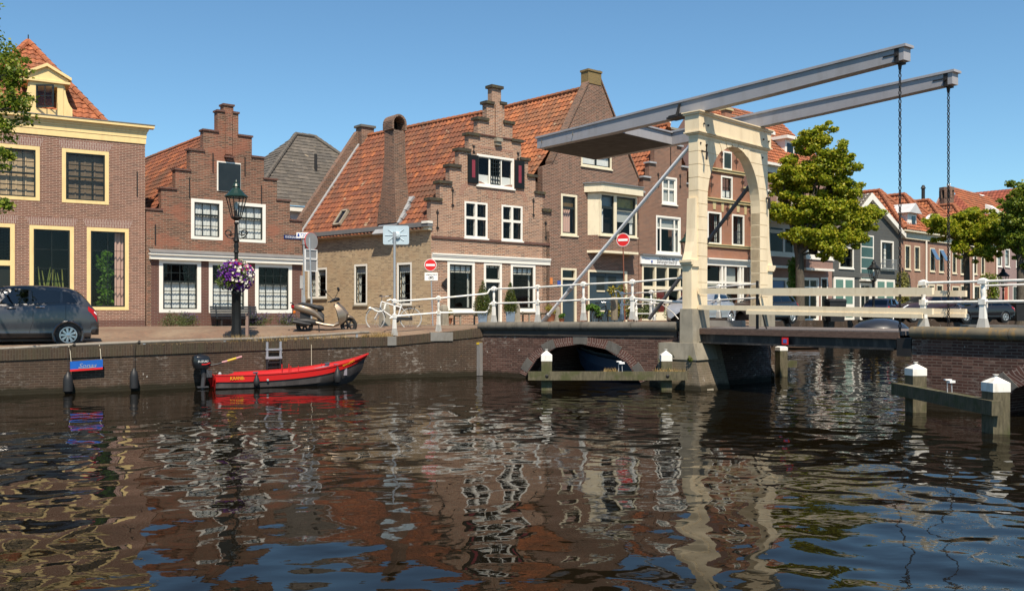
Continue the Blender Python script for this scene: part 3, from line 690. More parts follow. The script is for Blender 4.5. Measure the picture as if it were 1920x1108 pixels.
# ================================================================== HOUSE 3: pale stepped gable on the corner
f3 = Fa(808, 40, 1.2); e2v = Vector((-.747, .665, 0)).normalized()       # e2v: the side street
fs = Fa(808, 40, d=(.747, -.665)); LS = 9.73                              # side wall: s runs from -LS to 0
h3 = thing('corner_gable_house', 'pale brick corner house with stepped gable, red panelled shutters and yellow brick side wall', 'house', f3.W(3.5, GZ), f3.ang())
st3 = [(807, 374), (832, 375), (824.5, 375), (824.5, 342), (843, 342), (843, 311), (860.5, 311), (860.5, 281), (879, 281), (879, 252), (895.7, 255), (895.7, 223), (912.5, 224), (912.5, 193), (922.5, 194), (922.5, 163), (939.5, 163), (939.5, 195), (946, 196), (946, 230), (961, 232), (961, 264), (977, 266), (977, 299), (990.5, 300), (990.5, 330), (1004, 331), (1004, 362), (1018, 363), (1018, 395), (1030, 396)]
st3 = [st3[0]] + st3[2:]
holes = []; hz = []
C3 = [('room', .9, DARKGAP)]
s0, s1, z0, z1 = f3.rect((894, 288.5, 963.4, 355))
window(f3, h3, (894, 288.5, 963.4, 355), holes, FRAMEW, .10, FRAMEW, .03, 3, 1, bar=.12, curtain=[('net', 0, .35), ('room', .9, DARKGAP)], sill=True, cols=[.345, .67], name='attic_window')
m = MB(); c0, c1 = s0 + (s1 - s0) * .375, s0 + (s1 - s0) * .635
for i in range(5): fbox(m, f3, c0 + (c1 - c0) * i / 4 - .012, c0 + (c1 - c0) * i / 4 + .012, z0 + .13, z1 - .12, -.06, -.01)
for i in range(7): q = z0 + .14 + (z1 - z0 - .28) * i / 6; fbox(m, f3, c0, c1, q - .011, q + .011, -.058, -.012)
m.build('leaded_light', SASH, h3)
for r in ((876, 289.7, 895.7, 345), (964, 300.5, 981.8, 355)):
    a0, a1, b0, b1 = f3.rect(r); sh = FB((f3, a0, a1, b0, b1, .03, .075), 'shutter', BLACKP, h3)
    FB((f3, a0 + (a1 - a0) * .36, a0 + (a1 - a0) * .66, b0 + (b1 - b0) * .2, b0 + (b1 - b0) * .82, .07, .082), 'shutter_panel', paint('dark_red_panel', (.22, .03, .045), .45), sh)
for r in ((870.8, 377, 913.9, 447.7), (940.3, 383.7, 979.4, 452.6)):
    window(f3, h3, r, holes, FRAMEW, .09, SASH, .035, 2, 2, bar=.012, cols=[.25, .75], rows=[.3, .7], curtain=C3, sill=True, name='cross_window')
    a0, a1, b0, b1 = holes[-1]; m = MB(); fbox(m, f3, (a0 + a1) / 2 - .06, (a0 + a1) / 2 + .06, b0, b1, -.13, .02); zq = b0 + (b1 - b0) * .55; fbox(m, f3, a0, a1, zq - .06, zq + .06, -.13, .017); m.build('window_cross', FRAMEW, h3)
    # relieving arch in orange brick above
    sc_, rr = (a0 + a1) / 2, (a1 - a0) / 2 + .18; pts = []; zc_ = b1 + .25
    for k in range(13): an = math.pi * k / 12; pts.append((sc_ - (rr + .14) * math.cos(an), zc_ + (rr * .72 + .14) * math.sin(an)))
    for k in range(13): an = math.pi * (12 - k) / 12; pts.append((sc_ - (rr - .10) * math.cos(an), zc_ + (rr * .72 - .10) * math.sin(an)))
    m = MB()
    for k in range(12): fprism(m, f3, [pts[k], pts[k + 1], pts[24 - k], pts[25 - k]], -.03, .006)
    m.build('brick_arch', B3S, h3)
for r in ((838.7, 489.6, 890, 583.5), (957.4, 494.7, 1003.6, 582.7)):
    window(f3, h3, r, holes, FRAMEW, .13, SASH, .06, 4, 1, bar=.0, cols=[], rows=[.42, .62], curtain=[('net', .82, 1.0), ('drape', .9, 1.0, GREYC), ('room', 2.2, DARKGAP)], sill=True)
    a0, a1, b0, b1 = holes[-1]; m = MB(); H = b1 - b0
    for i in range(1, 4): q = a0 + .15 + (a1 - a0 - .3) * i / 4; fbox(m, f3, q - .014, q + .014, b0 + H * .82, b1 - .13, -.085, -.04)
    fbox(m, f3, a0 + .13, a1 - .13, b0 + H * .80, b0 + H * .82, -.09, -.035); m.build('glazing_bar', SASH, h3)
# door with transom light
a0, a1, b0, b1 = f3.rect((907, 493, 940.8, 606)); holes.append((a0, a1, b0, b1)); zb = f3.at(924, 527)[1]
m = MB()
for q in ((a0, a0 + .12, b0, b1), (a1 - .12, a1, b0, b1), (a0 + .12, a1 - .12, b1 - .1, b1 - .001), (a0 + .12, a1 - .12, zb - .06, zb + .08)): fbox(m, f3, *q, -.14, .02)
door = m.build('door', FRAMEW, h3)
m = MB(); fbox(m, f3, a0 + .12, a1 - .12, b0, zb - .06, -.16, -.11)
for (u0, u1) in ((.2, .45), (.55, .8)):
    for (v0, v1) in ((.08, .4), (.48, .92)): fbox(m, f3, a0 + (a1 - a0) * u0, a0 + (a1 - a0) * u1, b0 + (zb - b0) * v0, b0 + (zb - b0) * v1, -.12, -.098)
m.build('door_leaf', SASH, door)
m = MB(); m.quad(f3.W(a0 + .12, zb + .08, -.08), f3.W(a1 - .12, zb + .08, -.08), f3.W(a1 - .12, b1 - .1, -.08), f3.W(a0 + .12, b1 - .1, -.08)); m.build('pane', GLASS, door)
m = MB()
for i in range(1, 3): q = a0 + .12 + (a1 - a0 - .24) * i / 3; fbox(m, f3, q - .012, q + .012, zb + .6, b1 - .1, -.07, -.04)
fbox(m, f3, a0 + .12, a1 - .12, zb + .58, zb + .62, -.07, -.038); fbox(m, f3, a0 + .12, a1 - .12, zb + .08, zb + .13, -.072, -.036); m.build('transom_bars', SASH, door)
m = MB(); m.grid(wavy(f3, a0 + .12, a1 - .12, zb + .62, b1 - .1, -.2, 24, .015, .1)); m.build('curtain', CURT, door, smooth=True)
ol = [f3.at(*p) for p in st3]; s_l, s_r = 0.0, ol[-1][0]
m = MB(); wall_mesh(m, f3, [(s_r, GZ - .6)] + ol[::-1] + [(0, ol[0][1]), (0, GZ - .6)], holes, .32); m.build('wall', B3, h3)
cr = []
for a, b in zip(st3[:-1], st3[1:]):
    if abs(a[1] - b[1]) < 5 and abs(a[0] - b[0]) > 4 and b[0] > a[0]: cr.append((a[0], b[0], a[1]))
caps(f3, cr, h3, paint('mossy_dark_coping', (.055, .048, .035), .9, var=.3, dirt=(.11, .09, .03)), .13, .09, -.40, .10)
for z_, h_ in ((f3.at(920, 453.5)[1], .10), (f3.at(931, 258.5)[1], .06)):
    FB((f3, f3.s(809) if h_ > .08 else f3.s(877), f3.s(1030) if h_ > .08 else f3.s(985), z_, z_ + h_, 0, .06), 'string_course', B2L, h3)
a, b = f3.at(809, 487.5); sb = s_r + .03; m = MB()
for q0, q1, o in ((0, .17, .05), (.17, .24, .08), (.24, .31, .11)): fbox(m, f3, a, sb, b + q0, b + q1, 0, o)
m.build('shop_cornice', FRAMEW, h3)
a0, a1, b0, b1 = f3.rect((897, 272, 962, 289)); FB((f3, a0, a1, b0 + .05, b1, -.03, .006), 'brick_arch', B3S, h3)
a0, a1, b0, b1 = f3.rect((926, 259.5, 937.5, 270)); m = MB(); fbox(m, f3, a0, a1, b0 + .06, b1, 0, .22); fbox(m, f3, a0 + .03, a1 - .03, b0 - .1, b0 + .06, 0, .15); m.build('gargoyle_stone', STONE, h3)
a0, a1, b0, b1 = f3.rect((927.5, 197, 939.5, 259)); FB((f3, a0, a1, b0, b1, -.02, .09), 'pilaster', B3, h3)
anchors(f3, [(848.5, 371), (1000, 390), (820, 413), (1023, 432)], h3, .95, fancy=True); anchors(f3, [(934, 225)], h3, 1.1, fancy=True); anchors(f3, [(888, 280), (971, 293)], h3, .35, fancy=True)
# side wall
zg_ = 6.0
sh_holes = []
for r, nn in (((577, 503.5, 613, 559), 2), ((664, 496, 688.5, 571.5), 1), ((744, 493, 772, 572), 1)):
    window(fs, h3, r, sh_holes, FRAMEW, .10, SASH, .04, 1, 4, cols=[], curtain=[('net', .8, 1.0, GREYC), ('drape', 0, .25, GREYC), ('drape', .78, 1, GREYC), ('room', 1.0, DARKGAP)], sillm=STONE, deep=.16, proud=.0)
    if nn == 2: q = sh_holes[-1]; FB((fs, (q[0] + q[1]) / 2 - .14, (q[0] + q[1]) / 2 + .05, q[2], q[3], -.15, 0), 'mullion', FRAMEW, h3)
m = MB(); wall_mesh(m, fs, [(-LS, GZ - .6), (-.002, GZ - .6), (-.002, zg_), (-LS, zg_)], sh_holes, .3)
m.build('side_wall', BY, h3)
LB = fs.W(-LS, 0); RB = f3.W(s_r - .2, 0); dpt = LS
m = MB()
pA, pB = LB, LB + f3.d * (s_r - .2)
zr3 = 11.4; pM = LB + f3.d * 3.72
m.prism([pA + Vector((0, 0, GZ - .3)), pB + Vector((0, 0, GZ - .3)), pB + Vector((0, 0, zg_)), pM + Vector((0, 0, zr3)), pA + Vector((0, 0, zg_))], e2v * .3)
m.hexa([RB, RB + e2v * dpt, RB + e2v * dpt + f3.d * .2, RB + f3.d * .2] + [p + Vector((0, 0, zg_)) for p in (RB, RB + e2v * dpt, RB + e2v * dpt + f3.d * .2, RB + f3.d * .2)])
m.build('back_wall', BCH, h3)
# roof, both pitches
rid0 = f3.W(3.72, zr3, -.3); over = fs.n * .25 + Vector((0, 0, -.35))
E0 = fs.W(-LS, zg_) + over; E1 = fs.W(-.25, zg_) + over
r3 = roof_tiles('roof', E0, E1 - E0, (rid0 - f3.W(0, zg_, -.3)) - over, T_ORANGE, h3, tw=.26, th=.33, amp=.06, lift=.034)
R0 = f3.W(s_r + .1, zg_ - .2, -.3); roof_tiles('roof', R0, e2v * (LS - .3), rid0 - R0, T_ORANGE, h3, tw=.26, th=.33, amp=.06, lift=.034)
ridge_tiles('ridge_tiles', [rid0 + Vector((0, 0, .07)), rid0 + e2v * (LS - .3) + Vector((0, 0, .07))], .15, T_OLD, r3)
# verge at the far gable: white mortar strip and brick edge with a stub chimney
up = (rid0 - f3.W(0, zg_, -.3)) - over; Ev = E0
m = MB(); nrm = (E1 - E0).normalized().cross(up.normalized())
if nrm.z < 0: nrm = -nrm
sd = -(E1 - E0).normalized()
m.hexa([Ev, Ev + up, Ev + up - sd * .15, Ev - sd * .15] + [p + nrm * .10 for p in (Ev, Ev + up, Ev + up - sd * .15, Ev - sd * .15)]); m.build('verge_mortar', LEAD, r3)
m = MB(); m.hexa([Ev + sd * .28 - nrm * .4, Ev + up + sd * .28 - nrm * .4, Ev + up - nrm * .4, Ev - nrm * .4] + [p + nrm * .52 for p in (Ev + sd * .28, Ev + up + sd * .28, Ev + up, Ev)]); m.build('verge_brick', BCH, r3)
def chimney(c, ax, hw, hd, z0, z1, mat, parent, capmat=None, cap=.12, over=.08, name='chimney'):
    a = Vector(ax).normalized(); b = Vector((-a.y, a.x, 0)); m = MB(); c = Vector((c[0], c[1], 0))
    m.obox(c, a * hw, b * hd, z1 - z0, z0); o = m.build(name, mat, parent)
    m = MB(); m.obox(c, a * (hw + over), b * (hd + over), cap, z1); m.build('chimney_cap', capmat or STONE, o); return o
c = E0 + up - sd * .1; chimney(c, f3.d, .38, .3, zr3 - .9, zr3 + .5, BCH, h3, paint('grey_cap', (.13, .125, .11), .9))
# gutter with cornice
gt = FB((fs, -LS - .1, .12, zg_ - .22, zg_ - .02, 0, .30), 'gutter', ZINC, h3)
FB((fs, -LS - .1, .06, zg_ - .36, zg_ - .22, 0, .20), 'gutter_board', CREAM, gt)
FB((fs, -.25, .14, zg_ - .08, zg_ + .02, .02, .34), 'gutter_end', FRAMEW, gt)
# the tall leaning chimney on the slope, with an arched cowl
k = .40; cb = E0.lerp(E1, .735) + up * .09
ca = Vector((cb.x, cb.y, 0)); m = MB(); a_, b_ = fs.d, fs.n
zb_, zt_ = 6.1, EYE + (HY - 238) / F * 42.6
secs = [(zb_, .66, .46, -.06, 0), (6.8, .60, .44, -.03, .0), (7.6, .47, .40, .03, -.03), (8.4, .40, .36, .07, -.05), (9.3, .35, .33, .10, -.08), (10.3, .34, .33, .10, -.08), (zt_ - .35, .33, .33, .10, -.08)]
prev = None
for (z, hw, hd, sx, sy) in secs:
    c_ = ca + a_ * sx - b_ * (.15 + sy) + Vector((0, 0, z)); q = [c_ - a_ * hw + b_ * hd, c_ + a_ * hw + b_ * hd, c_ + a_ * hw - b_ * hd, c_ - a_ * hw - b_ * hd]
    b0 = m.add(q, []) 
    if prev is not None: m.f += [(prev + i, prev + (i + 1) % 4, b0 + (i + 1) % 4, b0 + i) for i in range(4)]
    else: m.f.append((b0 + 3, b0 + 2, b0 + 1, b0))
    prev = b0
m.f.append((prev, prev + 1, prev + 2, prev + 3)); chm = m.build('chimney', BCH, h3)
m = MB(); top = c_; f_ = f3.n   # cowl: barrel vault open to the front
gv = Fa(CX, 1, 1); gv.X0, gv.Y0, gv.d, gv.n = (top.x, top.y, f3.d, f3.n)
pts = [(-.40, zt_ - .35)] + [(-.40 * math.cos(math.pi * i / 10), zt_ - .05 + .42 * math.sin(math.pi * i / 10)) for i in range(11)] + [(.40, zt_ - .35)]
inn = [(.30, zt_ - .35)] + [(.30 * math.cos(math.pi * i / 10), zt_ - .05 + .32 * math.sin(math.pi * i / 10)) for i in range(11)] + [(-.30, zt_ - .35)]
for i in range(12): fprism(m, gv, [pts[i], pts[i + 1], inn[11 - i], inn[12 - i]], -.40, .40)
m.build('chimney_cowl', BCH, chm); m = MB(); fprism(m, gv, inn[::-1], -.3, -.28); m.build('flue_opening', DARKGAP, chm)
m = MB(); bs = Vector((cb.x, cb.y, cb.z)); un = up.normalized(); ea = (E1 - E0).normalized()
q = [bs - ea * .75 - un * .75, bs + ea * .55 - un * .75, bs + ea * .62 + un * .1, bs - ea * .5 + un * .1]; m.hexa([p + nrm * .04 for p in q] + [p + nrm * .15 for p in q])
for i in range(6):
    p = bs + ea * (.50 - .035 * i) + un * (-.2 + .25 * i); k_ = .22 + .10 * (i % 2); q = [p, p + ea * k_, p + ea * (k_ + .05) + un * (.20 + .1 * (i % 2)), p + ea * .02 + un * .28]; m.hexa([x + nrm * .05 for x in q] + [x + nrm * (.16 + .012 * (i % 2)) for x in q])
m.build('lead_flashing', LEAD, chm)
# skylight
sk = E0.lerp(E1, .27) + up * .10; m = MB(); q = [sk, sk + ea * .55, sk + ea * .55 + un * .95, sk + un * .95]
for a, b in ((0, 1), (1, 2), (2, 3), (3, 0)):
    p0, p1 = q[a], q[b]; t_ = (sum(q, Vector()) / 4 - (p0 + p1) / 2).normalized() * .08; m.hexa([p0 + nrm * .04, p1 + nrm * .04, p1 + t_ + nrm * .04, p0 + t_ + nrm * .04] + [x + nrm * .18 for x in (p0, p1, p1 + t_, p0 + t_)])
sl = m.build('skylight', paint('skylight_frame', (.34, .29, .22), .6), h3); m = MB(); m.quad(*[p + nrm * .13 for p in q]); m.build('pane', GLASSD, sl)
m = MB(); a0, b0 = f3.at(836, 532); a1, b1 = f3.at(826, 537); m.prism([f3.W(a0, b0 + .25, .05), f3.W(a0, b0 - .25, .05), f3.W(a1, b0, .05)], f3.n * .05); m.build('wall_bracket', IRON, h3)

# ================================================================== HOUSE 4: dark brown gable with bay
f4 = Fa(1018, f3.D(f3.s(1018)), 1.2)
h4 = thing('bay_window_house', 'dark brown brick house with pointed gable, cream bay window and blue garage doors', 'house', f4.W(4, GZ), f4.ang())
ol4 = [(1017, 313), (1034, 307), (1103, 156), (1103, 133), (1126, 133), (1126, 153), (1149, 216), (1180, 298), (1197, 336)]
holes = []; R4 = [('room', .9, DARKGAP)]
window(f4, h4, (1089.6, 281, 1146.5, 318.5), holes, CREAM, .09, SASH, .05, 2, 1, cols=[.5], bar=.1, rows=[], curtain=[('net', .1, .9)] + R4)
window(f4, h4, (1051.7, 363, 1082, 442.5), holes, CREAM, .11, SASH, .06, 1, 1, rows=[.69], bar=.13, cols=[], curtain=[('shade', .72, .98, paint('stained_glass_brown', (.16, .10, .04), .4, var=.4)), ('drape', .1, .85, PINKC)] + R4)
a0, a1, b0, b1 = f4.rect((1051.7, 502.3, 1080.8, 605)); holes.append((a0, a1, b0, b1)); zb = f4.at(1066, 523)[1]; m = MB()
for q in ((a0, a0 + .1, b0, b1), (a1 - .1, a1, b0, b1), (a0 + .1, a1 - .1, b1 - .1, b1 - .001), (a0 + .1, a1 - .1, zb - .05, zb + .06)): fbox(m, f4, *q, -.14, .015)
door = m.build('door', CREAM, h4); m = MB(); fbox(m, f4, a0 + .1, a1 - .1, b0, zb - .05, -.13, -.08); fbox(m, f4, a0 + .35, a1 - .25, b0 + 1.05, b0 + 1.12, -.08, -.05); m.build('door_leaf', DOORB, door)
FB((f4, a0 + .1, a1 - .1, zb + .06, b1 - .1, -.12, -.11), 'pane', GLASSD, door)
a0, a1, b0, b1 = f4.rect((1102.4, 506, 1176, 605)); holes.append((a0, a1, b0, b1)); m = MB()
for q in ((a0, a0 + .1, b0, b1), (a1 - .16, a1, b0, b1), (a0 + .1, a1 - .16, b1 - .1, b1 - .001)): fbox(m, f4, *q, -.2, .012)
gd = m.build('garage_door', CREAM, h4); m = MB(); fbox(m, f4, a0 + .1, a1 - .16, b0, b1 - .1, -.20, -.14); fbox(m, f4, (a0 + a1) / 2 - .04, (a0 + a1) / 2 + .04, b0, b1 - .1, -.14, -.125)
m.build('door_leaf', DOORB, gd)
for (u0, u1) in ((.26, .46), (.56, .76)):
    x0, x1 = a0 + (a1 - a0) * u0, a0 + (a1 - a0) * u1; y0, y1 = b0 + (b1 - b0) * .62, b0 + (b1 - b0) * .90
    fw_ = FB((f4, x0, x1, y0, y1, -.15, -.132), 'door_window', SASH, gd); m = MB(); fbox(m, f4, x0, x1, y0 - .07, y0, -.14, -.10); fbox(m, f4, x0, x1, y0 - 1.1, y0 - 1.03, -.14, -.11); m.build('ledge', CREAM, fw_)
# bay
s0, z1 = f4.at(1102, 362); s1, z0 = f4.at(1182, 447); sb_, sc_ = s0 + .62, s1 - .0; po = .55
zl = f4.at(1142, 472)[1]; fl = f4.shift(po)
m = MB(); m.prism([f4.W(s0, zl), f4.W(s0 + .35, zl, po), f4.W(s1 - .1, zl, po), f4.W(s1, zl)], Vector((0, 0, z0 - zl))); bay = m.build('bay_base', B4, h4)
m = MB(); m.prism([f4.W(s0 - .06, zl - .12), f4.W(s0 + .33, zl - .12, po + .08), f4.W(s1 - .06, zl - .12, po + .08), f4.W(s1 + .06, zl - .12)], Vector((0, 0, .12))); m.build('bay_ledge', CREAM, bay)
m = MB(); zc4 = z1 + .02
m.prism([f4.W(s0 - .25, zc4, 0), f4.W(s0 + .25, zc4, po + .28), f4.W(s1 + .1, zc4, po + .28), f4.W(s1 + .35, zc4, 0)], Vector((0, 0, .42))); m.build('bay_cornice', CREAM, bay)
m = MB(); m.prism([f4.W(s0 - .35, zc4 + .42, 0), f4.W(s0 + .2, zc4 + .42, po + .36), f4.W(s1 + .12, zc4 + .42, po + .36), f4.W(s1 + .42, zc4 + .42, 0)], Vector((0, 0, .06))); m.build('bay_roof', ZINC, bay)
YST = paint('yellow_stained_glass', (.38, .27, .04), .3, var=.4); BST = paint('pale_stained_glass', (.22, .25, .25), .3, var=.4)
fb1 = Fa(CX, 1, 1); p0 = f4.W(s0, 0); p1 = f4.W(s0 + .35, 0, po)
xs = s0 + .35; xe = s1 - .1; xm = xs + (xe - xs) * .40
window(fl, h4, (xs - .02, xm, z0, z1), None, CREAM, .1, SASH, .06, 1, 1, rows=[.68], bar=.14, cols=[], sill=True, world=True, curtain=[('shade', .72, .98, BST), ('drape', .0, .35, CURT), ('room', .45, DARKGAP)], name='bay_window')
window(fl, h4, (xm, xe, z0, z1), None, CREAM, .1, SASH, .06, 1, 1, rows=[.68], bar=.14, cols=[], sill=True, world=True, curtain=[('shade', .72, .98, YST), ('shade', .34, .68, GREYC), ('drape', .85, 1, CURT), ('room', .45, DARKGAP)], name='bay_window')
m = MB(); m.hexa([f4.W(s0, z0, 0), f4.W(xs, z0, po), f4.W(xs + .05, z0, po - .08), f4.W(s0 + .1, z0, 0)] + [p + Vector((0, 0, z1 - z0)) for p in (f4.W(s0, z0, 0), f4.W(xs, z0, po), f4.W(xs + .05, z0, po - .08), f4.W(s0 + .1, z0, 0))])
m.hexa([f4.W(s1, z0, 0), f4.W(xe, z0, po), f4.W(xe - .05, z0, po - .08), f4.W(s1 - .1, z0, 0)] + [p + Vector((0, 0, z1 - z0)) for p in (f4.W(s1, z0, 0), f4.W(xe, z0, po), f4.W(xe - .05, z0, po - .08), f4.W(s1 - .1, z0, 0))]); m.build('bay_cheek', CREAM, bay)
ol = [f4.at(*p) for p in ol4]; m = MB(); wall_mesh(m, f4, [(ol[-1][0], GZ - .3)] + ol[::-1] + [(ol[0][0], GZ - .3)], holes, .35); shell(m, f4, ol[0][0] + .02, ol[-1][0] - .02, GZ - .3, 8.4, 11); m.build('wall', B4, h4)
# gable copings along both slopes, lichen-yellow stack on top
dv = Vector((-.688, .726, 0)).normalized(); m = MB()
for a, b in ((1, 2), (5, 8)):
    (sa, za), (sb, zb) = ol[a], ol[b]; fprism(m, f4, [(sa, za), (sb, zb), (sb, zb + .14), (sa, za + .14)], -.45, .06)
m.build('gable_coping', BCH, h4)
m = MB(); sa, za = ol[2]; sb = ol[4][0]; fbox(m, f4, sa - .03, sb + .03, za, ol[3][1], -.5, .03); fbox(m, f4, sa - .07, sb + .07, ol[3][1] - .0, ol[3][1] + .1, -.54, .07)
m.build('chimney', brick('lichen_brick', (.22, .15, .06), (.17, .12, .05), (.24, .19, .10), var=.3), h4)
zr4 = ol[2][1] - .15; smid = (ol[2][0] + ol[4][0]) / 2; el = f4.W(ol[0][0] - .5, ol[0][1] - .75, -.35); rd = f4.W(smid, zr4, -.35); er = f4.W(ol[-1][0] + .1, ol[-1][1] - .3, -.35); Lr = 11.5
r4 = roof_tiles('roof', el + dv * Lr, -dv * Lr, rd - el, T_OLD, h4, tw=.28, th=.36, amp=.062, lift=.036)
roof_tiles('roof', er, dv * Lr, rd - er, T_BRIGHT, h4, tw=.27, th=.36, amp=.045, lift=.05)
ridge_tiles('ridge_tiles', [rd + Vector((0, 0, .08)), rd + dv * Lr + Vector((0, 0, .08))], .15, T_OLD, r4)
m = MB(); p = rd + dv * 6.9 + Vector((0, 0, .1)); m.tube([p, p + Vector((0, 0, .45))], .1, 8); m.build('vent_pipe', IRON, r4)
m = MB(); s_, z_ = f4.at(1045, 531); fbox(m, f4, s_, s_ + .22, z_ - .12, z_ + .12, 0, .02); m.build('number_plate', paint('blue_enamel', (.05, .09, .35), .3), h4)
m = MB(); s_, z_ = f4.at(1031, 527); fbox(m, f4, s_, s_ + .16, z_ - .16, z_ + .16, 0, .03); m.build('door_plate', paint('orange_plate', (.65, .22, .06), .4), h4)

# ================================================================== HOUSE 5: painter's shop, mauve-brown neck gable
f5 = Fa(1198, f4.D(f4.s(1198)), 1.2)
h5 = thing('paint_shop_house', 'mauve brown neck gable house with painted shop board over its front', 'house', f5.W(2.5, GZ), f5.ang())
ol5 = [(1198, 360), (1206, 360), (1206, 332), (1217, 332), (1217, 305), (1227, 305), (1227, 268), (1235, 268), (1235, 246), (1270, 251), (1270, 274), (1278, 275), (1278, 313), (1288, 314), (1288, 345), (1297, 346), (1297, 372), (1322, 375)]
holes = []
window(f5, h5, (1241, 330.5, 1269, 385), holes, FRAMEW, .1, FRAMEW, .07, 2, 1, rows=[.58], bar=.09, cols=[.5], curtain=[('net', .05, .95, GREYC), ('room', .8, DARKGAP)])
window(f5, h5, (1230, 403.6, 1276, 478), holes, FRAMEW, .1, FRAMEW, .06, 3, 1, cols=[.18, .8], rows=[.7], bar=.09, curtain=[('shade', .72, 1, GREYC), ('drape', .82, 1, GREYC), ('room', .9, DARKGAP)])
a0, a1, b0, b1 = f5.rect((1205, 496, 1318, 600)); holes.append((a0, a1, b0, b1)); m = MB()
H = b1 - b0
for i in range(6): q = a0 + (a1 - a0) * i / 5; fbox(m, f5, q - .06, q + .06, b0, b1, -.14, .02)
fbox(m, f5, a0, a1, b0 + H * .56, b0 + H * .62, -.13, .017); fbox(m, f5, a0, a1, b1 - .12, b1 - .001, -.13, .016); fbox(m, f5, a0, a1, b0, b0 + .45, -.13, .014)
sf = m.build('shop_front', CREAM, h5); m = MB(); m.quad(f5.W(a0, b0, -.06), f5.W(a1, b0, -.06), f5.W(a1, b1, -.06), f5.W(a0, b1, -.06)); m.build('pane', GLASS, sf)
m = MB(); m.quad(f5.W(a0, b0, -1.2), f5.W(a1, b0, -1.2), f5.W(a1, b1, -1.2), f5.W(a0, b1, -1.2)); m.build('room_shade_sheet', DARKGAP, sf)
m = MB()
for u0, u1 in ((.22, .36), (.62, .76)): fbox(m, f5, a0 + (a1 - a0) * u0, a0 + (a1 - a0) * u1, b0, b0 + H * .56, -.10, -.07)
m.build('red_door_frame', paint('oxblood', (.13, .02, .015), .5), sf)
ol = [f5.at(*p) for p in ol5]; m = MB(); wall_mesh(m, f5, [(ol[-1][0], GZ - .3)] + ol[::-1] + [(ol[0][0], GZ - .3)], holes, .3); shell(m, f5, ol[0][0], ol[-1][0], GZ - .3, ol[0][1] - .3, 9); m.build('wall', B5, h5)
cr = [(a[0], b[0], a[1]) for a, b in zip(ol5[:-1], ol5[1:]) if abs(a[1] - b[1]) < 6 and b[0] - a[0] > 4]
caps(f5, cr, h5, LEAD, .09, .07, -.35, .10)
anchors(f5, [(1234, 338), (1275, 340)], h5, .8, fancy=True); anchors(f5, [(1257, 296)], h5, 1.2, fancy=False)
a0, z1 = f5.at(1199.7, 478.7); z0 = f5.at(1199.7, 494.5)[1]; a1 = f5.s(1324)
sg = FB((f5, a0, a1, z0, z1, 0, .10), 'shop_board', SIGNW, h5); FB((f5, a0 - .02, a1 + .02, z1, z1 + .08, 0, .22), 'board_cap', ZINC, sg)
INK = paint('dark_ink', (.03, .03, .04), .5); sgw = f5.s(1290) - a0
def ftext(fa, body, s, z, size, mat, parent, o, **k): return text(body, fa.W(s, z, o), fa.d, (0, 0, 1), size, mat, parent, **k)
ftext(f5, 'Schilders- en', f5.s(1233), z0 + (z1 - z0) * .54, .30, INK, sg, .104, shear=.15, width=f5.s(1262) - f5.s(1233)); ftext(f5, 'Behangersbedrijf', f5.s(1229), z0 + (z1 - z0) * .14, .30, INK, sg, .104, shear=.15, width=f5.s(1267) - f5.s(1229))
m = MB(); sx = f5.s(1203); m.tube([f5.W(sx, z1 - .12, .105), f5.W(sx + .55, z0 + .25, .105), f5.W(sx + .15, z1 - .2, .105)], .008, 4); m.tube([f5.W(sx + .7, z0 + .1, .105), f5.W(sx + .7, z0 + .2, .105)], .06, 6); m.build('emblem', paint('emblem_blue', (.08, .13, .4), .5), sg)
zr5 = 11.9; s_m = (ol[0][0] + ol[-1][0]) / 2; A = f5.W(ol[0][0], ol[0][1] - .2, -.3); B = f5.W(s_m, zr5 + .6, -.3); Cc = f5.W(ol[-1][0], ol[0][1] - .2, -.3)
r5 = roof_tiles('roof', A - f5.n * 9, f5.n * 9, B - A, T_BRIGHT, h5, tw=.27, th=.36, amp=.045, lift=.05); roof_tiles('roof', Cc, f5.n * -9, B - Cc, T_OLD, h5, tw=.27, th=.36, amp=.045, lift=.05)
ridge_tiles('ridge_tiles', [B, B - f5.n * 9], .15, T_OLD, r5)
ck = px2w(1252, 240, 52); co = chimney(ck, f5.d, .45, .45, 8.5, ck.z - .2, BCH, h5, STONE); m = MB(); m.lathe(Vector((ck.x, ck.y, ck.z - .1)), [(.17, 0), (.2, .12), (.14, .3), (.2, .34), (.19, .44), (.1, .56)], 12); m.build('chimney_pot', WHITE, co)

# ================================================================== HOUSE 6: ornate orange-red gable seen through the portal
f6 = Fa(1322, f5.D(f5.s(1322)), 1.2)
h6 = thing('ornate_brick_house', 'orange red gable house with cream bands and scroll anchors framed by the bridge portal', 'house', f6.W(2.5, GZ), f6.ang())
ol6 = [(1322, 372), (1332, 372), (1332, 318), (1342, 318), (1342, 262), (1352, 262), (1352, 225), (1360, 226), (1360, 205), (1372, 206), (1372, 228), (1380, 229), (1380, 266), (1388, 267), (1388, 298), (1395, 299), (1395, 353), (1407, 355), (1407, 382), (1414, 383)]
holes = []
m = MB(); a0, a1, b0, b1 = f6.rect((1355, 283, 1371, 320)); fbox(m, f6, a0, a1, b0, b1, 0, .05); hf = m.build('hatch_frame', FRAMEW, h6); FB((f6, a0 + .08, a1 - .1, b0 + .1, b1 - .1, 0, .065), 'hatch', paint('green_black_hatch', (.03, .045, .042), .4), hf)
window(f6, h6, (1351.5, 329, 1373, 376), holes, FRAMEW, .1, SASH, .05, 2, 2, rows=[.5], curtain=[('net', 0, .4), ('room', .9, DARKGAP)], proud=.03)
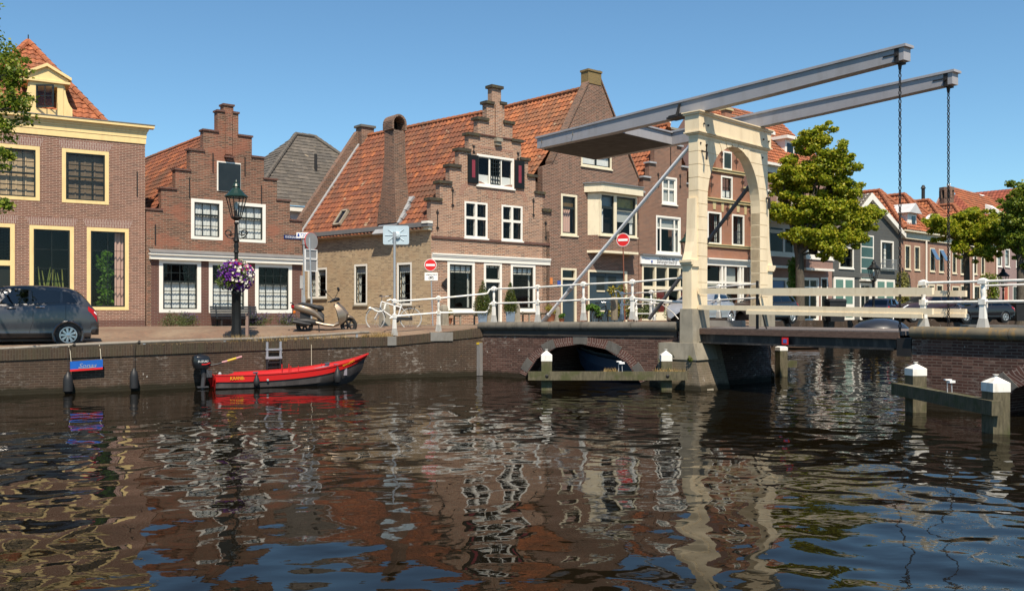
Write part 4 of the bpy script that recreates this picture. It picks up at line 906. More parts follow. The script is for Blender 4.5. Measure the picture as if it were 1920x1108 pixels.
for r in ((1326, 396, 1352, 459), (1372, 401.5, 1395, 462)): window(f6, h6, r, holes, FRAMEW, .1, SASH, .05, 3, 2, rows=[.35, .62], bar=.02, curtain=[('drape', .8, 1, GREYC), ('room', .9, DARKGAP)], proud=.03)
a0, a1, b0, b1 = f6.rect((1324, 496, 1411, 598)); holes.append((a0, a1, b0, b1)); m = MB(); H = b1 - b0
for q in (0, .33, .40, .72, .78, 1): fbox(m, f6, a0 + (a1 - a0) * q - .07, a0 + (a1 - a0) * q + .07, b0, b1, -.15, .03)
fbox(m, f6, a0, a1, b0 + H * .66, b0 + H * .70, -.14, .028); fbox(m, f6, a0, a1, b0, b0 + .5, -.14, .027)
sf = m.build('shop_front', FRAMEW, h6); m = MB(); m.quad(f6.W(a0, b0, -.06), f6.W(a1, b0, -.06), f6.W(a1, b1, -.06), f6.W(a0, b1, -.06)); m.build('pane', GLASS, sf)
m = MB(); m.quad(f6.W(a0, b0, -1.5), f6.W(a1, b0, -1.5), f6.W(a1, b1, -1.5), f6.W(a0, b1, -1.5)); m.build('room_shade_sheet', DARKGAP, sf)
m = MB(); fbox(m, f6, a0 + (a1 - a0) * .02, a0 + (a1 - a0) * .31, b0 + H * .3, b0 + H * .66, -.3, -.28); fbox(m, f6, a0 + (a1 - a0) * .42, a0 + (a1 - a0) * .70, b0 + H * .7, b1 - .1, -.3, -.28); m.build('grey_blind', GREYC, sf)
for (pxa, pxb, pya, h_) in ((1324, 1411, 371.4, .14), (1333, 1395, 316, .14), (1324, 1411, 458, .12)):
    sa, za = f6.at(pxa, pya); m = MB(); fbox(m, f6, sa, f6.s(pxb), za - h_, za, 0, .10); fbox(m, f6, sa, f6.s(pxb), za, za + .05, 0, .15); m.build('cream_band', paint('ochre_band', (.55, .45, .24), .6), h6)
sa, za = f6.at(1323, 497); m = MB()
for q0, q1, o in ((0, .2, .06), (.2, .34, .13), (.34, .42, .22)): fbox(m, f6, sa, f6.s(1412), za + q0, za + q1, 0, o)
m.build('shop_cornice', FRAMEW, h6)
for px, py, L in ((1353, 296, 1.0), (1380, 298, 1.2), (1333, 341, 1.2), (1392, 351, 1.2), (1363.5, 402, 1.3), (1406, 405, 1.2)): scroll(f6, px, py, h6, L)
for r in ((1326, 396, 1352, 459), (1372, 401.5, 1395, 462)):
    a0, a1, b0, b1 = f6.rect(r); m = MB(); sc2 = (a0 + a1) / 2
    for s_, w_ in ((sc2, .16), (a0 - .12, .13), (a1 + .12, .13)): fprism(m, f6, [(s_ - w_ * .7, b1 + .15 + (0 if s_ == sc2 else -.1)), (s_ + w_ * .7, b1 + .15 + (0 if s_ == sc2 else -.1)), (s_ + w_, b1 + .62), (s_ - w_, b1 + .62)], 0, .03)
    m.build('arch_stone', paint('ochre_band', (.55, .45, .24), .6), h6)
ol = [f6.at(*p) for p in ol6]; m = MB(); wall_mesh(m, f6, [(ol[-1][0], GZ - .3)] + ol[::-1] + [(ol[0][0], GZ - .3)], holes, .3); shell(m, f6, ol[0][0], ol[-1][0], GZ - .3, ol[0][1] - .3, 9); m.build('wall', B6, h6)
cr = [(a[0], b[0], a[1]) for a, b in zip(ol6[:-1], ol6[1:]) if abs(a[1] - b[1]) < 4 and b[0] - a[0] > 4]; caps(f6, cr, h6, paint('ochre_band', (.55, .45, .24), .6), .1, .06, -.35, .10)
# orange roof block showing above the portal
ra = px2w(1352, 232, 62); rb = px2w(1446, 244, 66); rp = px2w(1392, 196, 66)
rt0 = px2w(1330, 225, 60); rt1 = px2w(1440, 262, 64); ap0 = px2w(1372, 192, 65); ap1 = px2w(1402, 198, 68)
a = rt1 - rt0; a.z = 0; base = Vector((rt0.x, rt0.y, 11.0)); ah = a.normalized(); aw = a.length + 3; inn_ = Vector((-ah.y, ah.x, 0))
A0 = base + ah * 3.0 + inn_ * 4; A0.z = EYE + (HY - 193) / F * A0.y
u = 3.0; bvec = A0 - base - ah * u; r6 = roof_tiles('roof', base, ah * aw, bvec, T_BRIGHT, h6, poly=[(0, 0), (aw, 0), (4.6, bvec.length), (u, bvec.length)], tw=.27, th=.36, amp=.045, lift=.05)
tri_roof('roof', base + ah * aw, base + ah * aw + inn_ * 8, A0 + ah * 1.6, T_BRIGHT, h6, tw=.27, th=.36, amp=.045); ridge_tiles('hip_tiles', [A0, A0 + ah * 1.6, base + ah * aw], .16, T_OLD, r6)
m = MB(); q = base; m.hexa([q, q + ah * aw, q + ah * aw + inn_ * 8, q + inn_ * 8] + [x + Vector((0, 0, .02)) for x in (q, q + ah * aw, q + ah * aw + inn_ * 8, q + inn_ * 8)]); m.build('roof_base', BCH, h6)
ck = px2w(1363, 222, 60); co = chimney(ck, f6.d, .35, .35, 11, ck.z, BCH, h6, STONE, .15, .12); m = MB(); m.lathe(Vector((ck.x, ck.y, ck.z + .15)), [(.22, 0), (.24, .3), (.4, .34), (.42, .42), (.3, .5)], 10); m.build('chimney_pot', STONE, co)
# ================================================================== HOUSE 7: rosy bay-window houses behind the lime tree
f7 = Fa(1414, f6.D(f6.s(1414)), 1.2)
h7 = thing('rosy_brick_house', 'rosy brick house with white bay windows partly hidden by the big lime tree', 'house', f7.W(5, GZ), f7.ang())
s1_ = f7.s(1560); ze7 = f7.at(1445, 312)[1]
holes = []
window(f7, h7, (1444, 520, 1477, 600), holes, FRAMEW, .12, FRAMEW, .05, 1, 1, cols=[], rows=[.55], bar=.1, curtain=[('shade', .72, 1, paint('blue_shop_blind', (.06, .15, .38), .5)), ('room', 1, DARKGAP)])
window(f7, h7, (1506, 520, 1535, 602), holes, FRAMEW, .12, FRAMEW, .06, 2, 1, cols=[.45], rows=[.8], bar=.12, curtain=[('room', 1, DARKGAP)])
window(f7, h7, (1539, 520, 1552, 604), holes, FRAMEW, .1, SASH, .06, 1, 1, cols=[], rows=[.72], bar=.14, curtain=[('room', 1, DARKGAP)])
m = MB(); wall_mesh(m, f7, [(0, GZ - .3), (s1_, GZ - .3), (s1_, ze7), (0, ze7)], holes, .3); shell(m, f7, 0, s1_, GZ - .3, ze7, 9); m.build('wall', B7, h7)
for (pa, pb, yt, yb, yl) in ((1424, 1488.6, 418, 483, 501), (1497, 1547.6, 447, 488, 505.5)):
    a0, b1 = f7.at(pa, yt); a1, b0 = f7.at(pb, yb); zl = f7.at(pb, yl)[1]; g = f7.shift(.55)
    by = FB((f7, a0, a1, zl, b0, 0, .55), 'bay_base', B7, h7)
    FB((f7, a0 - .06, a1 + .06, zl - .14, zl, 0, .62), 'bay_ledge', FRAMEW, by)
    window(g, h7, (a0, a1, b0, b1), None, FRAMEW, .18, FRAMEW, .09, 2, 1, cols=[.5], rows=[.8], bar=.22, world=True, sill=True, name='bay_window', curtain=[('drape', .0, .16, CURT), ('drape', .86, 1, CURT), ('room', .4, DARKGAP)])
    m = MB(); fbox(m, f7, a0, a0 + .1, b0, b1, 0, .5); fbox(m, f7, a1 - .1, a1, b0, b1, 0, .5); fbox(m, f7, a0 - .15, a1 + .15, b1, b1 + .2, 0, .72); m.build('bay_cornice', FRAMEW, by)
    window(g.shift(-.5), h7, (a0 + .1, a1 - .1, b1 + .4, b1 + 2.1), None, FRAMEW, .12, FRAMEW, .06, 4, 2, world=True, sill=True, curtain=[('room', .3, DARKGAP)], proud=.05)
m = MB(); fbox(m, f7, -.1, s1_, ze7 - .4, ze7, 0, .12); fbox(m, f7, -.1, s1_, ze7, ze7 + .16, -.1, .4); m.build('cornice', FRAMEW, h7)
E = f7.W(0, ze7 + .1, .35); up = Vector((0, 0, 4.6)) - f7.n * 4.8
r7 = roof_tiles('roof', E, f7.d * s1_, up, T_BRIGHT, h7, tw=.27, th=.36, amp=.045, lift=.05)
m = MB(); E2_ = E + up; m.prism([E, E + up, E - f7.n * 9], f7.d * .2); m.prism([E + f7.d * (s1_ - .2), E + f7.d * (s1_ - .2) + up, E + f7.d * (s1_ - .2) - f7.n * 9], f7.d * .2); m.build('gable_end', B7, h7)
for pxd in (1436, 1500):
    sd_ = f7.s(pxd); g = f7.shift(-.9); dm = FB((g, sd_ - .3, sd_ + 1.7, ze7 + .6, ze7 + 2.2, -2.6, 0), 'dormer', FRAMEW, h7)
    m = MB(); fbox(m, g, sd_ - .1, sd_ + .6, ze7 + .85, ze7 + 1.95, .002, .02); fbox(m, g, sd_ + .75, sd_ + 1.5, ze7 + .85, ze7 + 1.95, .002, .02); m.build('pane', GLASSD, dm)
    FB((g, sd_ - .5, sd_ + 1.9, ze7 + 2.2, ze7 + 2.4, -2.8, .3), 'dormer_roof', FRAMEW, dm)

# ================================================================== HOUSE 8: grey clad gable
CLAD = None
t = NT('grey_weatherboard'); p = t.uv(); sx = t.n('ShaderNodeSeparateXYZ'); t.l(p, sx.inputs[0]); fr = t.math('FRACT', t.math('MULTIPLY', sx.outputs[1], 1 / .24))
c = t.mix(t.noise(3, t.geo(), 4), (.085, .088, .085), (.115, .118, .112)); c = t.mix(t.ramp(fr, [(.0, (1, 1, 1)), (.09, (0, 0, 0))]), c, (.035, .035, .035)); t.bump(fr, .8, .02); CLAD = t.done(c, .6, 0, .3)
f8 = Fa(1560, f7.D(s1_), 1.2)
h8 = thing('grey_clad_house', 'grey weatherboarded gable house with white edging and sea green panels', 'house', f8.W(4, GZ), f8.ang())
sL, sR = 0, f8.s(1687); pk = f8.at(1628.4, 366); zeL = f8.at(1686, 432)[1]; sm = pk[0]; zeL2 = zeL
holes = []
window(f8, h8, (1573, 462, 1600, 504), holes, FRAMEW, .1, SASH, .05, 2, 2, curtain=[('room', .8, DARKGAP)], proud=.04)
window(f8, h8, (1651, 450.5, 1675, 507), holes, FRAMEW, .13, SASH, .07, 2, 3, curtain=[('drape', .5, .7, CURT), ('room', .9, DARKGAP)], proud=.04)
m = MB(); a0, a1, b0, b1 = f8.rect((1649.5, 486, 1676, 506))
for i in range(14): q = a0 + (a1 - a0) * i / 13; fbox(m, f8, q - .012, q + .012, b0, b1, .2, .22)
fbox(m, f8, a0, a1, b1 - .03, b1, .19, .23); fbox(m, f8, a0, a1, b0, b0 + .03, .0, .23); m.build('balcony_rail', GREYM, h8)
for k, r in enumerate(((1562, 519, 1600, 600), (1640.6, 523, 1676, 600))):
    a0, a1, b0, b1 = f8.rect(r); gd = FB((f8, a0, a1, b0, b1, 0, .08), 'garage_door', FRAMEW, h8); m = MB()
    for i in range(2):
        for j in range(3): x = a0 + (a1 - a0) * (.08 + .47 * i); y = b0 + (b1 - b0) * (.06 + .32 * j); fbox(m, f8, x, x + (a1 - a0) * .36, y, y + (b1 - b0) * .24, .02, .09)
    m.build('green_panel', GREENSH, gd)
a0, a1, b0, b1 = f8.rect((1613.5, 440, 1637, 525)); sp = FB((f8, a0, a1, b0, b1, 0, .06), 'strip_window', FRAMEW, h8); m = MB()
for j in range(4): y = b0 + (b1 - b0) * (.02 + .245 * j); fbox(m, f8, a0 + .02, a1 - .16, y, y + (b1 - b0) * .215, .03, .075)
m.build('green_panel', paint('dark_sea_green', (.045, .10, .095), .25), sp); FB((f8, a0 - .15, a1 + .05, b0 - .12, b0, 0, .5), 'canopy', FRAMEW, sp)
window(f8, h8, (1612, 530, 1634, 602), holes, FRAMEW, .14, FRAMEW, .06, 2, 1, rows=[], curtain=[('room', .9, DARKGAP)], proud=.03, name='door')
m = MB(); wall_mesh(m, f8, [(0, GZ - .3), (sR, GZ - .3), (sR, zeL), (sm, pk[1]), (0, f8.at(1560, 452)[1])], holes, .3); zl8 = f8.at(1560, 452)[1]; shell(m, f8, 0, sR, GZ - .3, min(zeL, zl8) - .1, 10); m.build('wall', CLAD, h8)
FB((f8, 0, sR, GZ + 3.05, GZ + 3.35, .0, .10), 'clad_band', CLAD, h8)
m = MB(); L_ = .5
for (sa, za, sb, zb) in ((sm, pk[1], sR + .35, zeL - .35), (sm, pk[1], -.35, zl8 - .35)): fprism(m, f8, [(sa, za + .12), (sb, zb + .12), (sb, zb - .22), (sa, za - .34)], -.1, .32)
m.build('barge_board', FRAMEW, h8)
TG = f8.W(sm, pk[1] + .1, .3); r8 = roof_tiles('roof', f8.W(sR + .3, zeL - .2, .3), -f8.n * 10, TG - f8.W(sR + .3, zeL - .2, .3), T_BRIGHT, h8, tw=.27, th=.36, amp=.045); roof_tiles('roof', f8.W(-.3, zl8 - .2, .3) - f8.n * 10, f8.n * 10, TG - f8.W(-.3, zl8 - .2, .3), T_GREY, h8, tw=.27, th=.36)
window(f8, h8, (1617, 384, 1640, 402), None, FRAMEW, .1, SASH, .05, 2, 1, curtain=[('room', .3, DARKGAP)], proud=.06, deep=-.03, name='attic_window')

# ================================================================== HOUSES 9a-d: row of four salmon brick houses
f9 = Fa(1688, f8.D(sR), 1.1)
bounds = [1688, 1736, 1779, 1824, 1868]
lab9 = ['salmon brick terrace house with a white dormer, next to the grey clad house', 'salmon brick terrace house with two tilted blue vent windows', 'salmon brick terrace house directly behind the smaller canal tree trunk', 'salmon brick terrace house with ivy, last of its row before the purple house']
win9 = [((1696.6, 459, 1707, 505.5), (1714.5, 461, 1724.8, 507)), ((1743.5, 464.5, 1752.4, 509.5), (1760.5, 467, 1769, 511)), ((1785.5, 470, 1793.5, 513), (1801, 473, 1809, 515)), ((1825, 478, 1832, 514.5), (1839.6, 480, 1846.5, 516))]
gw9 = [((1697, 533, 1706, 578), (1720, 533, 1730, 582)), ((1741, 533, 1753, 576), (1756, 533, 1768, 576)), ((1785, 536, 1799, 578), (1801, 534, 1812, 590)), ((1826, 535, 1838, 585), (1841, 534, 1850, 590))]
pk9 = [359, 366, 377, 385]
zg9 = f9.at(1690.7, 434)[1]
for i in range(4):
    sa, sb = f9.s(bounds[i]), f9.s(bounds[i + 1])
    h = thing('terrace_house', lab9[i], 'house', f9.W((sa + sb) / 2, GZ), f9.ang(), 'salmon brick terrace houses by the canal')
    holes = []
    for r in win9[i]:
        wo = window(f9, h, r, holes, CREAM, .1, SASH, .05, 1, 2, cols=[], rows=[.5 if i != 1 else .62], bar=.06, curtain=[('room', .8, DARKGAP)] + ([('drape', .1, .8, CURT)] if i == 0 else []))
        if i == 1:
            q = holes[-1]; m = MB(); z_ = q[3] - .1; m.hexa([f9.W(q[0] + .1, z_ - .85, .45), f9.W(q[1] - .1, z_ - .85, .45), f9.W(q[1] - .1, z_, .02), f9.W(q[0] + .1, z_, .02)] + [f9.W(q[0] + .1, z_ - .82, .48), f9.W(q[1] - .1, z_ - .82, .48), f9.W(q[1] - .1, z_ + .03, .05), f9.W(q[0] + .1, z_ + .03, .05)]); m.build('vent_light', paint('blue_reflecting_glass', (.09, .16, .26), .15, spec=.8), wo)
    for r in gw9[i]: window(f9, h, r, holes, CREAM, .12, SASH, .06, 2, 2, rows=[.7], curtain=[('room', .9, DARKGAP)])
    m = MB(); wall_mesh(m, f9, [(sa, GZ - .3), (sb, GZ - .3), (sb, zg9), (sa, zg9)], holes, .3); shell(m, f9, sa, sb, GZ - .3, zg9, 9); m.build('wall', B9, h)
    m = MB(); fbox(m, f9, sa, sb - .003, zg9 - .5, zg9, 0, .12); fbox(m, f9, sa, sb - .003, zg9, zg9 + .14, -.1, .38); m.build('gutter_board', CREAM, h)
    m = MB(); m.tube([f9.W(sb - .15, GZ, .1), f9.W(sb - .15, zg9 - .5, .1)], .07, 6); m.build('downpipe', FRAMEW, h)
    # hipped roof, ridge running away from the street
    mid = (sa + sb) / 2; inset = 2.6; A = f9.W(sa, zg9 + .1, .35); B = f9.W(sb, zg9 + .1, .35)
    pp = [(1659.6), 1707, 1749, 1796][i]
    zr9 = EYE + (HY - pk9[i]) / F * (f9.D(mid) + inset * .7); Pk = f9.W(mid, zr9, -inset); bk = -f9.n * 6
    rf = tri_roof('roof', A, B, Pk, T_BRIGHT, h, tw=.3, th=.38, amp=.05, lift=.06)
    for (q0, q1) in ((A, -1), (B, 1)):
        a = bk + f9.n * -inset; ln = a.length; base = q0 if q1 > 0 else q0 + a
        av = a if q1 > 0 else -a; ah = av.normalized(); u = (Pk - base).dot(ah); u2 = (Pk + bk - base).dot(ah); bb = Pk - base - ah * u
        roof_tiles('roof', base, av, bb, T_BRIGHT if i != 2 else T_OLD, h, poly=[(0, 0), (ln, 0), (max(u, u2), bb.length), (min(u, u2), bb.length)] if q1 < 0 else [(0, 0), (ln, 0), (max(u, u2), bb.length), (min(u, u2), bb.length)], tw=.3, th=.38, amp=.05, lift=.06)
    ridge_tiles('hip_tiles', [A + Vector((0, 0, .08)), Pk + Vector((0, 0, .08)), B + Vector((0, 0, .08))], .17, T_BRIGHT, rf); ridge_tiles('ridge_tiles', [Pk + Vector((0, 0, .08)), Pk + bk + Vector((0, 0, .08))], .17, T_BRIGHT, rf)
    if i == 0:
        sx_ = f9.s(1712); g = f9.shift(-.1); zt = f9.at(1712, 400)[1]
        dm = FB((g, sx_ - .7, sx_ + .8, zg9 + .1, zt, -2.5, 0), 'dormer', FRAMEW, h); FB((g, sx_ + .0, sx_ + .6, zg9 - .25, zt - .2, .002, .03), 'pane', GLASSD, dm)
        m = MB(); m.prism([g.W(sx_ - 1, zt, .3), g.W(sx_ + 1.1, zt, .3), g.W(sx_ + .05, zt + .75, .3)], -g.n * 3); m.build('dormer_roof', paint('pale_dormer_roof', (.55, .55, .55), .6), dm)
    if i == 1:
        p = px2w(1746, 411, f9.D(mid) - .3); m = MB(); m.lathe(p, [(.001, -.06), (.3, -.03), (.42, .05), (.40, .07), (.28, 0), (.001, -.03)], 14, (-.5, -.7, .3)); m.tube([p, p + Vector((.1, .5, -.5))], .03, 5); tag(m.build('satellite_dish', SIGNW, None, smooth=True), 'white satellite dish on the terrace roof beside the small canal tree', 'dish')
# ================================================================== HOUSE 10 and the big roof behind
f10 = Fa(1868, f9.D(f9.s(1868)), 1.0)
h10 = thing('purple_brick_house', 'dusty purple brick house with a red door at the far right of the street', 'house', f10.W(5, GZ), f10.ang()); holes = []
zq = f10.at(1870, 452)[1]
for r in ((1868.8, 470, 1878.5, 500.5), (1884, 466, 1893, 501), (1905, 474, 1921, 503)): window(f10, h10, r, holes, FRAMEW, .12, SASH, .06, 1 if r[0] < 1900 else 2, 1, cols=[] if r[0] < 1900 else None, rows=[.72], bar=.1, curtain=[('net', .1, .9, GREYC), ('room', .8, DARKGAP)])
window(f10, h10, (1882, 534, 1891, 587), holes, CREAM, .12, paint('red_door', (.40, .07, .03), .4), .5, 1, 1, cols=[], rows=[], sill=False, curtain=[('room', .4, DARKGAP)], name='door')
window(f10, h10, (1899, 535, 1909, 575), holes, FRAMEW, .12, SASH, .06, 1, 2, cols=[], curtain=[('room', .8, DARKGAP)])
m = MB(); wall_mesh(m, f10, [(0, GZ - .3), (12, GZ - .3), (12, zq), (0, zq)], holes, .3); shell(m, f10, 0, 12, GZ - .3, zq, 9); m.build('wall', B10, h10)
FB((f10, 0, 12, zq, zq + .3, -.1, .3), 'gutter_board', CREAM, h10)
roof_tiles('roof', f10.W(0, zq + .25, .3), f10.d * 12, Vector((0, 0, 5)) - f10.n * 4.5, T_BRIGHT, h10, tw=.3, th=.38, amp=.05, lift=.06)
fb = Fa(1690, 84, 1.3)
hb = thing('large_red_roofed_building', 'long building with dark red roof and big brick stack behind the terrace', 'building', fb.W(8, GZ), fb.ang())
zb_ = 8.5; zt_ = EYE + (HY - 372) / F * 88; Lb = fb.s(1905)
m = MB(); wall_mesh(m, fb, [(0, GZ), (Lb, GZ), (Lb, zb_), (0, zb_)], []); shell(m, fb, 0, Lb, GZ, zb_, 12); m.build('wall', B7, hb)
T_RED = tilemat('dark_red_tiles', [(.28, .075, .045), (.25, .065, .04), (.31, .085, .05), (.22, .06, .04)], .3)
A = fb.W(-.3, zb_, .3); up = Vector((0, 0, zt_ - zb_)) - fb.n * 6
rb = roof_tiles('roof', A, fb.d * (Lb + .6), up, T_RED, hb, poly=[(0, 0), (Lb + .6, 0), (Lb - 4.5, up.length), (3, up.length)], tw=.35, th=.42, amp=.05, lift=.06)
tri_roof('roof', A + fb.d * (Lb + .6), A + fb.d * (Lb + .6) - fb.n * 12, A + fb.d * (Lb - 4.5) + up, T_RED, hb, tw=.35, th=.42, amp=.05); tri_roof('roof', A - fb.n * 12, A, A + fb.d * 3 + up, T_RED, hb, tw=.35, th=.42, amp=.05)
ridge_tiles('ridge_tiles', [A + fb.d * 3 + up, A + fb.d * (Lb - 4.5) + up, A + fb.d * (Lb + .6)], .2, T_RED, rb)
ck = px2w(1775, 352, 82); chm = MB(); c_ = Vector((ck.x, ck.y, 0)); chm.lathe(Vector((ck.x, ck.y, 6)), [(.62, 0), (.62, ck.z - 6 - 1.0)], 8); co = chm.build('chimney', BCH, hb)
chm = MB()
for i in range(8): an = math.pi * 2 * i / 8 + .2; chm.obox(c_ + Vector((math.cos(an) * .5, math.sin(an) * .5, 0)), Vector((math.cos(an), math.sin(an), 0)) * .12, Vector((-math.sin(an), math.cos(an), 0)) * .1, .7, ck.z - 1.0)
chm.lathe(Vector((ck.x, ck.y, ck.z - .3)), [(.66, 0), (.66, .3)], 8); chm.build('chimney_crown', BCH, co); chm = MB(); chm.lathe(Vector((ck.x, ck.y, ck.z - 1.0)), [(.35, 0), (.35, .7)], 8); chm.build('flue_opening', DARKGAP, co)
vp = px2w(1731, 360, 82); m = MB(); m.tube([vp - Vector((0, 0, 1.5)), vp + Vector((0, 0, .3))], .16, 8); m.tube([vp + Vector((0, 0, .3)), vp + Vector((0, 0, .6))], [.24, .1], 8); m.build('vent_pipe', IRON, hb)
fc = Fa(1872, 96, 1.3); hc = thing('far_gabled_house', 'red gable roof rising above the far right tree', 'house', fc.W(4, GZ), fc.ang())
m = MB(); zt = EYE + (HY - 352) / F * 98; m.prism([fc.W(0, GZ), fc.W(10, GZ), fc.W(10, 9), fc.W(5, zt), fc.W(0, 10)], -fc.n * 9); m.build('wall', B7, hc)
roof_tiles('roof', fc.W(-.3, 9.7, .3) - fc.n * 9, fc.n * 9, fc.W(5, zt + .1, .3) - fc.W(-.3, 9.7, .3), T_RED, hc, tw=.4, th=.45, amp=.05); roof_tiles('roof', fc.W(10.3, 8.7, .3), -fc.n * 9, fc.W(5, zt + .1, .3) - fc.W(10.3, 8.7, .3), T_RED, hc, tw=.4, th=.45, amp=.05)
p = px2w(1870, 400, 80); m = MB(); q = f10.d; m.hexa([p, p + q * 2, p + q * 2 - f10.n * 1, p - f10.n * 1] + [x + Vector((0, 0, h_)) for x, h_ in ((p, .3), (p + q * 2, .1), (p + q * 2 - f10.n, .9), (p - f10.n, .9))])
m.build('dormer', FRAMEW, h10)
# ================================================================== water, ground, quay
U = Vector((.5926, -.8056, 0)).normalized(); PV = Vector((.705, .709, 0)).normalized(); QV = Vector((PV.y, -PV.x, 0))
B0 = Vector((.814, 29.45, 0))                      # front balance beam, far end; the bridge axis runs along U
QL = [(-40, 8.0, 1.0), (-26, 14.4, 1.02), (-12.3, 21.8, 1.08), (-9.47, 23.32, 1.15), (-6.36, 25.75, 1.2), (-3.58, 27.7, 1.235), (-.93, 28.7, 1.477)]   # quay edge with its height
BW0, BW1 = Vector((-.93, 28.7, 0)), Vector((4.42, 24.25, 0))            # left abutment front wall (flared)
PN = Vector((4.88, 23.75, 0))                      # near corner of the portal
RA0 = Vector((8.36, 18.95, 0)); RA1 = RA0 + U * 12 # right abutment front wall
FARL = PN + PV * 4.9 - U * .2; DW = 4.0
ctrl = [(x, y, z) for x, y, z in QL] + [(-13.8, 34, 1.40), (-19, 31, 1.38), (-10.5, 37, 1.38), (-3.6, 40, 1.39), (0, 43, 1.42), (3.9, 46.5, 1.42), (10, 50, 1.42), (18, 58, 1.42), (30, 70, 1.42), (50, 90, 1.42),
        (1.5, 30.5, 1.56), (4.5, 27, 1.60), (6.5, 27.5, 1.60), (4.5, 32, 1.56), (2, 35, 1.46), (8, 31, 1.58), (8.6, 38, 1.46), (-5.85, 28.3, 1.34), (-3.7, 30, 1.43), (-2, 31.5, 1.5), (-8.09, 26.6, 1.27), (-12, 24.6, 1.08), (-11.5, 25.6, 1.1), (-16, 24, 1.06),
        (8.9, 19.5, 1.62), (11, 21.5, 1.62), (12, 14, 1.5), (16, 18, 1.5), (25, 20, 1.4), (40, 30, 1.4), (24, 50, 1.42), (-9, 31, 1.34), (-6, 33, 1.38)]
CT = np.array(ctrl)
def zg(x, y):
    d2 = (CT[:, 0] - x) ** 2 + (CT[:, 1] - y) ** 2 + .3; w_ = 1 / d2 ** 1.6
    return float((w_ * CT[:, 2]).sum() / w_.sum())
def gp(px, D, dz=0): x = (px - CX) / F * D; return Vector((x, D, zg(x, D) + dz))
# paving: small clay bricks in the street
t = NT('street_clay_paving'); p = t.geo(); b = t.n('ShaderNodeTexBrick'); t.l(t.map(p, (1, 1, 1), (0, 0, 0), (0, 0, R(28))), b.inputs['Vector'])
b.inputs['Color1'].default_value = (.20, .115, .075, 1); b.inputs['Color2'].default_value = (.155, .095, .068, 1); b.inputs['Mortar'].default_value = (.14, .11, .075, 1)
b.inputs['Scale'].default_value = 1; b.inputs['Brick Width'].default_value = .21; b.inputs['Row Height'].default_value = .07; b.inputs['Mortar Size'].default_value = .006
f = t.noise(.7, p, 6, .6); c = t.mix(t.ramp(f, [(.35, (0, 0, 0)), (.65, (.7, .7, .7))]), b.outputs['Color'], (.25, .19, .13)); nz2 = t.noise(6, p, 4)
c = t.mix(t.ramp(nz2, [(.55, (0, 0, 0)), (.75, (.5, .5, .5))]), c, (.09, .065, .05)); t.bump(b.outputs['Fac'], .3, .01); PAVE = t.done(c, .85, 0, .25)
t = NT('quay_edge_grit'); p = t.geo(); f = t.noise(2.2, p, 6, .65); c = t.ramp(f, [(.3, (.13, .10, .07)), (.5, (.22, .18, .13)), (.68, (.28, .22, .14))]); t.bump(f, .4, .02); GRIT = t.done(c, .9, 0, .2)
ASPH = paint('grey_asphalt', (.075, .07, .066), .9, var=.15)
# ground polygon: everything that is land on the far side, as a grid clipped against the canal
LANDL = [Vector(q) for q in QL] + [Vector((BW1.x, BW1.y, 1.6)), Vector((PN.x, PN.y, 1.6))]
canal_back = [PN + QV * .05, PN + PV * DW, Vector((13.3, 46.5, 0)), Vector((16.6, 52.5, 0)), Vector((24.0, 59.0, 0)), Vector((36, 68, 0)), Vector((60, 84, 0)), Vector((75, 60, 0)), Vector((20, 31, 0)), RA0 + PV * DW, RA0]
def inpoly(x, y, poly):
    c = False; n = len(poly)
    for i in range(n):
        a, b_ = poly[i], poly[(i + 1) % n]
        if (a.y > y) != (b_.y > y) and x < (b_.x - a.x) * (y - a.y) / (b_.y - a.y) + a.x: c = not c
    return c
def land_sheet(name, outline, mat, label_kind='structure', step=1.5, dz=0.0):
    """a ground sheet with given outline; height follows zg()"""
    bm = bmesh.new(); P = [Vector((p.x, p.y, 0)) for p in outline]; tri = tessellate_polygon([P])
    vsb = [bm.verts.new(p) for p in P]
    for t3 in tri:
        try: bm.faces.new([vsb[i] for i in t3])
        except Exception: pass
    for _ in range(9):
        es = [e for e in bm.edges if e.calc_length() > step and (Vector((e.verts[0].co + e.verts[1].co)) / 2).length < 90]
        if not es: break
        bmesh.ops.subdivide_edges(bm, edges=es, cuts=1, use_grid_fill=False); bmesh.ops.triangulate(bm, faces=bm.faces[:])
    for v in bm.verts: v.co.z = zg(v.co.x, v.co.y) + dz
    bmesh.ops.recalc_face_normals(bm, faces=bm.faces)
    if sum(f.normal.z for f in bm.faces) < 0: bmesh.ops.reverse_faces(bm, faces=bm.faces)
    me = bpy.data.meshes.new(name); bm.to_mesh(me); bm.free(); me.materials.append(mat); me.polygons.foreach_set('use_smooth', [True] * len(me.polygons))
    o = link(bpy.data.objects.new(name, me)); o['kind'] = label_kind; return o
V3 = lambda x, y: Vector((x, y, 0))
left_land = [V3(x, y) for x, y, z in QL] + [BW1, PN + QV * -.1, PN + PV * DW - QV * .1, V3(13.3, 46.5), V3(16.6, 52.5), V3(24.0, 59.0), V3(36, 68), V3(60, 84), V3(140, 150), V3(140, 420), V3(-300, 420), V3(-300, 8)]
land_sheet('street', left_land, PAVE)
right_land = [RA0 + U * .02, RA0 + PV * DW, V3(20, 31), V3(75, 60), V3(140, 110), V3(140, -20), RA1 + V3(0, -4), RA1]
land_sheet('right_bank_street', right_land, PAVE)
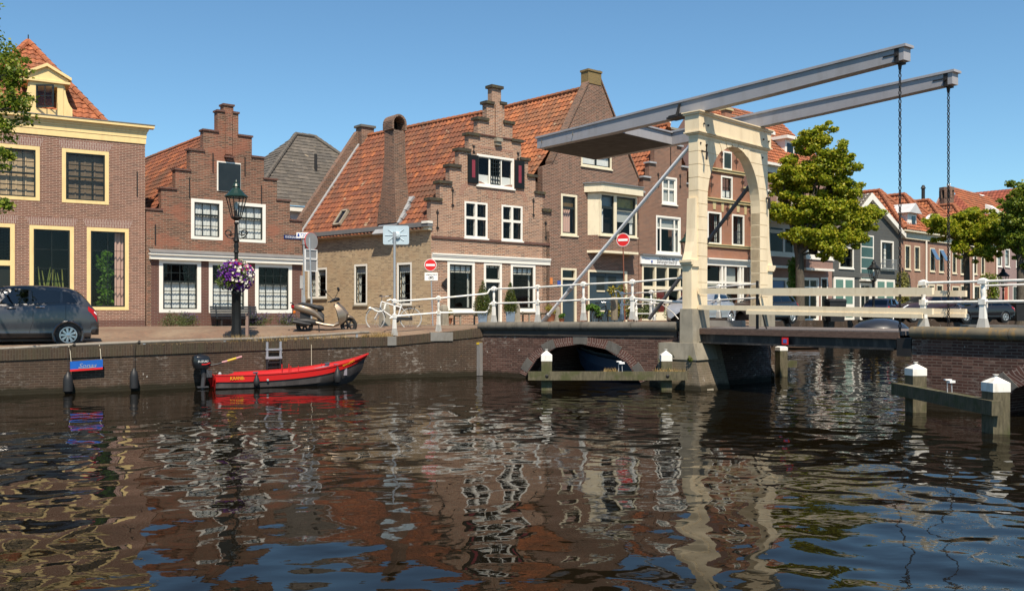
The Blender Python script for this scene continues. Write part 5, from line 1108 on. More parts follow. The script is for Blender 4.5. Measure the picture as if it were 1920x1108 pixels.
# pavement strip along the house fronts
def strip(name, pts, wd, mat, dz, side=1):
    L = []; Rr = []
    for i, q in enumerate(pts):
        a = pts[max(i - 1, 0)]; b_ = pts[min(i + 1, len(pts) - 1)]; t_ = (b_ - a).normalized(); n = V3(t_.y, -t_.x) * side; L.append(q); Rr.append(q + n * wd)
    m = MB(); top = []
    for i in range(len(pts) - 1):
        for k in range(6):
            pass
    rows = []
    for i in range(len(pts) - 1):
        n = max(1, int((pts[i + 1] - pts[i]).length / 1.2))
        for k in range(n + (i == len(pts) - 2)):
            f_ = k / n; rows.append([L[i].lerp(L[i + 1], f_), Rr[i].lerp(Rr[i + 1], f_)])
    g = []
    for a, b_ in rows:
        za, zb = zg(a.x, a.y) + dz, zg(b_.x, b_.y) + dz
        g.append([Vector((a.x, a.y, za - dz - .1)), Vector((a.x, a.y, za)), Vector((b_.x, b_.y, zb)), Vector((b_.x, b_.y, zb - dz - .1))])
    m.grid(g); o = m.build(name, mat, None); o['kind'] = 'structure'; return o
t = NT('pavement_slabs'); p = t.geo(); b = t.n('ShaderNodeTexBrick'); t.l(t.map(p, (1, 1, 1), (0, 0, 0), (0, 0, R(38))), b.inputs['Vector'])
b.inputs['Color1'].default_value = (.27, .22, .17, 1); b.inputs['Color2'].default_value = (.23, .19, .15, 1); b.inputs['Mortar'].default_value = (.13, .11, .08, 1); b.inputs['Scale'].default_value = 1; b.inputs['Brick Width'].default_value = .3; b.inputs['Row Height'].default_value = .3; b.inputs['Mortar Size'].default_value = .008
f = t.noise(1.2, p, 5); SLAB = t.done(t.mix(t.ramp(f, [(.4, (0, 0, 0)), (.7, (.6, .6, .6))]), b.outputs['Color'], (.16, .13, .10)), .85, 0, .25)
strip('pavement', [f1.W(SL, 0, 0), f1.W(0, 0, 0), f2.W(.2, 0, 0), f2.W(5.6, 0, 0)], 1.5, SLAB, .09)
strip('kerb', [f1.W(SL, 0, 1.5), f1.W(-.4, 0, 1.5), f2.W(.6, 0, 1.5), f2.W(5.6, 0, 1.5)], .14, CONC, .11)
strip('pavement', [fs.W(-LS, 0), fs.W(0, 0), f3.W(8, 0), f3.W(26, 0), f9.W(0, 0), f9.W(25, 0)], 1.4, SLAB, .08)
# quay wall on the left with soldier-course top
m = MB()
for i in range(len(QL) - 1):
    a, b_ = Vector(QL[i]), Vector(QL[i + 1]); n = V3(-(b_.y - a.y), b_.x - a.x).normalized() * .5
    al = V3(a.x, a.y); bl = V3(b_.x, b_.y)
    m.hexa([al + V3(0, 0) + Vector((0, 0, -1.5)), bl + Vector((0, 0, -1.5)), bl + n + Vector((0, 0, -1.5)), al + n + Vector((0, 0, -1.5)), al + Vector((0, 0, a.z - .24)), bl + Vector((0, 0, b_.z - .24)), bl + n + Vector((0, 0, b_.z - .24)), al + n + Vector((0, 0, a.z - .24))])
qw = tag(m.build('quay_wall', BQ, None), 'dark brick quay wall with yellow lichen spots along the left bank', 'wall')
m = MB()
for i in range(len(QL) - 1):
    a, b_ = Vector(QL[i]), Vector(QL[i + 1]); n = V3(-(b_.y - a.y), b_.x - a.x).normalized(); al = V3(a.x, a.y) - n * .03; bl = V3(b_.x, b_.y) - n * .03; n = n * .5; e = .02 if i else 0
    m.hexa([al + Vector((0, 0, a.z - .24)), bl + Vector((0, 0, b_.z - .24)), bl + n + Vector((0, 0, b_.z - .24)), al + n + Vector((0, 0, a.z - .24)), al + Vector((0, 0, a.z + .03)), bl + Vector((0, 0, b_.z + .03)), bl + n + Vector((0, 0, b_.z + .03)), al + n + Vector((0, 0, a.z + .03))])
m.build('soldier_course', BQS, qw)
m = MB()   # grey stone blocks let into the top of the wall under two railing posts
for px in (740, 822):
    k = (px - CX) / F; a, b_ = Vector(QL[5]), Vector(QL[6]); 
    for i in range(len(QL) - 1):
        a, b_ = Vector(QL[i]), Vector(QL[i + 1]); tt = (k * a.y - a.x) / ((b_.x - a.x) - k * (b_.y - a.y))
        if 0 <= tt <= 1: break
    c_ = a.lerp(b_, tt); d_ = V3(b_.x - a.x, b_.y - a.y).normalized(); n = V3(-d_.y, d_.x); m.obox(V3(c_.x, c_.y) + n * .2 + d_ * .1, d_ * .36, n * .24, .27, c_.z - .235)
m.build('stone_block', CONC, qw)
def on_quay(px, inset=0.0):
    k = (px - CX) / F
    for i in range(len(QL) - 1):
        a, b_ = Vector(QL[i]), Vector(QL[i + 1]); tt = (k * a.y - a.x) / ((b_.x - a.x) - k * (b_.y - a.y))
        if -.001 <= tt <= 1.001: break
    c_ = a.lerp(b_, tt); d_ = V3(b_.x - a.x, b_.y - a.y).normalized(); n = V3(-d_.y, d_.x)
    return c_ + n * inset, d_, n
# back quay beyond the bridge
m = MB(); cb_ = [PN + PV * DW, V3(13.3, 46.5), V3(16.6, 52.5), V3(24.0, 59.0), V3(36, 68), V3(60, 84)]
for a, b_ in zip(cb_[:-1], cb_[1:]):
    n = V3(-(b_.y - a.y), b_.x - a.x).normalized() * .4; m.hexa([a + Vector((0, 0, -1)), b_ + Vector((0, 0, -1)), b_ + n + Vector((0, 0, -1)), a + n + Vector((0, 0, -1))] + [Vector((q.x, q.y, zg(q.x, q.y) + .12)) for q in (a, b_, b_ + n, a + n)])
tag(m.build('back_quay_wall', BQ, None), 'brick quay wall beyond the bridge under the parked cars', 'wall')
m = MB(); cb_ = [RA0 + PV * DW, V3(20, 31), V3(75, 60)]
for a, b_ in zip(cb_[:-1], cb_[1:]):
    n = V3((b_.y - a.y), -(b_.x - a.x)).normalized() * .4; m.hexa([a + Vector((0, 0, -1)), b_ + Vector((0, 0, -1)), b_ + n + Vector((0, 0, -1)), a + n + Vector((0, 0, -1))] + [Vector((q.x, q.y, zg(q.x, q.y) + .1)) for q in (a, b_, b_ + n, a + n)])
tag(m.build('right_back_quay_wall', BQ, None), 'brick quay wall behind the right bridge abutment', 'wall')
# water surface: real ripples near, one flat sheet far
t = NT('canal_water'); p = t.geo()
t.b.inputs['IOR'].default_value = 1.19
n1 = t.noise(3.2, t.map(p, (1, 1.6, 1)), 2, .5); n2 = t.noise(9, t.map(p, (1, 1.4, 1)), 2, .5); n3 = t.noise(.35, p, 2, .5)
amp = t.ramp(n3, [(.35, (.25,) * 3), (.65, (1,) * 3)])
bm_ = t.n('ShaderNodeBump'); bm_.inputs['Strength'].default_value = .10; bm_.inputs['Distance'].default_value = .02
t.l(t.math('MULTIPLY', t.math('ADD', t.math('MULTIPLY', n1, 1.0), t.math('MULTIPLY', n2, .25)), amp), bm_.inputs['Height']); t.l(bm_.outputs[0], t.b.inputs['Normal'])
WATER = t.done((.006, .0045, .0022), .01, 0, .5)
def wave(X, Y):
    rg = np.random.default_rng(11); Z = np.zeros_like(X)
    calm = .62 + .38 * np.sin(X * .33 + 1.0 + .5 * np.sin(Y * .21)) * np.cos(Y * .27 - X * .11)
    for i in range(64):
        lam = .26 * 6.5 ** rg.random(); th = rg.normal(math.radians(80), 1.0); k = 2 * math.pi / lam
        A = .0026 * lam ** 1.05 * (1.12 if lam > .8 else 1.05) * rg.uniform(.5, 1.0)
        env = .4 + .6 * np.sin(X * rg.uniform(.2, .7) + Y * rg.uniform(.2, .8) + rg.uniform(0, 6.28)) ** 2
        Z += A * env * np.sin(k * (math.cos(th) * X + math.sin(th) * Y) + rg.uniform(0, 6.28) + .6 * np.sin(X * rg.uniform(.3, 1) + Y * rg.uniform(.3, 1)))
    wind = 1 / (1 + np.exp(-(X + .12 * Y - 2.2 + 1.5 * np.sin(Y * .5)) / 1.6))
    for i in range(30):
        lam = .20 * 2.6 ** rg.random(); th = rg.normal(math.radians(90), .55); k = 2 * math.pi / lam
        Z += (.30 + .8 * wind) * .0026 * lam * rg.uniform(.5, 1) * (.4 + .6 * np.sin(X * rg.uniform(.3, 1.2) + Y * rg.uniform(.3, 1.2) + rg.uniform(0, 6.28)) ** 2) * np.sin(k * (math.cos(th) * X + math.sin(th) * Y) + rg.uniform(0, 6.28))
    return Z * calm
xs = np.arange(-20, 26.01, .065); ys = np.arange(3.5, 34.01, .065)
Xg, Yg = np.meshgrid(xs, ys); Zg_ = wave(Xg, Yg)
edge = np.minimum(np.minimum(Xg + 20, 26 - Xg), Yg - 3.5); Zg_ *= np.clip(edge / 1.0, 0, 1)
nx_, ny_ = len(xs), len(ys); V = np.stack([Xg.ravel(), Yg.ravel(), Zg_.ravel()], 1)
ii = (np.arange(ny_ - 1)[:, None] * nx_ + np.arange(nx_ - 1)[None]).ravel(); Q = np.stack([ii, ii + 1, ii + nx_ + 1, ii + nx_], 1)
x2 = np.arange(-20, 46.05, .12); y2 = np.arange(33.95, 64, .12); X2, Y2 = np.meshgrid(x2, y2); o2 = len(V); V = np.concatenate([V, np.stack([X2.ravel(), Y2.ravel(), wave(X2, Y2).ravel() * 1.1 - .002], 1)]); n2_ = len(x2)
ii = (np.arange(len(y2) - 1)[:, None] * n2_ + np.arange(n2_ - 1)[None]).ravel() + o2; Q = np.concatenate([Q, np.stack([ii, ii + 1, ii + n2_ + 1, ii + n2_], 1)])
extra = [(-400, -300, 0), (400, -300, 0), (400, 3.5, 0), (-400, 3.5, 0), (-400, 63.9, -.03), (400, 63.9, -.03), (400, 300, 0), (-400, 300, 0), (-20, 3.5, 0), (26, 3.5, 0), (26, 63.9, -.03), (-20, 63.9, -.03)]
nv = len(V); V = np.concatenate([V, np.array(extra, float)])
Q = np.concatenate([Q, np.array([[0, 1, 2, 3], [4, 5, 6, 7], [3, 8, 11, 4], [9, 2, 5, 10]]) + nv])
me = bpy.data.meshes.new('canal_water'); me.vertices.add(len(V)); me.vertices.foreach_set('co', V.astype(np.float32).ravel()); me.loops.add(len(Q) * 4); me.loops.foreach_set('vertex_index', Q.astype(np.int32).ravel())
me.polygons.add(len(Q)); me.polygons.foreach_set('loop_start', np.arange(0, len(Q) * 4, 4, dtype=np.int32)); me.update(calc_edges=True); me.materials.append(WATER); me.polygons.foreach_set('use_smooth', [True] * len(me.polygons))
wo = link(bpy.data.objects.new('canal_water', me)); wo['kind'] = 'structure'
# dry grass and moss along the quay edge
def blades(name, pts, n, h, spread, mat, dz=0):
    V = []; Fc = []
    for _ in range(n):
        q = pts[RNG.integers(len(pts))]; x, y = q[0] + RNG.normal(0, spread), q[1] + RNG.normal(0, spread * .5); z = (q[2] if len(q) > 2 else zg(x, y)) + dz; a = RNG.uniform(0, 6.28); hh = h * RNG.uniform(.4, 1.2); w_ = .007; lx, ly = RNG.normal(0, .35 * hh), RNG.normal(0, .35 * hh)
        b_ = len(V); V += [(x - w_ * math.cos(a), y - w_ * math.sin(a), z), (x + w_ * math.cos(a), y + w_ * math.sin(a), z), (x + lx, y + ly, z + hh)]; Fc.append((b_, b_ + 1, b_ + 2))
    m = MB(); m.v = V; m.f = Fc; o = m.build(name, mat, None, uv=False); o['kind'] = 'stuff'; return o
STRAW = leafmat('dry_straw', [(.30, .21, .09), (.38, .28, .13), (.26, .17, .07)], .2)
WEED = leafmat('green_weed', [(.06, .09, .015), (.10, .13, .03), (.14, .15, .04)], .3)
line = lambda pa, pb, n, ins: [tuple(on_quay(pa + (pb - pa) * i / n, ins)[0]) for i in range(n + 1)]
tag(blades('dry_grass', line(695, 735, 8, .25) + line(440, 470, 5, .3) + line(445, 640, 8, .15), 1500, .20, .14, STRAW), 'straw coloured grass tufts on the quay edge')
tag(blades('dry_grass', line(240, 700, 40, .2) + line(740, 905, 20, .25), 2200, .06, .16, STRAW), 'short dry grass along the top of the quay')
tag(blades('weeds', [tuple(fs.W(-6 + .3 * i, 0, .15))[:2] for i in range(20)] + [tuple(f2.W(.5 + .3 * i, 0, .1))[:2] for i in range(16)], 900, .16, .12, WEED), 'green weeds growing along the house walls')
m = MB()
for i in range(len(QL) - 1):
    a, b_ = Vector(QL[i]), Vector(QL[i + 1]); n = V3(-(b_.y - a.y), b_.x - a.x).normalized()
    P_ = [a + n * .47 + Vector((0, 0, .035)), b_ + n * .47 + Vector((0, 0, .035)), b_ + n * 1.25, a + n * 1.25]; P_[2].z = zg(P_[2].x, P_[2].y) + .012; P_[3].z = zg(P_[3].x, P_[3].y) + .012; m.quad(*P_)
m.build('path', GRIT, None)['kind'] = 'structure'
# ================================================================== left abutment with its arch
ab = thing('bridge_abutment', 'brick bridge abutment with a round arch over the side channel, left of the lifting span', 'abutment', tuple((BW0 + BW1) / 2))
dW = (BW1 - BW0); LW = dW.length; fw_ = Fa(CX, 1, 1); fw_.X0, fw_.Y0 = BW0.x, BW0.y; fw_.d = dW.normalized(); fw_.n = Vector((fw_.d.y, -fw_.d.x, 0))
sA, sB = fw_.s(981), fw_.s(1207); zcr = fw_.at(1094, 645)[1]; sc0 = (sA + sB) / 2; ha = (sB - sA) / 2
arc = [(sc0 - ha * math.cos(math.pi * i / 28), -.45 + (zcr + .45) * math.sin(math.pi * i / 28) ** .92) for i in range(29)]
ztop = lambda s: 1.52 + .06 * (s / LW)
m = MB(); ol = [(0, -1.5)] + [(sA, -1.5)] + arc + [(sB, -1.5), (LW, -1.5), (LW, ztop(LW)), (0, ztop(0))]
fprism(m, fw_, ol, -.5, 0)
bk_ = (PV + fw_.n * -1).normalized()
m.build('wall', BA, ab)
# barrel of the arch
m = MB(); g = [[fw_.W(s, z, -.02), fw_.W(s, z, 0) - fw_.n * 7] for s, z in arc]; m.grid(g); m.grid([[fw_.W(sA, -1.5, -.02), fw_.W(sA, -1.5) - fw_.n * 7], g[0]]); m.grid([[fw_.W(sB, -1.5, -.02), fw_.W(sB, -1.5) - fw_.n * 7], g[-1]]); m.build('barrel_vault', BAS, ab)
m = MB(); q = [fw_.W(s, z, -6.9) for s, z in ((sA - .1, -1.2), (sA - .1, zcr + .1), (sB + .1, zcr + .1), (sB + .1, -1.2))]; m.prism(q, fw_.n * -.1); m.build('vault_shade_panel', DARKGAP, ab)  # near-black panel added to paint the shade deep in the vault
# ring of voussoirs with dressed stones
def ringseg(i0, i1, o0, o1, mat, name, th=.25):
    m = MB(); n = 6
    for k in range(n):
        a0 = math.pi * (i0 + (i1 - i0) * k / n); a1 = math.pi * (i0 + (i1 - i0) * (k + 1) / n); pts = []
        for a, r in ((a0, 0), (a1, 0), (a1, th), (a0, th)):
            s = sc0 - (ha + r) * math.cos(a); z = -.45 + (zcr + .45 + r) * math.sin(a) ** .92 if math.sin(a) > 0 else -.45; pts.append((s, z))
        fprism(m, fw_, pts, o0, o1)
    o = m.build(name, mat, ab)
    if mat is BAS:   # radial courses
        me = o.data; ul = me.uv_layers[0]; M = Matrix(ROOTINV[o.name]).inverted()
        for l in me.loops:
            w_ = M @ me.vertices[l.vertex_index].co; v = w_ - fw_.W(0, 0); s = v.dot(fw_.d) - sc0; z = v.z + .45
            ul.data[l.index].uv = (math.hypot(s / ha, z / (zcr + .45)) * 1.3, math.atan2(z / (zcr + .45), s / ha) * 2.1)
    return o
VST = paint('dark_dressed_stone', (.135, .125, .11), .85, var=.25, dirt=(.07, .06, .05)); ringseg(.10, .90, -.05, .012, BAS, 'arch_ring')
for c in (.16, .33, .5, .67, .84): ringseg(c - .035, c + .035, -.04, .018, VST, 'voussoir_stone', .27)
# dark band painting the coping's cast shadow onto the wall
m = MB(); m.prism([fw_.W(.05, ztop(0) - .24, .03), fw_.W(LW, ztop(LW) - .24, .03), fw_.W(LW, ztop(LW), .03), fw_.W(.05, ztop(0), .03)], fw_.n * -.1); m.build('coping_shadow_band', paint('painted_coping_shadow', (.06, .05, .042), .8, var=.3), ab)
# rounded coping stones with joints
def coping(name, fa, s0, s1, z0, z1, segs, mat, parent, h=.26, out=.13, dep=.62):
    for i in range(segs):
        a, b = s0 + (s1 - s0) * i / segs + .006, s0 + (s1 - s0) * (i + 1) / segs - .006; P = []
        for s in (a, b):
            z = z0 + (z1 - z0) * (s - s0) / (s1 - s0); row = []
            for k in range(9): an = -math.pi / 2 + math.pi * k / 8; row.append(fa.W(s, z - h / 2 + math.sin(an) * h / 2, out - h / 2 + math.cos(an) * h / 2 + RNG.normal(0, .003)))
            row += [fa.W(s, z, -dep), fa.W(s, z - h, -dep)]; P.append(row + [row[0]])
        m = MB(); m.grid(P); n = len(P[0]) - 1; m.f += [tuple(range(n)), tuple(n + 1 + k for k in reversed(range(n)))]; m.build(name, mat, parent, smooth=True)
coping('coping_stone', fw_, -.12, LW + .02, 1.70, 1.755, 5, COPING, ab)
m = MB(); a = fw_.at(903, 642); b = fw_.at(913, 704); fbox(m, fw_, -.17, .03, b[1], a[1], .03, .17); gp_ = m.build('guard_beam', paint('grey_guard_beam', (.22, .21, .20), .6, dirt=(.15, .14, .13)), ab); m = MB(); fbox(m, fw_, -.15, .01, a[1] - .06, a[1] + .004, .025, .178); m.build('yellow_cap', paint('yellow_mark', (.62, .42, .03), .5), gp_)
# bridge roadway behind the coping
# deck-side abutment face under the lifting span (dark, in p direction)
m = MB(); q0 = PN - PV * .2 + QV * .0; m.hexa([q0 + Vector((0, 0, -1.5)), q0 + PV * DW + Vector((0, 0, -1.5)), q0 + PV * DW - QV * .5 + Vector((0, 0, -1.5)), q0 - QV * .5 + Vector((0, 0, -1.5))] + [p + Vector((0, 0, 1.5)) for p in (q0, q0 + PV * DW, q0 + PV * DW - QV * .5, q0 - QV * .5)]); m.build('channel_face', BA, ab)
# pier under the near tower, battered, with grey stone quoins
def L3(p, q, z): return PN + PV * p + QV * q + Vector((0, 0, z))
m = MB(); m.hexa([L3(-.50, -.95, -1), L3(-.50, .62, -1), L3(.85, .70, -1), L3(.85, -.95, -1), L3(-.46, -.95, 1.2), L3(-.46, .14, 1.2), L3(.8, .14, 1.2), L3(.8, -.95, 1.2)]); pier = m.build('pier', BP, ab)
m = MB()
for z0, z1 in ((.78, 1.21),): m.hexa([L3(-.49, -.9, z0), L3(-.49, .28, z0), L3(.5, .28, z0), L3(.5, -.9, z0), L3(-.475, -.9, z1), L3(-.475, .155, z1), L3(.5, .155, z1), L3(.5, -.9, z1)])
for p0, p1 in ((-.2, .1),): m.hexa([L3(p0, .60, -1), L3(p0, .64, -1), L3(p1, .64, -1), L3(p1, .60, -1), L3(p0, .10, 1.0), L3(p0, .165, 1.0), L3(p1, .165, 1.0), L3(p1, .10, 1.0)])
m.build('pier_stone', STONE, pier)
m = MB(); m.quad(L3(-.55, -.9, -.3), L3(-.55, .6, -.3), L3(-.55, .6, -.2), L3(-.55, -.9, -.2))
leaf_cloud('pier_ferns', WEED, ab, [L3(-.52, -.55, .85), L3(-.5, .1, .8), L3(-.52, -.75, .75)], [.13, .08, .1], 160, .10)

# ================================================================== the drawbridge itself
db = thing('drawbridge', 'cream wooden drawbridge portal with grey balance beams, counterweight and lifting deck on chains', 'drawbridge', tuple(PN))
PW = 3.6; TW = .43; TH = .30; zs, zl0, zl1 = 2.1, 6.74, 7.27
ci, a_, b_ = PW / 2, PW / 2 - TW, 1.72; zsp = 4.88
def inner(z):
    if z <= zsp: return a_
    k = (z - zsp) / b_; return a_ * math.sqrt(max(0, 1 - k * k)) if k < 1 else 0
def pprism(mb, pts, q0, q1): mb.prism([L3(p, q1, z) for p, z in pts], QV * (q0 - q1))
core = MB(); face = MB()
crown = zsp + b_
left = [(0, zs)] + [(TW, zs)] + [(ci - inner(zsp + b_ * i / 16), zsp + b_ * i / 16) for i in range(17)]
pts = [(.012, zs), (TW - .0, zs)] + [(ci - a_ * math.cos(math.pi * i / 32), zsp + b_ * math.sin(math.pi * i / 32)) for i in range(33)] + [(PW - TW, zs), (PW - .012, zs), (PW - .012, zl0), (.012, zl0)]
pprism(core, pts, -TH + .012, -.012); po = core.build('portal', PORTAL, db)
cz = zs; H = .345
m = MB()
while cz < zl0 - .05:
    z0, z1 = cz + .009, min(cz + H - .009, zl0)
    n = 6
    for side in (0, 1):
        P = [(0, z0)] + [(ci - inner(z0 + (z1 - z0) * k / n) if inner(z0 + (z1 - z0) * k / n) > 0 else ci, z0 + (z1 - z0) * k / n) for k in range(n + 1)] + [(0, z1)]
        if inner(z0) == 0: P = [(0, z0), (ci - .004, z0), (ci - .004, z1), (0, z1)]
        if side: P = [(PW - p, z) for p, z in P]
        # drop doubled points
        Q_ = [P[0]]
        for p in P[1:]:
            if abs(p[0] - Q_[-1][0]) + abs(p[1] - Q_[-1][1]) > 1e-4: Q_.append(p)
        pprism(m, Q_, -TH, 0)
    cz += H
m.build('rusticated_blocks', PORTAL, po)
m = MB(); pprism(m, [(-.07, zl0), (PW + .07, zl0), (PW + .07, zl1 - .08), (-.07, zl1 - .08)], -TH - .07, .07); lt = m.build('lintel', PORTAL, db)
m = MB()
for z0, z1, o in ((zl0 - .06, zl0 - .02, .05), (zl0 - .02, zl0 + .015, .10), (zl1 - .08, zl1 - .03, .11), (zl1 - .03, zl1, .14)): pprism(m, [(-o, z0), (PW + o, z0), (PW + o, z1), (-o, z1)], -TH - o, o)
m.build('lintel_moulding', PORTAL, lt)
# keystones: slightly proud radial blocks
m = MB()
for k in (-2, -1, 0, 1, 2):
    a0 = math.pi / 2 + k * .21 - .09; a1 = a0 + .18; P = []
    for a, r in ((a0, -.03), (a1, -.03), (a1, .22), (a0, .22)): P.append((ci - (a_ + r) * math.cos(a), min(zl0 - .065, zsp + (b_ + r) * math.sin(a))))
    pprism(m, P, -TH - .012, .012)
m.build('arch_keystone', PORTAL, po)
for side in (0, 1):     # buttress wings outside both towers
    f_ = (lambda p: -p) if side == 0 else (lambda p: PW + p)
    m = MB(); prof = [(.0, 5.0), (.10, 5.0), (.115, 4.6), (.13, 4.2), (.17, 3.85), (.235, 3.6), (.31, 3.42), (.33, 3.36), (.0, 3.36)]
    pprism(m, [(f_(p), z) for p, z in prof], -TH + .02, -.02); bt = m.build('buttress', PORTAL, db)
    m = MB()
    for z0, z1, o in ((3.20, 3.25, .31), (3.25, 3.31, .36), (3.31, 3.37, .40)): pprism(m, [(f_(0), z0), (f_(o), z0), (f_(o), z1), (f_(0), z1)], -TH - .03 if o > .2 else -TH + .005, .04 if o > .2 else -.005)
    m.build('buttress_moulding', PORTAL, bt); m = MB(); pprism(m, [(f_(0), zs), (f_(.30), zs), (f_(.30), 3.20), (f_(0), 3.20)], -TH + .01, -.01); m.build('buttress_base', PORTAL, bt)
    m = MB(); x0, x1 = sorted((f_(.34), f_(-TW - .03))); m.hexa([L3(x0, -TH - .05, 1.19), L3(x0, .06, 1.19), L3(x1, .06, 1.19), L3(x1, -TH - .05, 1.19), L3(x0, -TH - .04, zs), L3(x0, .04, zs), L3(x1, .04, zs), L3(x1, -TH - .04, zs)]); m.build('stone_foot', STONE, bt)
m = MB()
for p, z in ((.13, 6.95), (.33, 6.93), (.10, 6.45), (.36, 6.42), (3.2, 6.95), (3.5, 6.93), (3.3, 6.45)):
    c_ = L3(p, .085 if z > 6.7 else .0, z); m.lathe(c_, [(.028, 0), (.028, .02), (.015, .03)], 6, QV)
m.tube([L3(.16, .0, 6.25), L3(.16, .14, 6.2), L3(.12, .18, 6.4)], .03, 6); m.tube([L3(.16, .16, 6.2), L3(.14, .16, 6.0)], .03, 6); m.tube([L3(PW - .1, .02, 5.3), L3(PW - .1, .1, 5.3), L3(PW - .1, .1, 5.0)], .04, 6); m.build('bolts', IRON, lt)
# balance beams with cap boards
BL = 12.66; zb0, zb1 = 7.27, 7.69
def beam(off, name='balance_beam'):
    o = B0 + PV * off; g = Fa(CX, 1, 1); g.X0, g.Y0, g.d = o.x, o.y, U.copy(); g.n = Vector((U.y, -U.x, 0))   # n points to the camera side
    m = MB(); w2 = .27; tap = [(0, .05, 0), (3.5, .0, 0), (6.2, -.0, 0), (9, .03, 0), (BL, .10, 0)]
    secs = []
    for (s, lift, _) in tap: secs.append([g.W(s, zb0 + lift, 0), g.W(s, zb0 + lift, -w2), g.W(s, zb1 - .05, -w2), g.W(s, zb1 - .05, 0)])
    b0 = None
    for q in secs:
        b = m.add(q, [])
        if b0 is None: m.f.append((b, b + 1, b + 2, b + 3))
        else: m.f += [(b0 + k, b0 + (k + 1) % 4, b + (k + 1) % 4, b + k) for k in range(4)]
        b0 = b
    m.f.append((b0 + 3, b0 + 2, b0 + 1, b0)); bo = m.build(name, BEAMG, db)
    m = MB(); fbox(m, g, -.05, BL + .06, zb1 - .05, zb1, -w2 - .035, .035); fbox(m, g, -.04, BL + .05, zb1, zb1 + .012, -w2 - .02, .02); m.build('beam_cap', BEAMG, bo)
    m = MB(); fbox(m, g, BL - .21, BL - .11, zb0 + .06, zb1 - .052, -w2 - .012, .012); fbox(m, g, BL - .47, BL - .21, zb0 + .24, zb0 + .265, .0, .014); m.lathe(g.W(BL - .16, zb0 + .22, .01), [(.035, 0), (.035, .05)], 8, g.n); m.build('chain_strap', IRON, bo)
    m = MB(); cx = 6.25; fbox(m, g, cx - .42, cx + .42, zb0 - .012, zb0 + .035, -w2 - .03, .08); m.tube([g.W(cx - .05, zb0, .06), g.W(cx - .02, zb0 + .13, .05), g.W(cx + .02, zb0 + .35, .035)], [.06, .045, .03], 6); fbox(m, g, cx - .36, cx + .30, zb0 + .02, zb0 + .07, .0, .07); m.build('pivot_bearing', IRON, bo)
    for s in (.25, 1.8): m = MB(); m.tube([g.W(s, zb0 + .2, 0), g.W(s + .03, zb0 + .22, .05), g.W(s + .06, zb0 + .28, .05)], .014, 5); m.build('hook', STONE, bo)
    return g
g1 = beam(.0); SP = 2.86; g2 = beam(SP)
# counterweight box between the tails
m = MB(); a, b = g1, g2; c0 = [g1.W(.02, zb0 + .04, -.272), g1.W(3.7, zb0 + .01, -.272), g2.W(3.7, zb0 + .01, .002), g2.W(.02, zb0 + .04, .002)]
m.hexa(c0 + [p + Vector((0, 0, .34)) for p in c0]); cw = m.build('counterweight', BEAMG, db)
m = MB(); m.hexa([p + Vector((0, 0, -.012)) for p in c0] + c0); m.build('counterweight_bottom', paint('dark_bottom_sheet', (.035, .032, .03), .7), cw)  # thin, much darker sheet over the counterweight's underside
c1 = [g1.W(3.62, zb0 + .35, -.272), g1.W(3.76, zb0 + .35, -.272), g2.W(3.76, zb0 + .35, .002), g2.W(3.62, zb0 + .35, .002)]
m = MB(); m.hexa(c1 + [p + Vector((0, 0, .05)) for p in c1]); m.build('counterweight_cap', BEAMG, cw)
# lifting deck
zd = 1.60; Ln = 5.6; dk0 = g1.W(6.75, 0, .1); WD = SP + .55; dkE = 12.62 - 6.75
def DK(l, wv, z): return dk0 + U * l + PV * wv + Vector((0, 0, z))
t = NT('deck_planks'); p = t.geo(); b = t.n('ShaderNodeTexBrick'); t.l(t.map(p, (1, 1, 1), (0, 0, 0), (0, 0, -math.atan2(PV.y, PV.x))), b.inputs['Vector']); b.inputs['Color1'].default_value = (.12, .10, .09, 1); b.inputs['Color2'].default_value = (.16, .13, .115, 1); b.inputs['Mortar'].default_value = (.02, .02, .02, 1); b.inputs['Scale'].default_value = 1; b.inputs['Brick Width'].default_value = 4; b.inputs['Row Height'].default_value = .2; b.inputs['Mortar Size'].default_value = .008
DECKM = t.done(t.mix(t.noise(5, p, 5), b.outputs['Color'], (.17, .15, .14)), .8, 0, .3)
m = MB(); c0 = [DK(0, 0, zd - .09), DK(dkE, 0, zd - .09), DK(dkE, WD, zd - .09), DK(0, WD, zd - .09)]; m.hexa(c0 + [p + Vector((0, 0, .09)) for p in c0]); dk = m.build('deck', DECKM, db)
m = MB(); c0 = [DK(0, -.03, zd - .16), DK(dkE, -.03, zd - .16), DK(dkE, .05, zd - .16), DK(0, .05, zd - .16)]; m.hexa(c0 + [p + Vector((0, 0, .14)) for p in c0]); m.build('edge_board', wood('brown_edge_board', (.07, .045, .035), (.14, .09, .07), scale=(2, 2, 8)), dk)
for wv in (.06, .9, 1.75, 2.6, WD - .1):
    m = MB(); c0 = [DK(0, wv, zd - .36), DK(dkE - .1, wv, zd - .36), DK(dkE - .1, wv + .12, zd - .36), DK(0, wv + .12, zd - .36)]; m.hexa(c0 + [p + Vector((0, 0, .24)) for p in c0])
    if wv < .1: c0 = [DK(0, -.04, zd - .40), DK(dkE - .1, -.04, zd - .40), DK(dkE - .1, .18, zd - .40), DK(0, .18, zd - .40)]; m.hexa(c0 + [p + Vector((0, 0, .04)) for p in c0])
    m.build('girder', paint('dark_steel_girder', (.025, .024, .024), .5, dirt=(.10, .085, .075), var=.3), dk)
m = MB(); q = DK(3.0, -.05, zd - .36); m.obox(q, U * .09, Vector((U.y, -U.x, 0)) * .006, .17); stk = m.build('sticker', RED, dk); m = MB(); m.obox(q + Vector((U.y, -U.x, 0)) * .006 + Vector((0, 0, .04)), U * .05, Vector((U.y, -U.x, 0)) * .004, .09); m.build('sticker_centre', paint('emblem_blue', (.08, .13, .4), .5), stk)
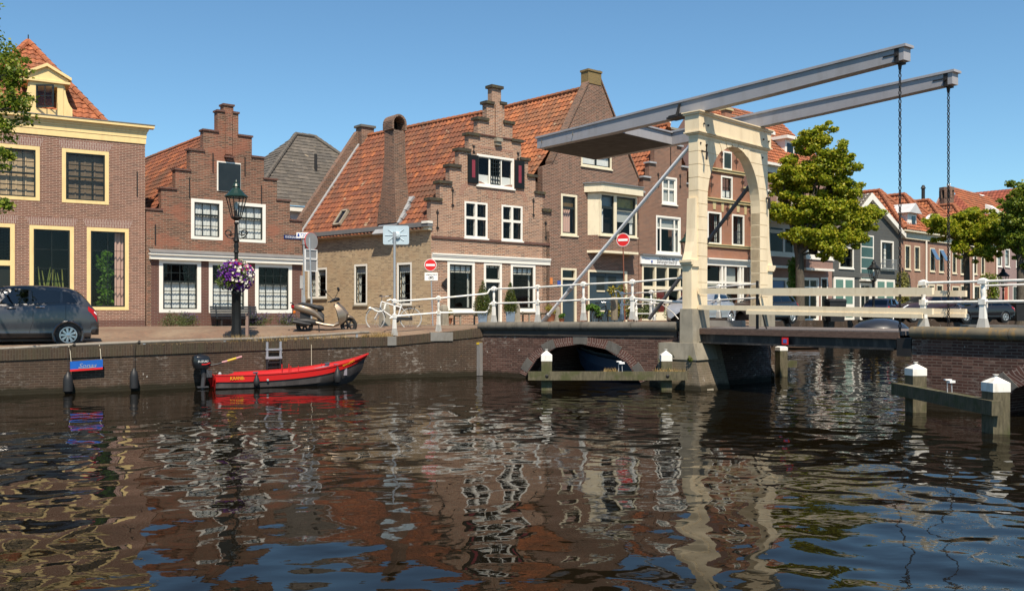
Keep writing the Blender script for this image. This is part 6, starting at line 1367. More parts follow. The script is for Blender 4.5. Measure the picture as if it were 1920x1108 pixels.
# cream gate boards on both deck edges, black iron stanchions
def gate(off, l0, l1, ext):
    m = MB(); fo = Vector((U.y, -U.x, 0))
    for z0, h, e in ((2.43, .145, 0), (2.02, .125, 0)):
        P0 = dk0 + PV * off
        c0 = [P0 + U * l0 + fo * .04, P0 + U * (l1 + ext * .2) + fo * .04, P0 + U * (l1 + ext * .2) - fo * .04, P0 + U * (l0 + .08) - fo * .04]
        tl = (z0 + .055, z0 - .06, z0 - .06, z0 + .055); m.hexa([p + Vector((0, 0, k)) for p, k in zip(c0, tl)] + [p + Vector((0, 0, k + h)) for p, k in zip(c0, tl)])
    c0 = [P0 + U * (l0 + 1.6) + fo * .07, P0 + U * l1 + fo * .07, P0 + U * l1 - fo * .005, P0 + U * (l0 + 1.6) - fo * .005]
    m.hexa([p + Vector((0, 0, k)) for p, k in zip(c0, (1.96, 1.88, 1.88, 1.96))] + [p + Vector((0, 0, k)) for p, k in zip(c0, (2.05, 1.97, 1.97, 2.05))])
    gr = m.build('gate_board', RAILC, db)
    for l in (l0 - .12, l0 + (l1 - l0) * .30)[:1 + ext]:
        m = MB(); q = P0 + U * l - fo * .06; m.obox(q, U * .025, fo * .025, 2.78 - zd, zd)
        m.tube([q + Vector((0, 0, 2.5)), q + fo * .05 + Vector((0, 0, 2.5))], .02, 5); m.tube([q + Vector((0, 0, 2.4)), q - fo * .35 + Vector((0, 0, zd))], .018, 5); m.build('stanchion', IRON, gr)
gate(-.02, .28, dkE + .55, 1); gate(SP + .35, .3, dkE + .3, 0)
m = MB(); q = dk0 - U * .02; m.obox(q + PV * .0 + Vector((U.y, -U.x, 0)) * .05, U * .035, PV * .03, 1.35, 1.35); m.obox(q + Vector((U.y, -U.x, 0)) * .02, U * .13, PV * .05, .28, 1.3); m.lathe(q + Vector((0, 0, 1.3)), [(.1, -.12), (.13, .0), (.1, .05)], 8); m.build('hinge_post', IRON, db)
# chains of real links
def chain(g, name='chain'):
    top = g.W(BL - .16, zb0 + .04, -.13); bot = Vector((top.x, top.y, zd + .05)); m = MB(); ll = .125; n = int((top.z - bot.z) / (ll * .74))
    m.tube([top + Vector((0, 0, .06)), top - Vector((0, 0, .10))], [.05, .03], 6)
    for i in range(n):
        c = top - Vector((0, 0, .14 + i * ll * .74)); s = (1 if i % 2 else -1); ax = (U * .5 + PV * .8).normalized() if i % 2 else (U * .9 - PV * .45).normalized()
        pts = [c + ax * (.027 * math.cos(2 * math.pi * k / 10)) + Vector((0, 0, (.0625 - .014) * math.sin(2 * math.pi * k / 10))) for k in range(11)]
        m.tube(pts, .0125, 5, caps=False)
    return m.build(name, IRON, db, smooth=True)
chain(g1); chain(g2)
# braces: white one in front, darker one to the far tower
p0 = px2w(1019, 602, 29.0); p1 = px2w(1297, 270, 23.98); m = MB(); m.tube([p0, p1], .054, 10); b_ = m.build('brace', POLEG, db, smooth=True); d_ = (p1 - p0).normalized()
for u_, v_, r_ in ((1.55, 1.75, .068), (-.05, .35, .075)): m = MB(); m.tube([p0 + d_ * u_, p0 + d_ * v_], r_, 10); m.build('brace_sleeve', GREYM, b_)
p0 = px2w(1217, 598, 29.2); p1 = L3(PW - .25, -.16, 6.0); m = MB(); m.tube([p0, p1], .058, 10); m.build('brace', paint('brace_dark_grey', (.10, .10, .105), .4), db, smooth=True)

# ================================================================== right abutment
rb_ = thing('bridge_abutment', 'dark brick abutment with lichen-spotted rounded coping at the right edge', 'abutment', tuple(RA0 + U * 3))
fr_ = Fa(CX, 1, 1); fr_.X0, fr_.Y0 = RA0.x, RA0.y; fr_.d = U.copy(); fr_.n = Vector((U.y, -U.x, 0)); LR = 12
sA, sB = 1.62, 5.6; sc0 = (sA + sB) / 2; ha = (sB - sA) / 2; zcr = 1.0
arc = [(sc0 - ha * math.cos(math.pi * i / 28), -.35 + (zcr + .35) * math.sin(math.pi * i / 28) ** .9) for i in range(29)]
m = MB(); fprism(m, fr_, [(0, -1.5), (sA, -1.5)] + arc + [(sB, -1.5), (LR, -1.5), (LR, 1.5), (0, 1.5)], -.5, 0); m.build('wall', BA, rb_)
m = MB(); q0 = RA0; m.hexa([q0 + Vector((0, 0, -1.5)), q0 + PV * DW + Vector((0, 0, -1.5)), q0 + PV * DW + U * .5 + Vector((0, 0, -1.5)), q0 + U * .5 + PV * .3 + Vector((0, 0, -1.5))] + [p + Vector((0, 0, 1.5)) for p in (q0, q0 + PV * DW, q0 + PV * DW + U * .5, q0 + U * .5 + PV * .3)])
m.build('channel_face', BA, rb_)
m = MB(); g = [[fr_.W(s, z, -.02), fr_.W(s, z) - fr_.n * 6] for s, z in arc]; m.grid(g); m.build('barrel_vault', BAS, rb_); m = MB(); m.prism([fr_.W(s, z, -5.9) for s, z in ((sA - .3, -1.2), (sA - .3, zcr + .1), (sB + .3, zcr + .1), (sB + .3, -1.2))], fr_.n * -.1); m.build('vault_shade_panel', DARKGAP, rb_)  # vault closed by an added near-black panel, shade put in as colour
def ringseg2(i0, i1, o1, mat, name, th):
    m = MB()
    for k in range(6):
        a0 = math.pi * (i0 + (i1 - i0) * k / 6); a1 = math.pi * (i0 + (i1 - i0) * (k + 1) / 6); P = []
        for a, r in ((a0, 0), (a1, 0), (a1, th), (a0, th)): P.append((sc0 - (ha + r) * math.cos(a), -.35 + (zcr + .35 + r) * max(0, math.sin(a)) ** .9))
        fprism(m, fr_, P, -.05, o1)
    o = m.build(name, mat, rb_)
    if mat is BAS:
        me = o.data; ul = me.uv_layers[0]; M = Matrix(ROOTINV[o.name]).inverted()
        for l in me.loops:
            v = (M @ me.vertices[l.vertex_index].co) - fr_.W(0, 0); s = v.dot(fr_.d) - sc0; z = v.z + .35
            ul.data[l.index].uv = (math.hypot(s / ha, z / (zcr + .35)) * 1.3, math.atan2(z / (zcr + .35), s / ha) * 2.1)
ringseg2(.08, .92, .012, BAS, 'arch_ring', .36)
for c in (.20, .5, .8): ringseg2(c - .035, c + .035, .03, VST, 'voussoir_stone', .38)
coping('coping_stone', fr_, .0, LR, 1.71, 1.66, 6, LICHEN, rb_, h=.24, out=.14)
m = MB(); fbox(m, fr_, -.32, .0, 1.08, 1.46, -.5, .04); m.build('corbel', IRON, rb_)

# ================================================================== white railings of cast posts and tube
def rail_post_mesh(root, p, h, W=.085, ang=0.0, base=True):
    """cast post: grey tapered foot, square knob at mid rail, baluster, square head with rounded top"""
    a = Vector((math.cos(ang), math.sin(ang), 0)); b = Vector((-a.y, a.x, 0)); P = Vector(p)
    def fr(mb, w0, w1, z0, z1):
        q = [P + a * sx * w0 + b * sy * w0 + Vector((0, 0, z0)) for sx, sy in ((-1, -1), (1, -1), (1, 1), (-1, 1))]; r = [P + a * sx * w1 + b * sy * w1 + Vector((0, 0, z1)) for sx, sy in ((-1, -1), (1, -1), (1, 1), (-1, 1))]; mb.hexa(q + r)
    m = MB(); hb = .19 * h
    fr(m, W * .72, W * .58, hb, .47 * h); fr(m, W * .80, W * .80, .47 * h, .58 * h); fr(m, W * .95, W * .95, .88 * h, .96 * h); fr(m, W * .95, W * .55, .96 * h, .985 * h); fr(m, W * .55, W * .2, .985 * h, h)
    m.lathe(P + Vector((0, 0, .58 * h)), [(W * .62, 0), (W * .42, .03 * h), (W * .55, .08 * h), (W * .66, .15 * h), (W * .52, .24 * h), (W * .40, .275 * h), (W * .62, .29 * h), (W * .62, .30 * h)], 10)
    o = m.build('post', WHITE, root, smooth=True)
    m = MB(); fr(m, W * 1.15, W * .78, 0, hb * .98); m.build('post_foot', paint('post_foot_grey', (.42, .41, .38), .6, dirt=(.25, .24, .21)), o)
    return o
def railing(name, label, posts, rails, height, group=None, W=.085, rr=.028, ang=0.0):
    root = thing(name, label, 'railing', tuple(posts[0]), 0, group)
    for p in posts: rail_post_mesh(root, p, height, W, ang)
    for L in rails: m = MB(); m.tube(L, rr, 8); m.build('rail', WHITE, root, smooth=True)
    return root
# left railing, stepping up onto the bridge
def fpt(px, py, D): return px2w(px, py, D)
q740, d_, n_ = on_quay(740, .22); q822, _, _ = on_quay(822, .22)
D740, D822 = q740.y, q822.y
def bw(px, o=-.25):
    s = fw_.s(px); return fw_.W(s, 0, o)
pts = [px2w(739.7, 629, D740), px2w(822.3, 622, D822)]
for px, yb in ((926, 604), (1008.3, 603.5), (1094, 600.5), (1185.8, 599)): q = bw(px); pts.append(px2w(px, yb, q.y))
ang = math.atan2(fw_.d.y, fw_.d.x)
hL = 1.13
def rl(zf): return [Vector((p.x, p.y, p.z + zf * hL)) for p in pts]
up_, md = rl(.925), rl(.525)
end = px2w(1281, 521, bw(1278).y); end2 = px2w(1281, 567, bw(1278).y)
def stepped(P, e, py_a, py_b):
    a = P[1]; b = P[2]; dv_ = (b - a); flat = a.lerp(b, .84); flat.z = px2w(0, py_a, flat.y).z; k1 = a.lerp(b, .885); k1.z = flat.z + (b.z - flat.z) * .12; k2 = a.lerp(b, .905); k2.z = flat.z + (b.z - flat.z) * .5; k3 = a.lerp(b, .925); k3.z = flat.z + (b.z - flat.z) * .88; k4 = a.lerp(b, .96); k4.z = b.z
    return [P[0], P[1], flat, k1, k2, k3, k4, b, P[3], P[4], P[5], e]
cur = []
for (px, py) in ((697, 578), (703, 582), (710, 584.5), (717, 583.5), (721, 578), (723, 570), (726, 564), (732, 561.5)): cur.append(px2w(px, py, D740 - .35 + .3 * (px - 697) / 40))
rails = [cur + stepped(up_, end, 551, 0), [px2w(731, 597, D740)] + stepped(md, end2, 585.5, 0)]
lr = railing('bridge_railing', 'long white railing with curled end, climbing from the quay onto the bridge', pts, rails, hL, ang=ang, W=.066)
m = MB(); m.lathe(cur[0] - Vector((.05, 0, 0)), [(.001, -.05), (.04, -.03), (.055, 0), (.04, .03), (.001, .05)], 10); m.build('end_knob', WHITE, lr, smooth=True)
# far-side railing left of the portal
pf = [px2w(1166, 599, 32.5), px2w(1221, 599, 30.6), px2w(1348, 596, 26.9)]
hF = 1.0; r1 = [px2w(1156, 556, 33), px2w(1154, 550, 33.0), px2w(1158, 545, 32.8)]
Uf = [Vector((p.x, p.y, p.z + .92 * hF)) for p in pf]; Mf = [Vector((p.x, p.y, p.z + .53 * hF)) for p in pf]; endf = Uf[2] + (Uf[2] - Uf[1]).normalized() * 1.9; endm = Mf[2] + (Mf[2] - Mf[1]).normalized() * 1.9
railing('bridge_railing', 'white railing on the far side of the bridge, partly behind the cream portal', pf, [r1 + Uf + [endf], Mf + [endm]], hF, W=.06, rr=.024, ang=math.atan2(U.y, U.x))
# short low curl rail beside it
pg = [px2w(1193, 601, 34), px2w(1227, 601, 36)]
railing('low_curl_rail', 'low white rail with a downward curl behind the far bridge railing', pg, [[px2w(1178, 579, 33.6), px2w(1186, 571, 33.8), px2w(1196, 562, 34), px2w(1215, 565, 35), px2w(1240, 570, 36.5), px2w(1262, 586, 37), px2w(1272, 598, 37)], [px2w(1190, 588, 34), px2w(1226, 588, 36)]], .85, W=.06, rr=.022)
# right railing on the lichen coping
def rw(px, o=-.28): s = fr_.s(px); return fr_.W(s, 0, o)
pr = []
for px in (1718, 1830, 1975):
    q = rw(px); pr.append(Vector((q.x, q.y, 1.69)))
pr.append(pr[-1] + U * 1.6); hR = 1.0
mk = lambda f_: [Vector((p.x, p.y, p.z + f_ * hR)) for p in pr]
railing('bridge_railing', 'white railing with stout cast posts on the lichen-spotted right abutment', pr, [mk(.93), mk(.525)], hR, W=.08, rr=.028, ang=math.atan2(U.y, U.x))
# its twin across the roadway: only the upper rail shows between the front posts
pr2 = [px2w(1846, 600, 21.3), px2w(1990, 604, 19.8)]; pr2 = [Vector((p.x, p.y, 1.62)) for p in pr2]
railing('bridge_railing', 'thinner white railing across the roadway behind the right railing', pr2, [[Vector((p.x, p.y, 2.63)) for p in [pr2[0] - U * .1] + pr2]], 1.05, W=.065, rr=.026, ang=math.atan2(U.y, U.x))
# kerb beams of the roadway
m = MB(); q0, q1 = px2w(1322, 600, 25.8), px2w(1395, 600, 25.2); d_ = (q1 - q0); d_.z = 0; c_ = (q0 + q1) / 2; m.obox(Vector((c_.x, c_.y, 1.6)), d_ * .5, Vector((-d_.y, d_.x, 0)).normalized() * .15, .18); tag(m.build('granite_kerb', CONC, None), 'grey granite kerb block between the bridge towers', 'kerb')
m = MB(); c_ = RA0 + U * 4.2 + PV * .75; m.obox(Vector((c_.x, c_.y, 1.55)), U * 3.4, PV * .14, .2); tag(m.build('granite_kerb', CONC, None), 'long grey granite kerb behind the right white railing', 'kerb')

# ================================================================== timber fenders with white capped piles
def pile(root, x, y, z1, w_, ang, zc, seam=True):
    a = Vector((math.cos(ang), math.sin(ang), 0)) * w_ / 2; b = Vector((-a.y, a.x, 0)); c = Vector((x, y, 0)); m = MB(); m.obox(c, a, b, zc + 1.2, -1.2); po_ = m.build('pile', FENDW, root)
    m = MB(); k = 1.04; h = z1 - zc; m.obox(c, a * k, b * k, h * .52, zc)
    q = [c + a * sx * k + b * sy * k + Vector((0, 0, zc + h * .52)) for sx, sy in ((-1, -1), (1, -1), (1, 1), (-1, 1))]; r = [c + a * sx * .14 + b * sy * .14 + Vector((0, 0, zc + h * .86)) for sx, sy in ((-1, -1), (1, -1), (1, 1), (-1, 1))]; m.hexa(q + r)
    m.lathe(c + Vector((0, 0, zc + h * .84)), [(w_ * .09, 0), (w_ * .08, h * .1), (w_ * .16, h * .13), (w_ * .16, h * .16)], 8); m.build('pile_cap', WHITE, po_)
    return po_
fl_ = thing('timber_fender', 'mossy timber fender with two white capped piles in front of the arch', 'fender', tuple(px2w(1137, 700, 23.4)))
Df = 23.4; xa, xb = px2w(1025, 700, Df).x, px2w(1250, 700, Df).x
pile(fl_, xa, Df + .12, EYE + (HY - 655) / F * Df, .27, 0, EYE + (HY - 677) / F * Df); pile(fl_, xb, Df + .12, EYE + (HY - 655) / F * Df, .27, 0, EYE + (HY - 677) / F * Df)
m = MB(); zt, zb2 = EYE + (HY - 696) / F * Df, EYE + (HY - 712) / F * Df; x0, x1 = px2w(990, 0, Df).x, px2w(1287, 0, Df).x
m.hexa([(x0, Df - .16, zb2), (x1, Df - .16, zb2), (x1, Df - .02, zb2), (x0, Df - .02, zb2), (x0, Df - .16, zt), (x1, Df - .16, zt), (x1, Df - .02, zt), (x0, Df - .02, zt)]); wb = m.build('waling', FENDW, fl_)
m = MB()
for x in (xa, xb): m.lathe((x, Df - .155, (zt + zb2) / 2), [(.045, 0), (.045, .02), (.02, .035)], 8, (0, -1, 0))
m.build('bolt', IRON, wb)
tag(blades('dry_grass', [(x1 - .1 - .07 * i, Df - .05, zt) for i in range(11)] + [(x0 + 2.0 + .05 * i, Df - .05, zt) for i in range(6)], 260, .10, .05, STRAW), 'dry grass growing on the fender beam by the pier')
fr2 = thing('timber_fender', 'dark timber fender with two larger white capped piles at the lower right', 'fender', tuple(px2w(1790, 740, 16.5)))
pa, pb_ = px2w(1717, 772, 18.28), px2w(1867, 812, 15.05)
angf = math.atan2(pb_.y - pa.y, pb_.x - pa.x) + math.pi / 2 - .3
pile(fr2, pa.x, pa.y, EYE + (HY - 679) / F * 18.2, .29, .12, EYE + (HY - 704) / F * 18.2); pile(fr2, pb_.x, pb_.y, EYE + (HY - 702) / F * 15, .30, .12, EYE + (HY - 734) / F * 15)
b0_, b1_ = px2w(1692, 730, 18.6), px2w(1886, 760, 14.75); d_ = Vector((b1_.x - b0_.x, b1_.y - b0_.y, 0)); dn = d_.normalized(); sd = Vector((dn.y, -dn.x, 0)); sd = sd if sd.y < 0 or sd.x < 0 else -sd
ztf = EYE + (HY - 749) / F * 15.0; m = MB(); c0 = V3(b0_.x, b0_.y) + sd * .05; c1_ = V3(b1_.x, b1_.y) + sd * .05
q = [c0, c1_, c1_ + sd * .18, c0 + sd * .18]; m.hexa([p + Vector((0, 0, ztf - .24)) for p in q] + [p + Vector((0, 0, ztf)) for p in q]); m.build('waling', FENDW, fr2)
fr3 = thing('timber_fender', 'small white capped pile at the far end of the bridge channel', 'fender', tuple(px2w(1465, 700, 28.6)))
p_ = px2w(1465, 704, 28.5); pile(fr3, p_.x, p_.y, EYE + (HY - 645) / F * 28.5, .27, .3, EYE + (HY - 657) / F * 28.5); m = MB(); q = px2w(1479, 680, 28.8); m.obox(Vector((q.x, q.y, q.z - .15)), (.22, .1, 0), (-.05, .08, 0), .22); m.build('waling', FENDW, fr3)
# small white floodlights on thin legs standing on the fenders
def flood(p, label, s=.16):
    r_ = thing('fender_floodlight', label, 'lamp', tuple(p)); p = Vector(p)
    m = MB(); m.obox(p + Vector((.02, 0, s * 1.15)), (s * .42, .03, 0), (-.01, s * .3, 0), s * .28); m.obox(p + Vector((-s * .25, 0, s * 1.45)), (s * .38, 0, 0), (0, s * .25, 0), s * .14); m.build('lamp_head', SIGNW, r_)
    m = MB(); m.tube([p + Vector((-s * .3, 0, 0)), p + Vector((-s * .3, 0, s * 1.4))], .010, 5); m.tube([p + Vector((s * .25, 0, 0)), p + Vector((s * .2, 0, s * 1.2))], .010, 5); m.build('leg', LEAD, r_)
p = px2w(1163, 696, Df); flood((p.x, Df - .08, zt), 'small white lamp on two thin legs on the mossy fender before the arch', .17)
q = V3(b0_.x, b0_.y) + sd * .12 + d_ * .58; flood((q.x, q.y, ztf), 'small white lamp on thin legs on the dark fender at the lower right', .15)
# ================================================================== quay furniture
# low pipe rail along the quay edge
mr = thing('mooring_rail', 'low grey pipe rail on short legs along the quay edge', 'rail', tuple(on_quay(350, .1)[0]))
pl = []
for px, py in ((-120, 657), (0, 654), (130, 647), (270, 641.5), (400, 637), (480, 635), (600, 628.5), (695, 622.5)):
    q, d_, n_ = on_quay(px, .12); pl.append(Vector((q.x, q.y, px2w(px, py, q.y).z)))
m = MB(); m.tube(pl, .042, 8); m.build('pipe', paint('weathered_pipe', (.24, .21, .17), .6, dirt=(.13, .11, .09), var=.2), mr, smooth=True)
for px in (-60, 107, 273, 424, 484, 580, 672):
    q, d_, n_ = on_quay(px, .12); m = MB()
    for a, b in zip(pl[:-1], pl[1:]):
        if a.x <= q.x <= b.x: zt_ = a.z + (b.z - a.z) * (q.x - a.x) / (b.x - a.x)
    m.obox(Vector((q.x, q.y, 0)), d_ * .03, n_ * .02, zt_ - q.z, q.z); m.obox(Vector((q.x, q.y, 0)), d_ * .11, n_ * .06, .02, q.z + .01); m.build('leg', GREYM, mr)
# hanging fenders and the blue name board
def hang_fender(px, pyt, pyb, label, r=.115):
    q, d_, n_ = on_quay(px, -.16); z1, z0 = px2w(px, pyt, q.y).z, px2w(px, pyb, q.y).z; L = z1 - z0; c = Vector((q.x, q.y, z0))
    t_ = thing('boat_fender', label, 'fender', tuple(c)); m = MB()
    m.lathe(c, [(r * .55, 0), (r, .05), (r, L * .62), (r * .8, L * .82), (r * .42, L * .92), (r * .3, L)], 14); m.build('fender_body', BPLASTIC, t_, smooth=True)
    m = MB(); rp = [a for a in pl]; top = None
    for a, b in zip(pl[:-1], pl[1:]):
        if a.x <= q.x <= b.x: top = a.lerp(b, (q.x - a.x) / (b.x - a.x))
    m.tube([c + Vector((0, 0, L)), Vector((q.x, q.y, q.z + .02)), top + Vector((0, -.03, .02))], .009, 5); m.tube([top + d_ * -.02, top + d_ * .03], .05, 8); m.build('rope', IRON, t_)
hang_fender(127, 697, 737, 'black hanging fender left of the second one, beside the blue name board', .115); hang_fender(250, 690, 731, 'black hanging fender alone on the quay wall, right of the blue name board', .105)
q, d_, n_ = on_quay(161, -.12); f_n = -n_
z1, z0 = px2w(161, 677, q.y).z, px2w(161, 695.5, q.y).z; s0 = on_quay(131, -.12)[0]; s1 = on_quay(192, -.12)[0]; L = (s1 - s0); L.z = 0
tl = .02; bs_ = thing('name_board', 'blue board with silver script and red lower edge hung on cords from the quay rail', 'sign', (s0.x, s0.y, z0))
def brd(mb, s_a, s_b, za, zb_, o0, o1):
    A = V3(s0.x, s0.y) + L * s_a; Bq = V3(s0.x, s0.y) + L * s_b; sh = .035
    mb.hexa([A + f_n * o0 + Vector((0, 0, za)), Bq + f_n * o0 + Vector((0, 0, za + sh)), Bq + f_n * o1 + Vector((0, 0, za + sh)), A + f_n * o1 + Vector((0, 0, za)), A + f_n * o0 + Vector((0, 0, zb_)), Bq + f_n * o0 + Vector((0, 0, zb_ + sh)), Bq + f_n * o1 + Vector((0, 0, zb_ + sh)), A + f_n * o1 + Vector((0, 0, zb_))])
H = z1 - z0; m = MB(); brd(m, 0, 1, z0 + H * .2, z1, 0, .025); m.build('board', paint('bright_blue_board', (.01, .10, .42), .4, var=.04), bs_)
m = MB(); brd(m, 0, 1, z0, z0 + H * .2, 0, .026); m.build('red_edge', RED, bs_)
text('Sonas', V3(s0.x, s0.y) + L * .24 + f_n * .027 + Vector((0, 0, z0 + H * .36)), L, (L.normalized() * .0 + Vector((0, 0, 1))), H * .62, paint('silver_script', (.30, .32, .36), .4), bs_, shear=.35, width=L.length * .56)
m = MB(); A = V3(s0.x, s0.y) + L * .24 + f_n * .03; m.tube([A + L * .0 + Vector((0, 0, z0 + H * .30)), A + L * .25 + Vector((0, 0, z0 + H * .30)), A + L * .5 + Vector((0, 0, z0 + H * .36))], .006, 4); m.build('flourish', paint('silver_script', (.30, .32, .36), .4), bs_)
m = MB()
for s_a, pxr in ((.03, 126), (.95, 184)):
    a = V3(s0.x, s0.y) + L * s_a + f_n * .012 + Vector((0, 0, z1)); r_, _, _ = on_quay(pxr, .06); k = None
    for u_, v_ in zip(pl[:-1], pl[1:]):
        if u_.x <= r_.x <= v_.x: k = u_.lerp(v_, (r_.x - u_.x) / (v_.x - u_.x))
    m.tube([a, Vector((k.x * .3 + a.x * .7, a.y + .05, (a.z + q.z) / 2 + .1)), k], .008, 5)
m.build('cord', paint('cream_rope', (.55, .50, .38), .8), bs_)
# aluminium ladder on the wall
t_ = thing('ladder', 'grey metal ladder with dark lower rails hanging on the quay wall behind the boat', 'ladder', tuple(on_quay(510, -.1)[0] - Vector((0, 0, .9))))
qa, d_, n_ = on_quay(498, -.10); qb, _, _ = on_quay(523, -.10); m = MB(); zt_ = px2w(498, 641, qa.y).z; zm_ = px2w(498, 673, qa.y).z
for q_ in (qa, qb): m.obox(V3(q_.x, q_.y), d_ * .028, n_ * .022, zt_ - zm_ + (q_.z - qa.z), zm_)
for z_, w_ in ((px2w(0, 657, qa.y).z, .05), (px2w(0, 673, qa.y).z, .065)): m.obox((V3(qa.x, qa.y) + V3(qb.x, qb.y)) / 2, d_ * ((qb - qa).length / 2 + .04), n_ * .03, w_, z_)
m.build('ladder_top', GREYM, t_); m = MB()
for q_ in (qa, qb): m.obox(V3(q_.x, q_.y) + n_ * .01, d_ * .024, n_ * .02, zm_ + .1, -.1)
for i in range(5): m.obox((V3(qa.x, qa.y) + V3(qb.x, qb.y)) / 2 + n_ * .01, d_ * ((qb - qa).length / 2), n_ * .018, .03, zm_ - .12 - .13 * i)
m.build('ladder_rails', BPLASTIC, t_)

# ================================================================== street lamp with flower baskets
def lantern(root, c, s, body, glassm, roofm):
    """six-sided lantern standing on c"""
    m = MB(); c = Vector(c); n = 6
    m.lathe(c, [(.05 * s, -.08 * s), (.13 * s, -.02 * s), (.15 * s, 0), (.12 * s, .03 * s)], 10)
    lo = m.ring(c + Vector((0, 0, .02 * s)), (0, 0, 1), .15 * s, n); hi = m.ring(c + Vector((0, 0, .62 * s)), (0, 0, 1), .30 * s, n)
    for a, b in zip(lo, hi): m.tube([a, b], .016 * s, 5)
    for rg in (lo, hi):
        for i in range(n): m.tube([rg[i], rg[(i + 1) % n]], .018 * s, 5)
    m.tube([c, c + Vector((0, 0, .22 * s))], .035 * s, 6); la = m.build('lantern_frame', body, root)
    m = MB()
    for i in range(n): m.quad(lo[i], lo[(i + 1) % n], hi[(i + 1) % n], hi[i])
    m.build('pane', glassm, la)
    m = MB(); m.lathe(c + Vector((0, 0, .62 * s)), [(.345 * s, 0), (.35 * s, .03 * s), (.27 * s, .09 * s), (.17 * s, .2 * s), (.11 * s, .26 * s), (.10 * s, .30 * s), (.12 * s, .32 * s), (.08 * s, .40 * s), (.04 * s, .43 * s), (.05 * s, .46 * s), (.01 * s, .53 * s)], n if False else 12); m.build('lantern_roof', roofm, la)
    m = MB(); m.lathe(c + Vector((0, 0, .22 * s)), [(.03 * s, 0), (.06 * s, .06 * s), (.06 * s, .2 * s), (.03 * s, .26 * s)], 8); m.build('bulb', paint('milky_bulb', (.7, .68, .6), .3), la)
LGLASS = glassmat('lantern_glass', (.88, .90, .90), .7)
D_ = 26.6; base = px2w(443, 632, D_); base.z = zg(base.x, base.y) + .0
sc_l = 1 / 63.9
lp = thing('street_lamp', 'tall black cast iron lamp post with green lantern, flower basket halfway up', 'street lamp', tuple(base))
hz_ = lambda py: px2w(443, py, D_).z
m = MB(); m.lathe(base, [(.155, -.1), (.155, .25), (.14, .30), (.135, 1.25), (.15, 1.28), (.145, 1.36), (.10, 1.42)], 8)
m.lathe(Vector((base.x, base.y, base.z + 1.42)), [(.10, 0), (.105, .06), (.085, .10), (.09, .5), (.07, .58), (.065, .62)], 12)
zsh = hz_(535); m.lathe(Vector((base.x, base.y, base.z + 2.0)), [(.065, 0), (.055, hz_(475) - base.z - 2.0), (.085, hz_(473) - base.z - 2), (.055, hz_(468) - base.z - 2), (.075, hz_(462) - base.z - 2), (.05, hz_(455) - base.z - 2), (.095, hz_(452) - base.z - 2), (.06, hz_(445) - base.z - 2), (.05, hz_(430) - base.z - 2), (.045, hz_(422) - base.z - 2), (.07, hz_(419) - base.z - 2), (.05, hz_(416) - base.z - 2)], 12)
m.build('post', BLACKP, lp, smooth=True)
m = MB()
for sg in (-1, 1):
    z_ = hz_(440); P = []
    for k in range(14): a = k * .42; r_ = .11 * (1 - k / 20); P.append(Vector((base.x + sg * (.22 + r_ * math.cos(a)), base.y, z_ + .04 + r_ * math.sin(a))))
    m.tube([Vector((base.x, base.y, z_ - .08)), Vector((base.x + sg * .12, base.y, z_ - .12)), Vector((base.x + sg * .24, base.y, z_ - .08))] + P, .02, 6)
    m.tube([Vector((base.x, base.y, z_)), Vector((base.x + sg * .1, base.y, z_ + .02)), Vector((base.x + sg * .18, base.y, z_ - .05))], .018, 6)
m.build('scroll_arms', BLACKP, lp)
lantern(lp, (base.x, base.y, hz_(409)), .98, IRON, LGLASS, DKGREEN)
m = MB(); m.obox(base + Vector((.22, .35, 0)), (.04, 0, 0), (0, .05, 0), .72); m.build('junction_box', paint('pink_box', (.26, .18, .15), .6), lp) 
# flower basket (a thing of its own hung on the post)
fbk = thing('flower_basket', 'round basket of purple, white and pink petunias hung on the lamp post', 'flower basket', (base.x, base.y, hz_(520)))
cc = Vector((base.x + .01, base.y - .05, hz_(514)))
m = MB(); m.lathe(cc - Vector((0, 0, .35)), [(.14, 0), (.30, .12), (.36, .3)], 14); m.build('basket', IRON, fbk)
GL = leafmat('petunia_leaf', [(.05, .10, .015), (.10, .16, .03), (.14, .18, .05)], .3)
lump = [cc + Vector((random.uniform(-.38, .38), random.uniform(-.38, .38), random.uniform(-.38, .32))) for _ in range(34)]
leaf_cloud('foliage', GL, fbk, lump, .18, 2600, .055)
FP = leafmat('purple_petunia', [(.10, .015, .26), (.16, .03, .34), (.07, .01, .18)], .25); FW = leafmat('white_petunia', [(.75, .72, .68), (.80, .78, .70)], .25); FPk = leafmat('pink_petunia', [(.55, .02, .14), (.42, .02, .16)], .25)
def blooms(name, mat, n, sel):
    m = MB()
    for _ in range(n):
        while True:
            d = Vector((random.gauss(0, 1), random.gauss(0, 1), random.gauss(0, 1))).normalized(); p = cc + Vector((d.x * .49, d.y * .49, d.z * .45 - .05)) * random.uniform(.85, 1.08)
            if sel(d): break
        nn = (d + Vector((0, -.3, .2))).normalized(); e = nn.orthogonal().normalized(); f = nn.cross(e); r_ = random.uniform(.035, .055); b = m.add([p - nn * .02] + [p + (e * math.cos(a) + f * math.sin(a)) * r_ * (1 if k % 2 == 0 else .75) + nn * .012 for k, a in enumerate([2 * math.pi * i / 10 for i in range(10)])], []); m.f += [(b, b + 1 + i, b + 1 + (i + 1) % 10) for i in range(10)]
    return m.build(name, mat, fbk, uv=False)
blooms('purple_flowers', FP, 300, lambda d: True); blooms('white_flowers', FW, 150, lambda d: d.x > -.1 and d.z > -.4 or random.random() < .12); blooms('pink_flowers', FPk, 42, lambda d: d.z > .35 and d.x > -.2)

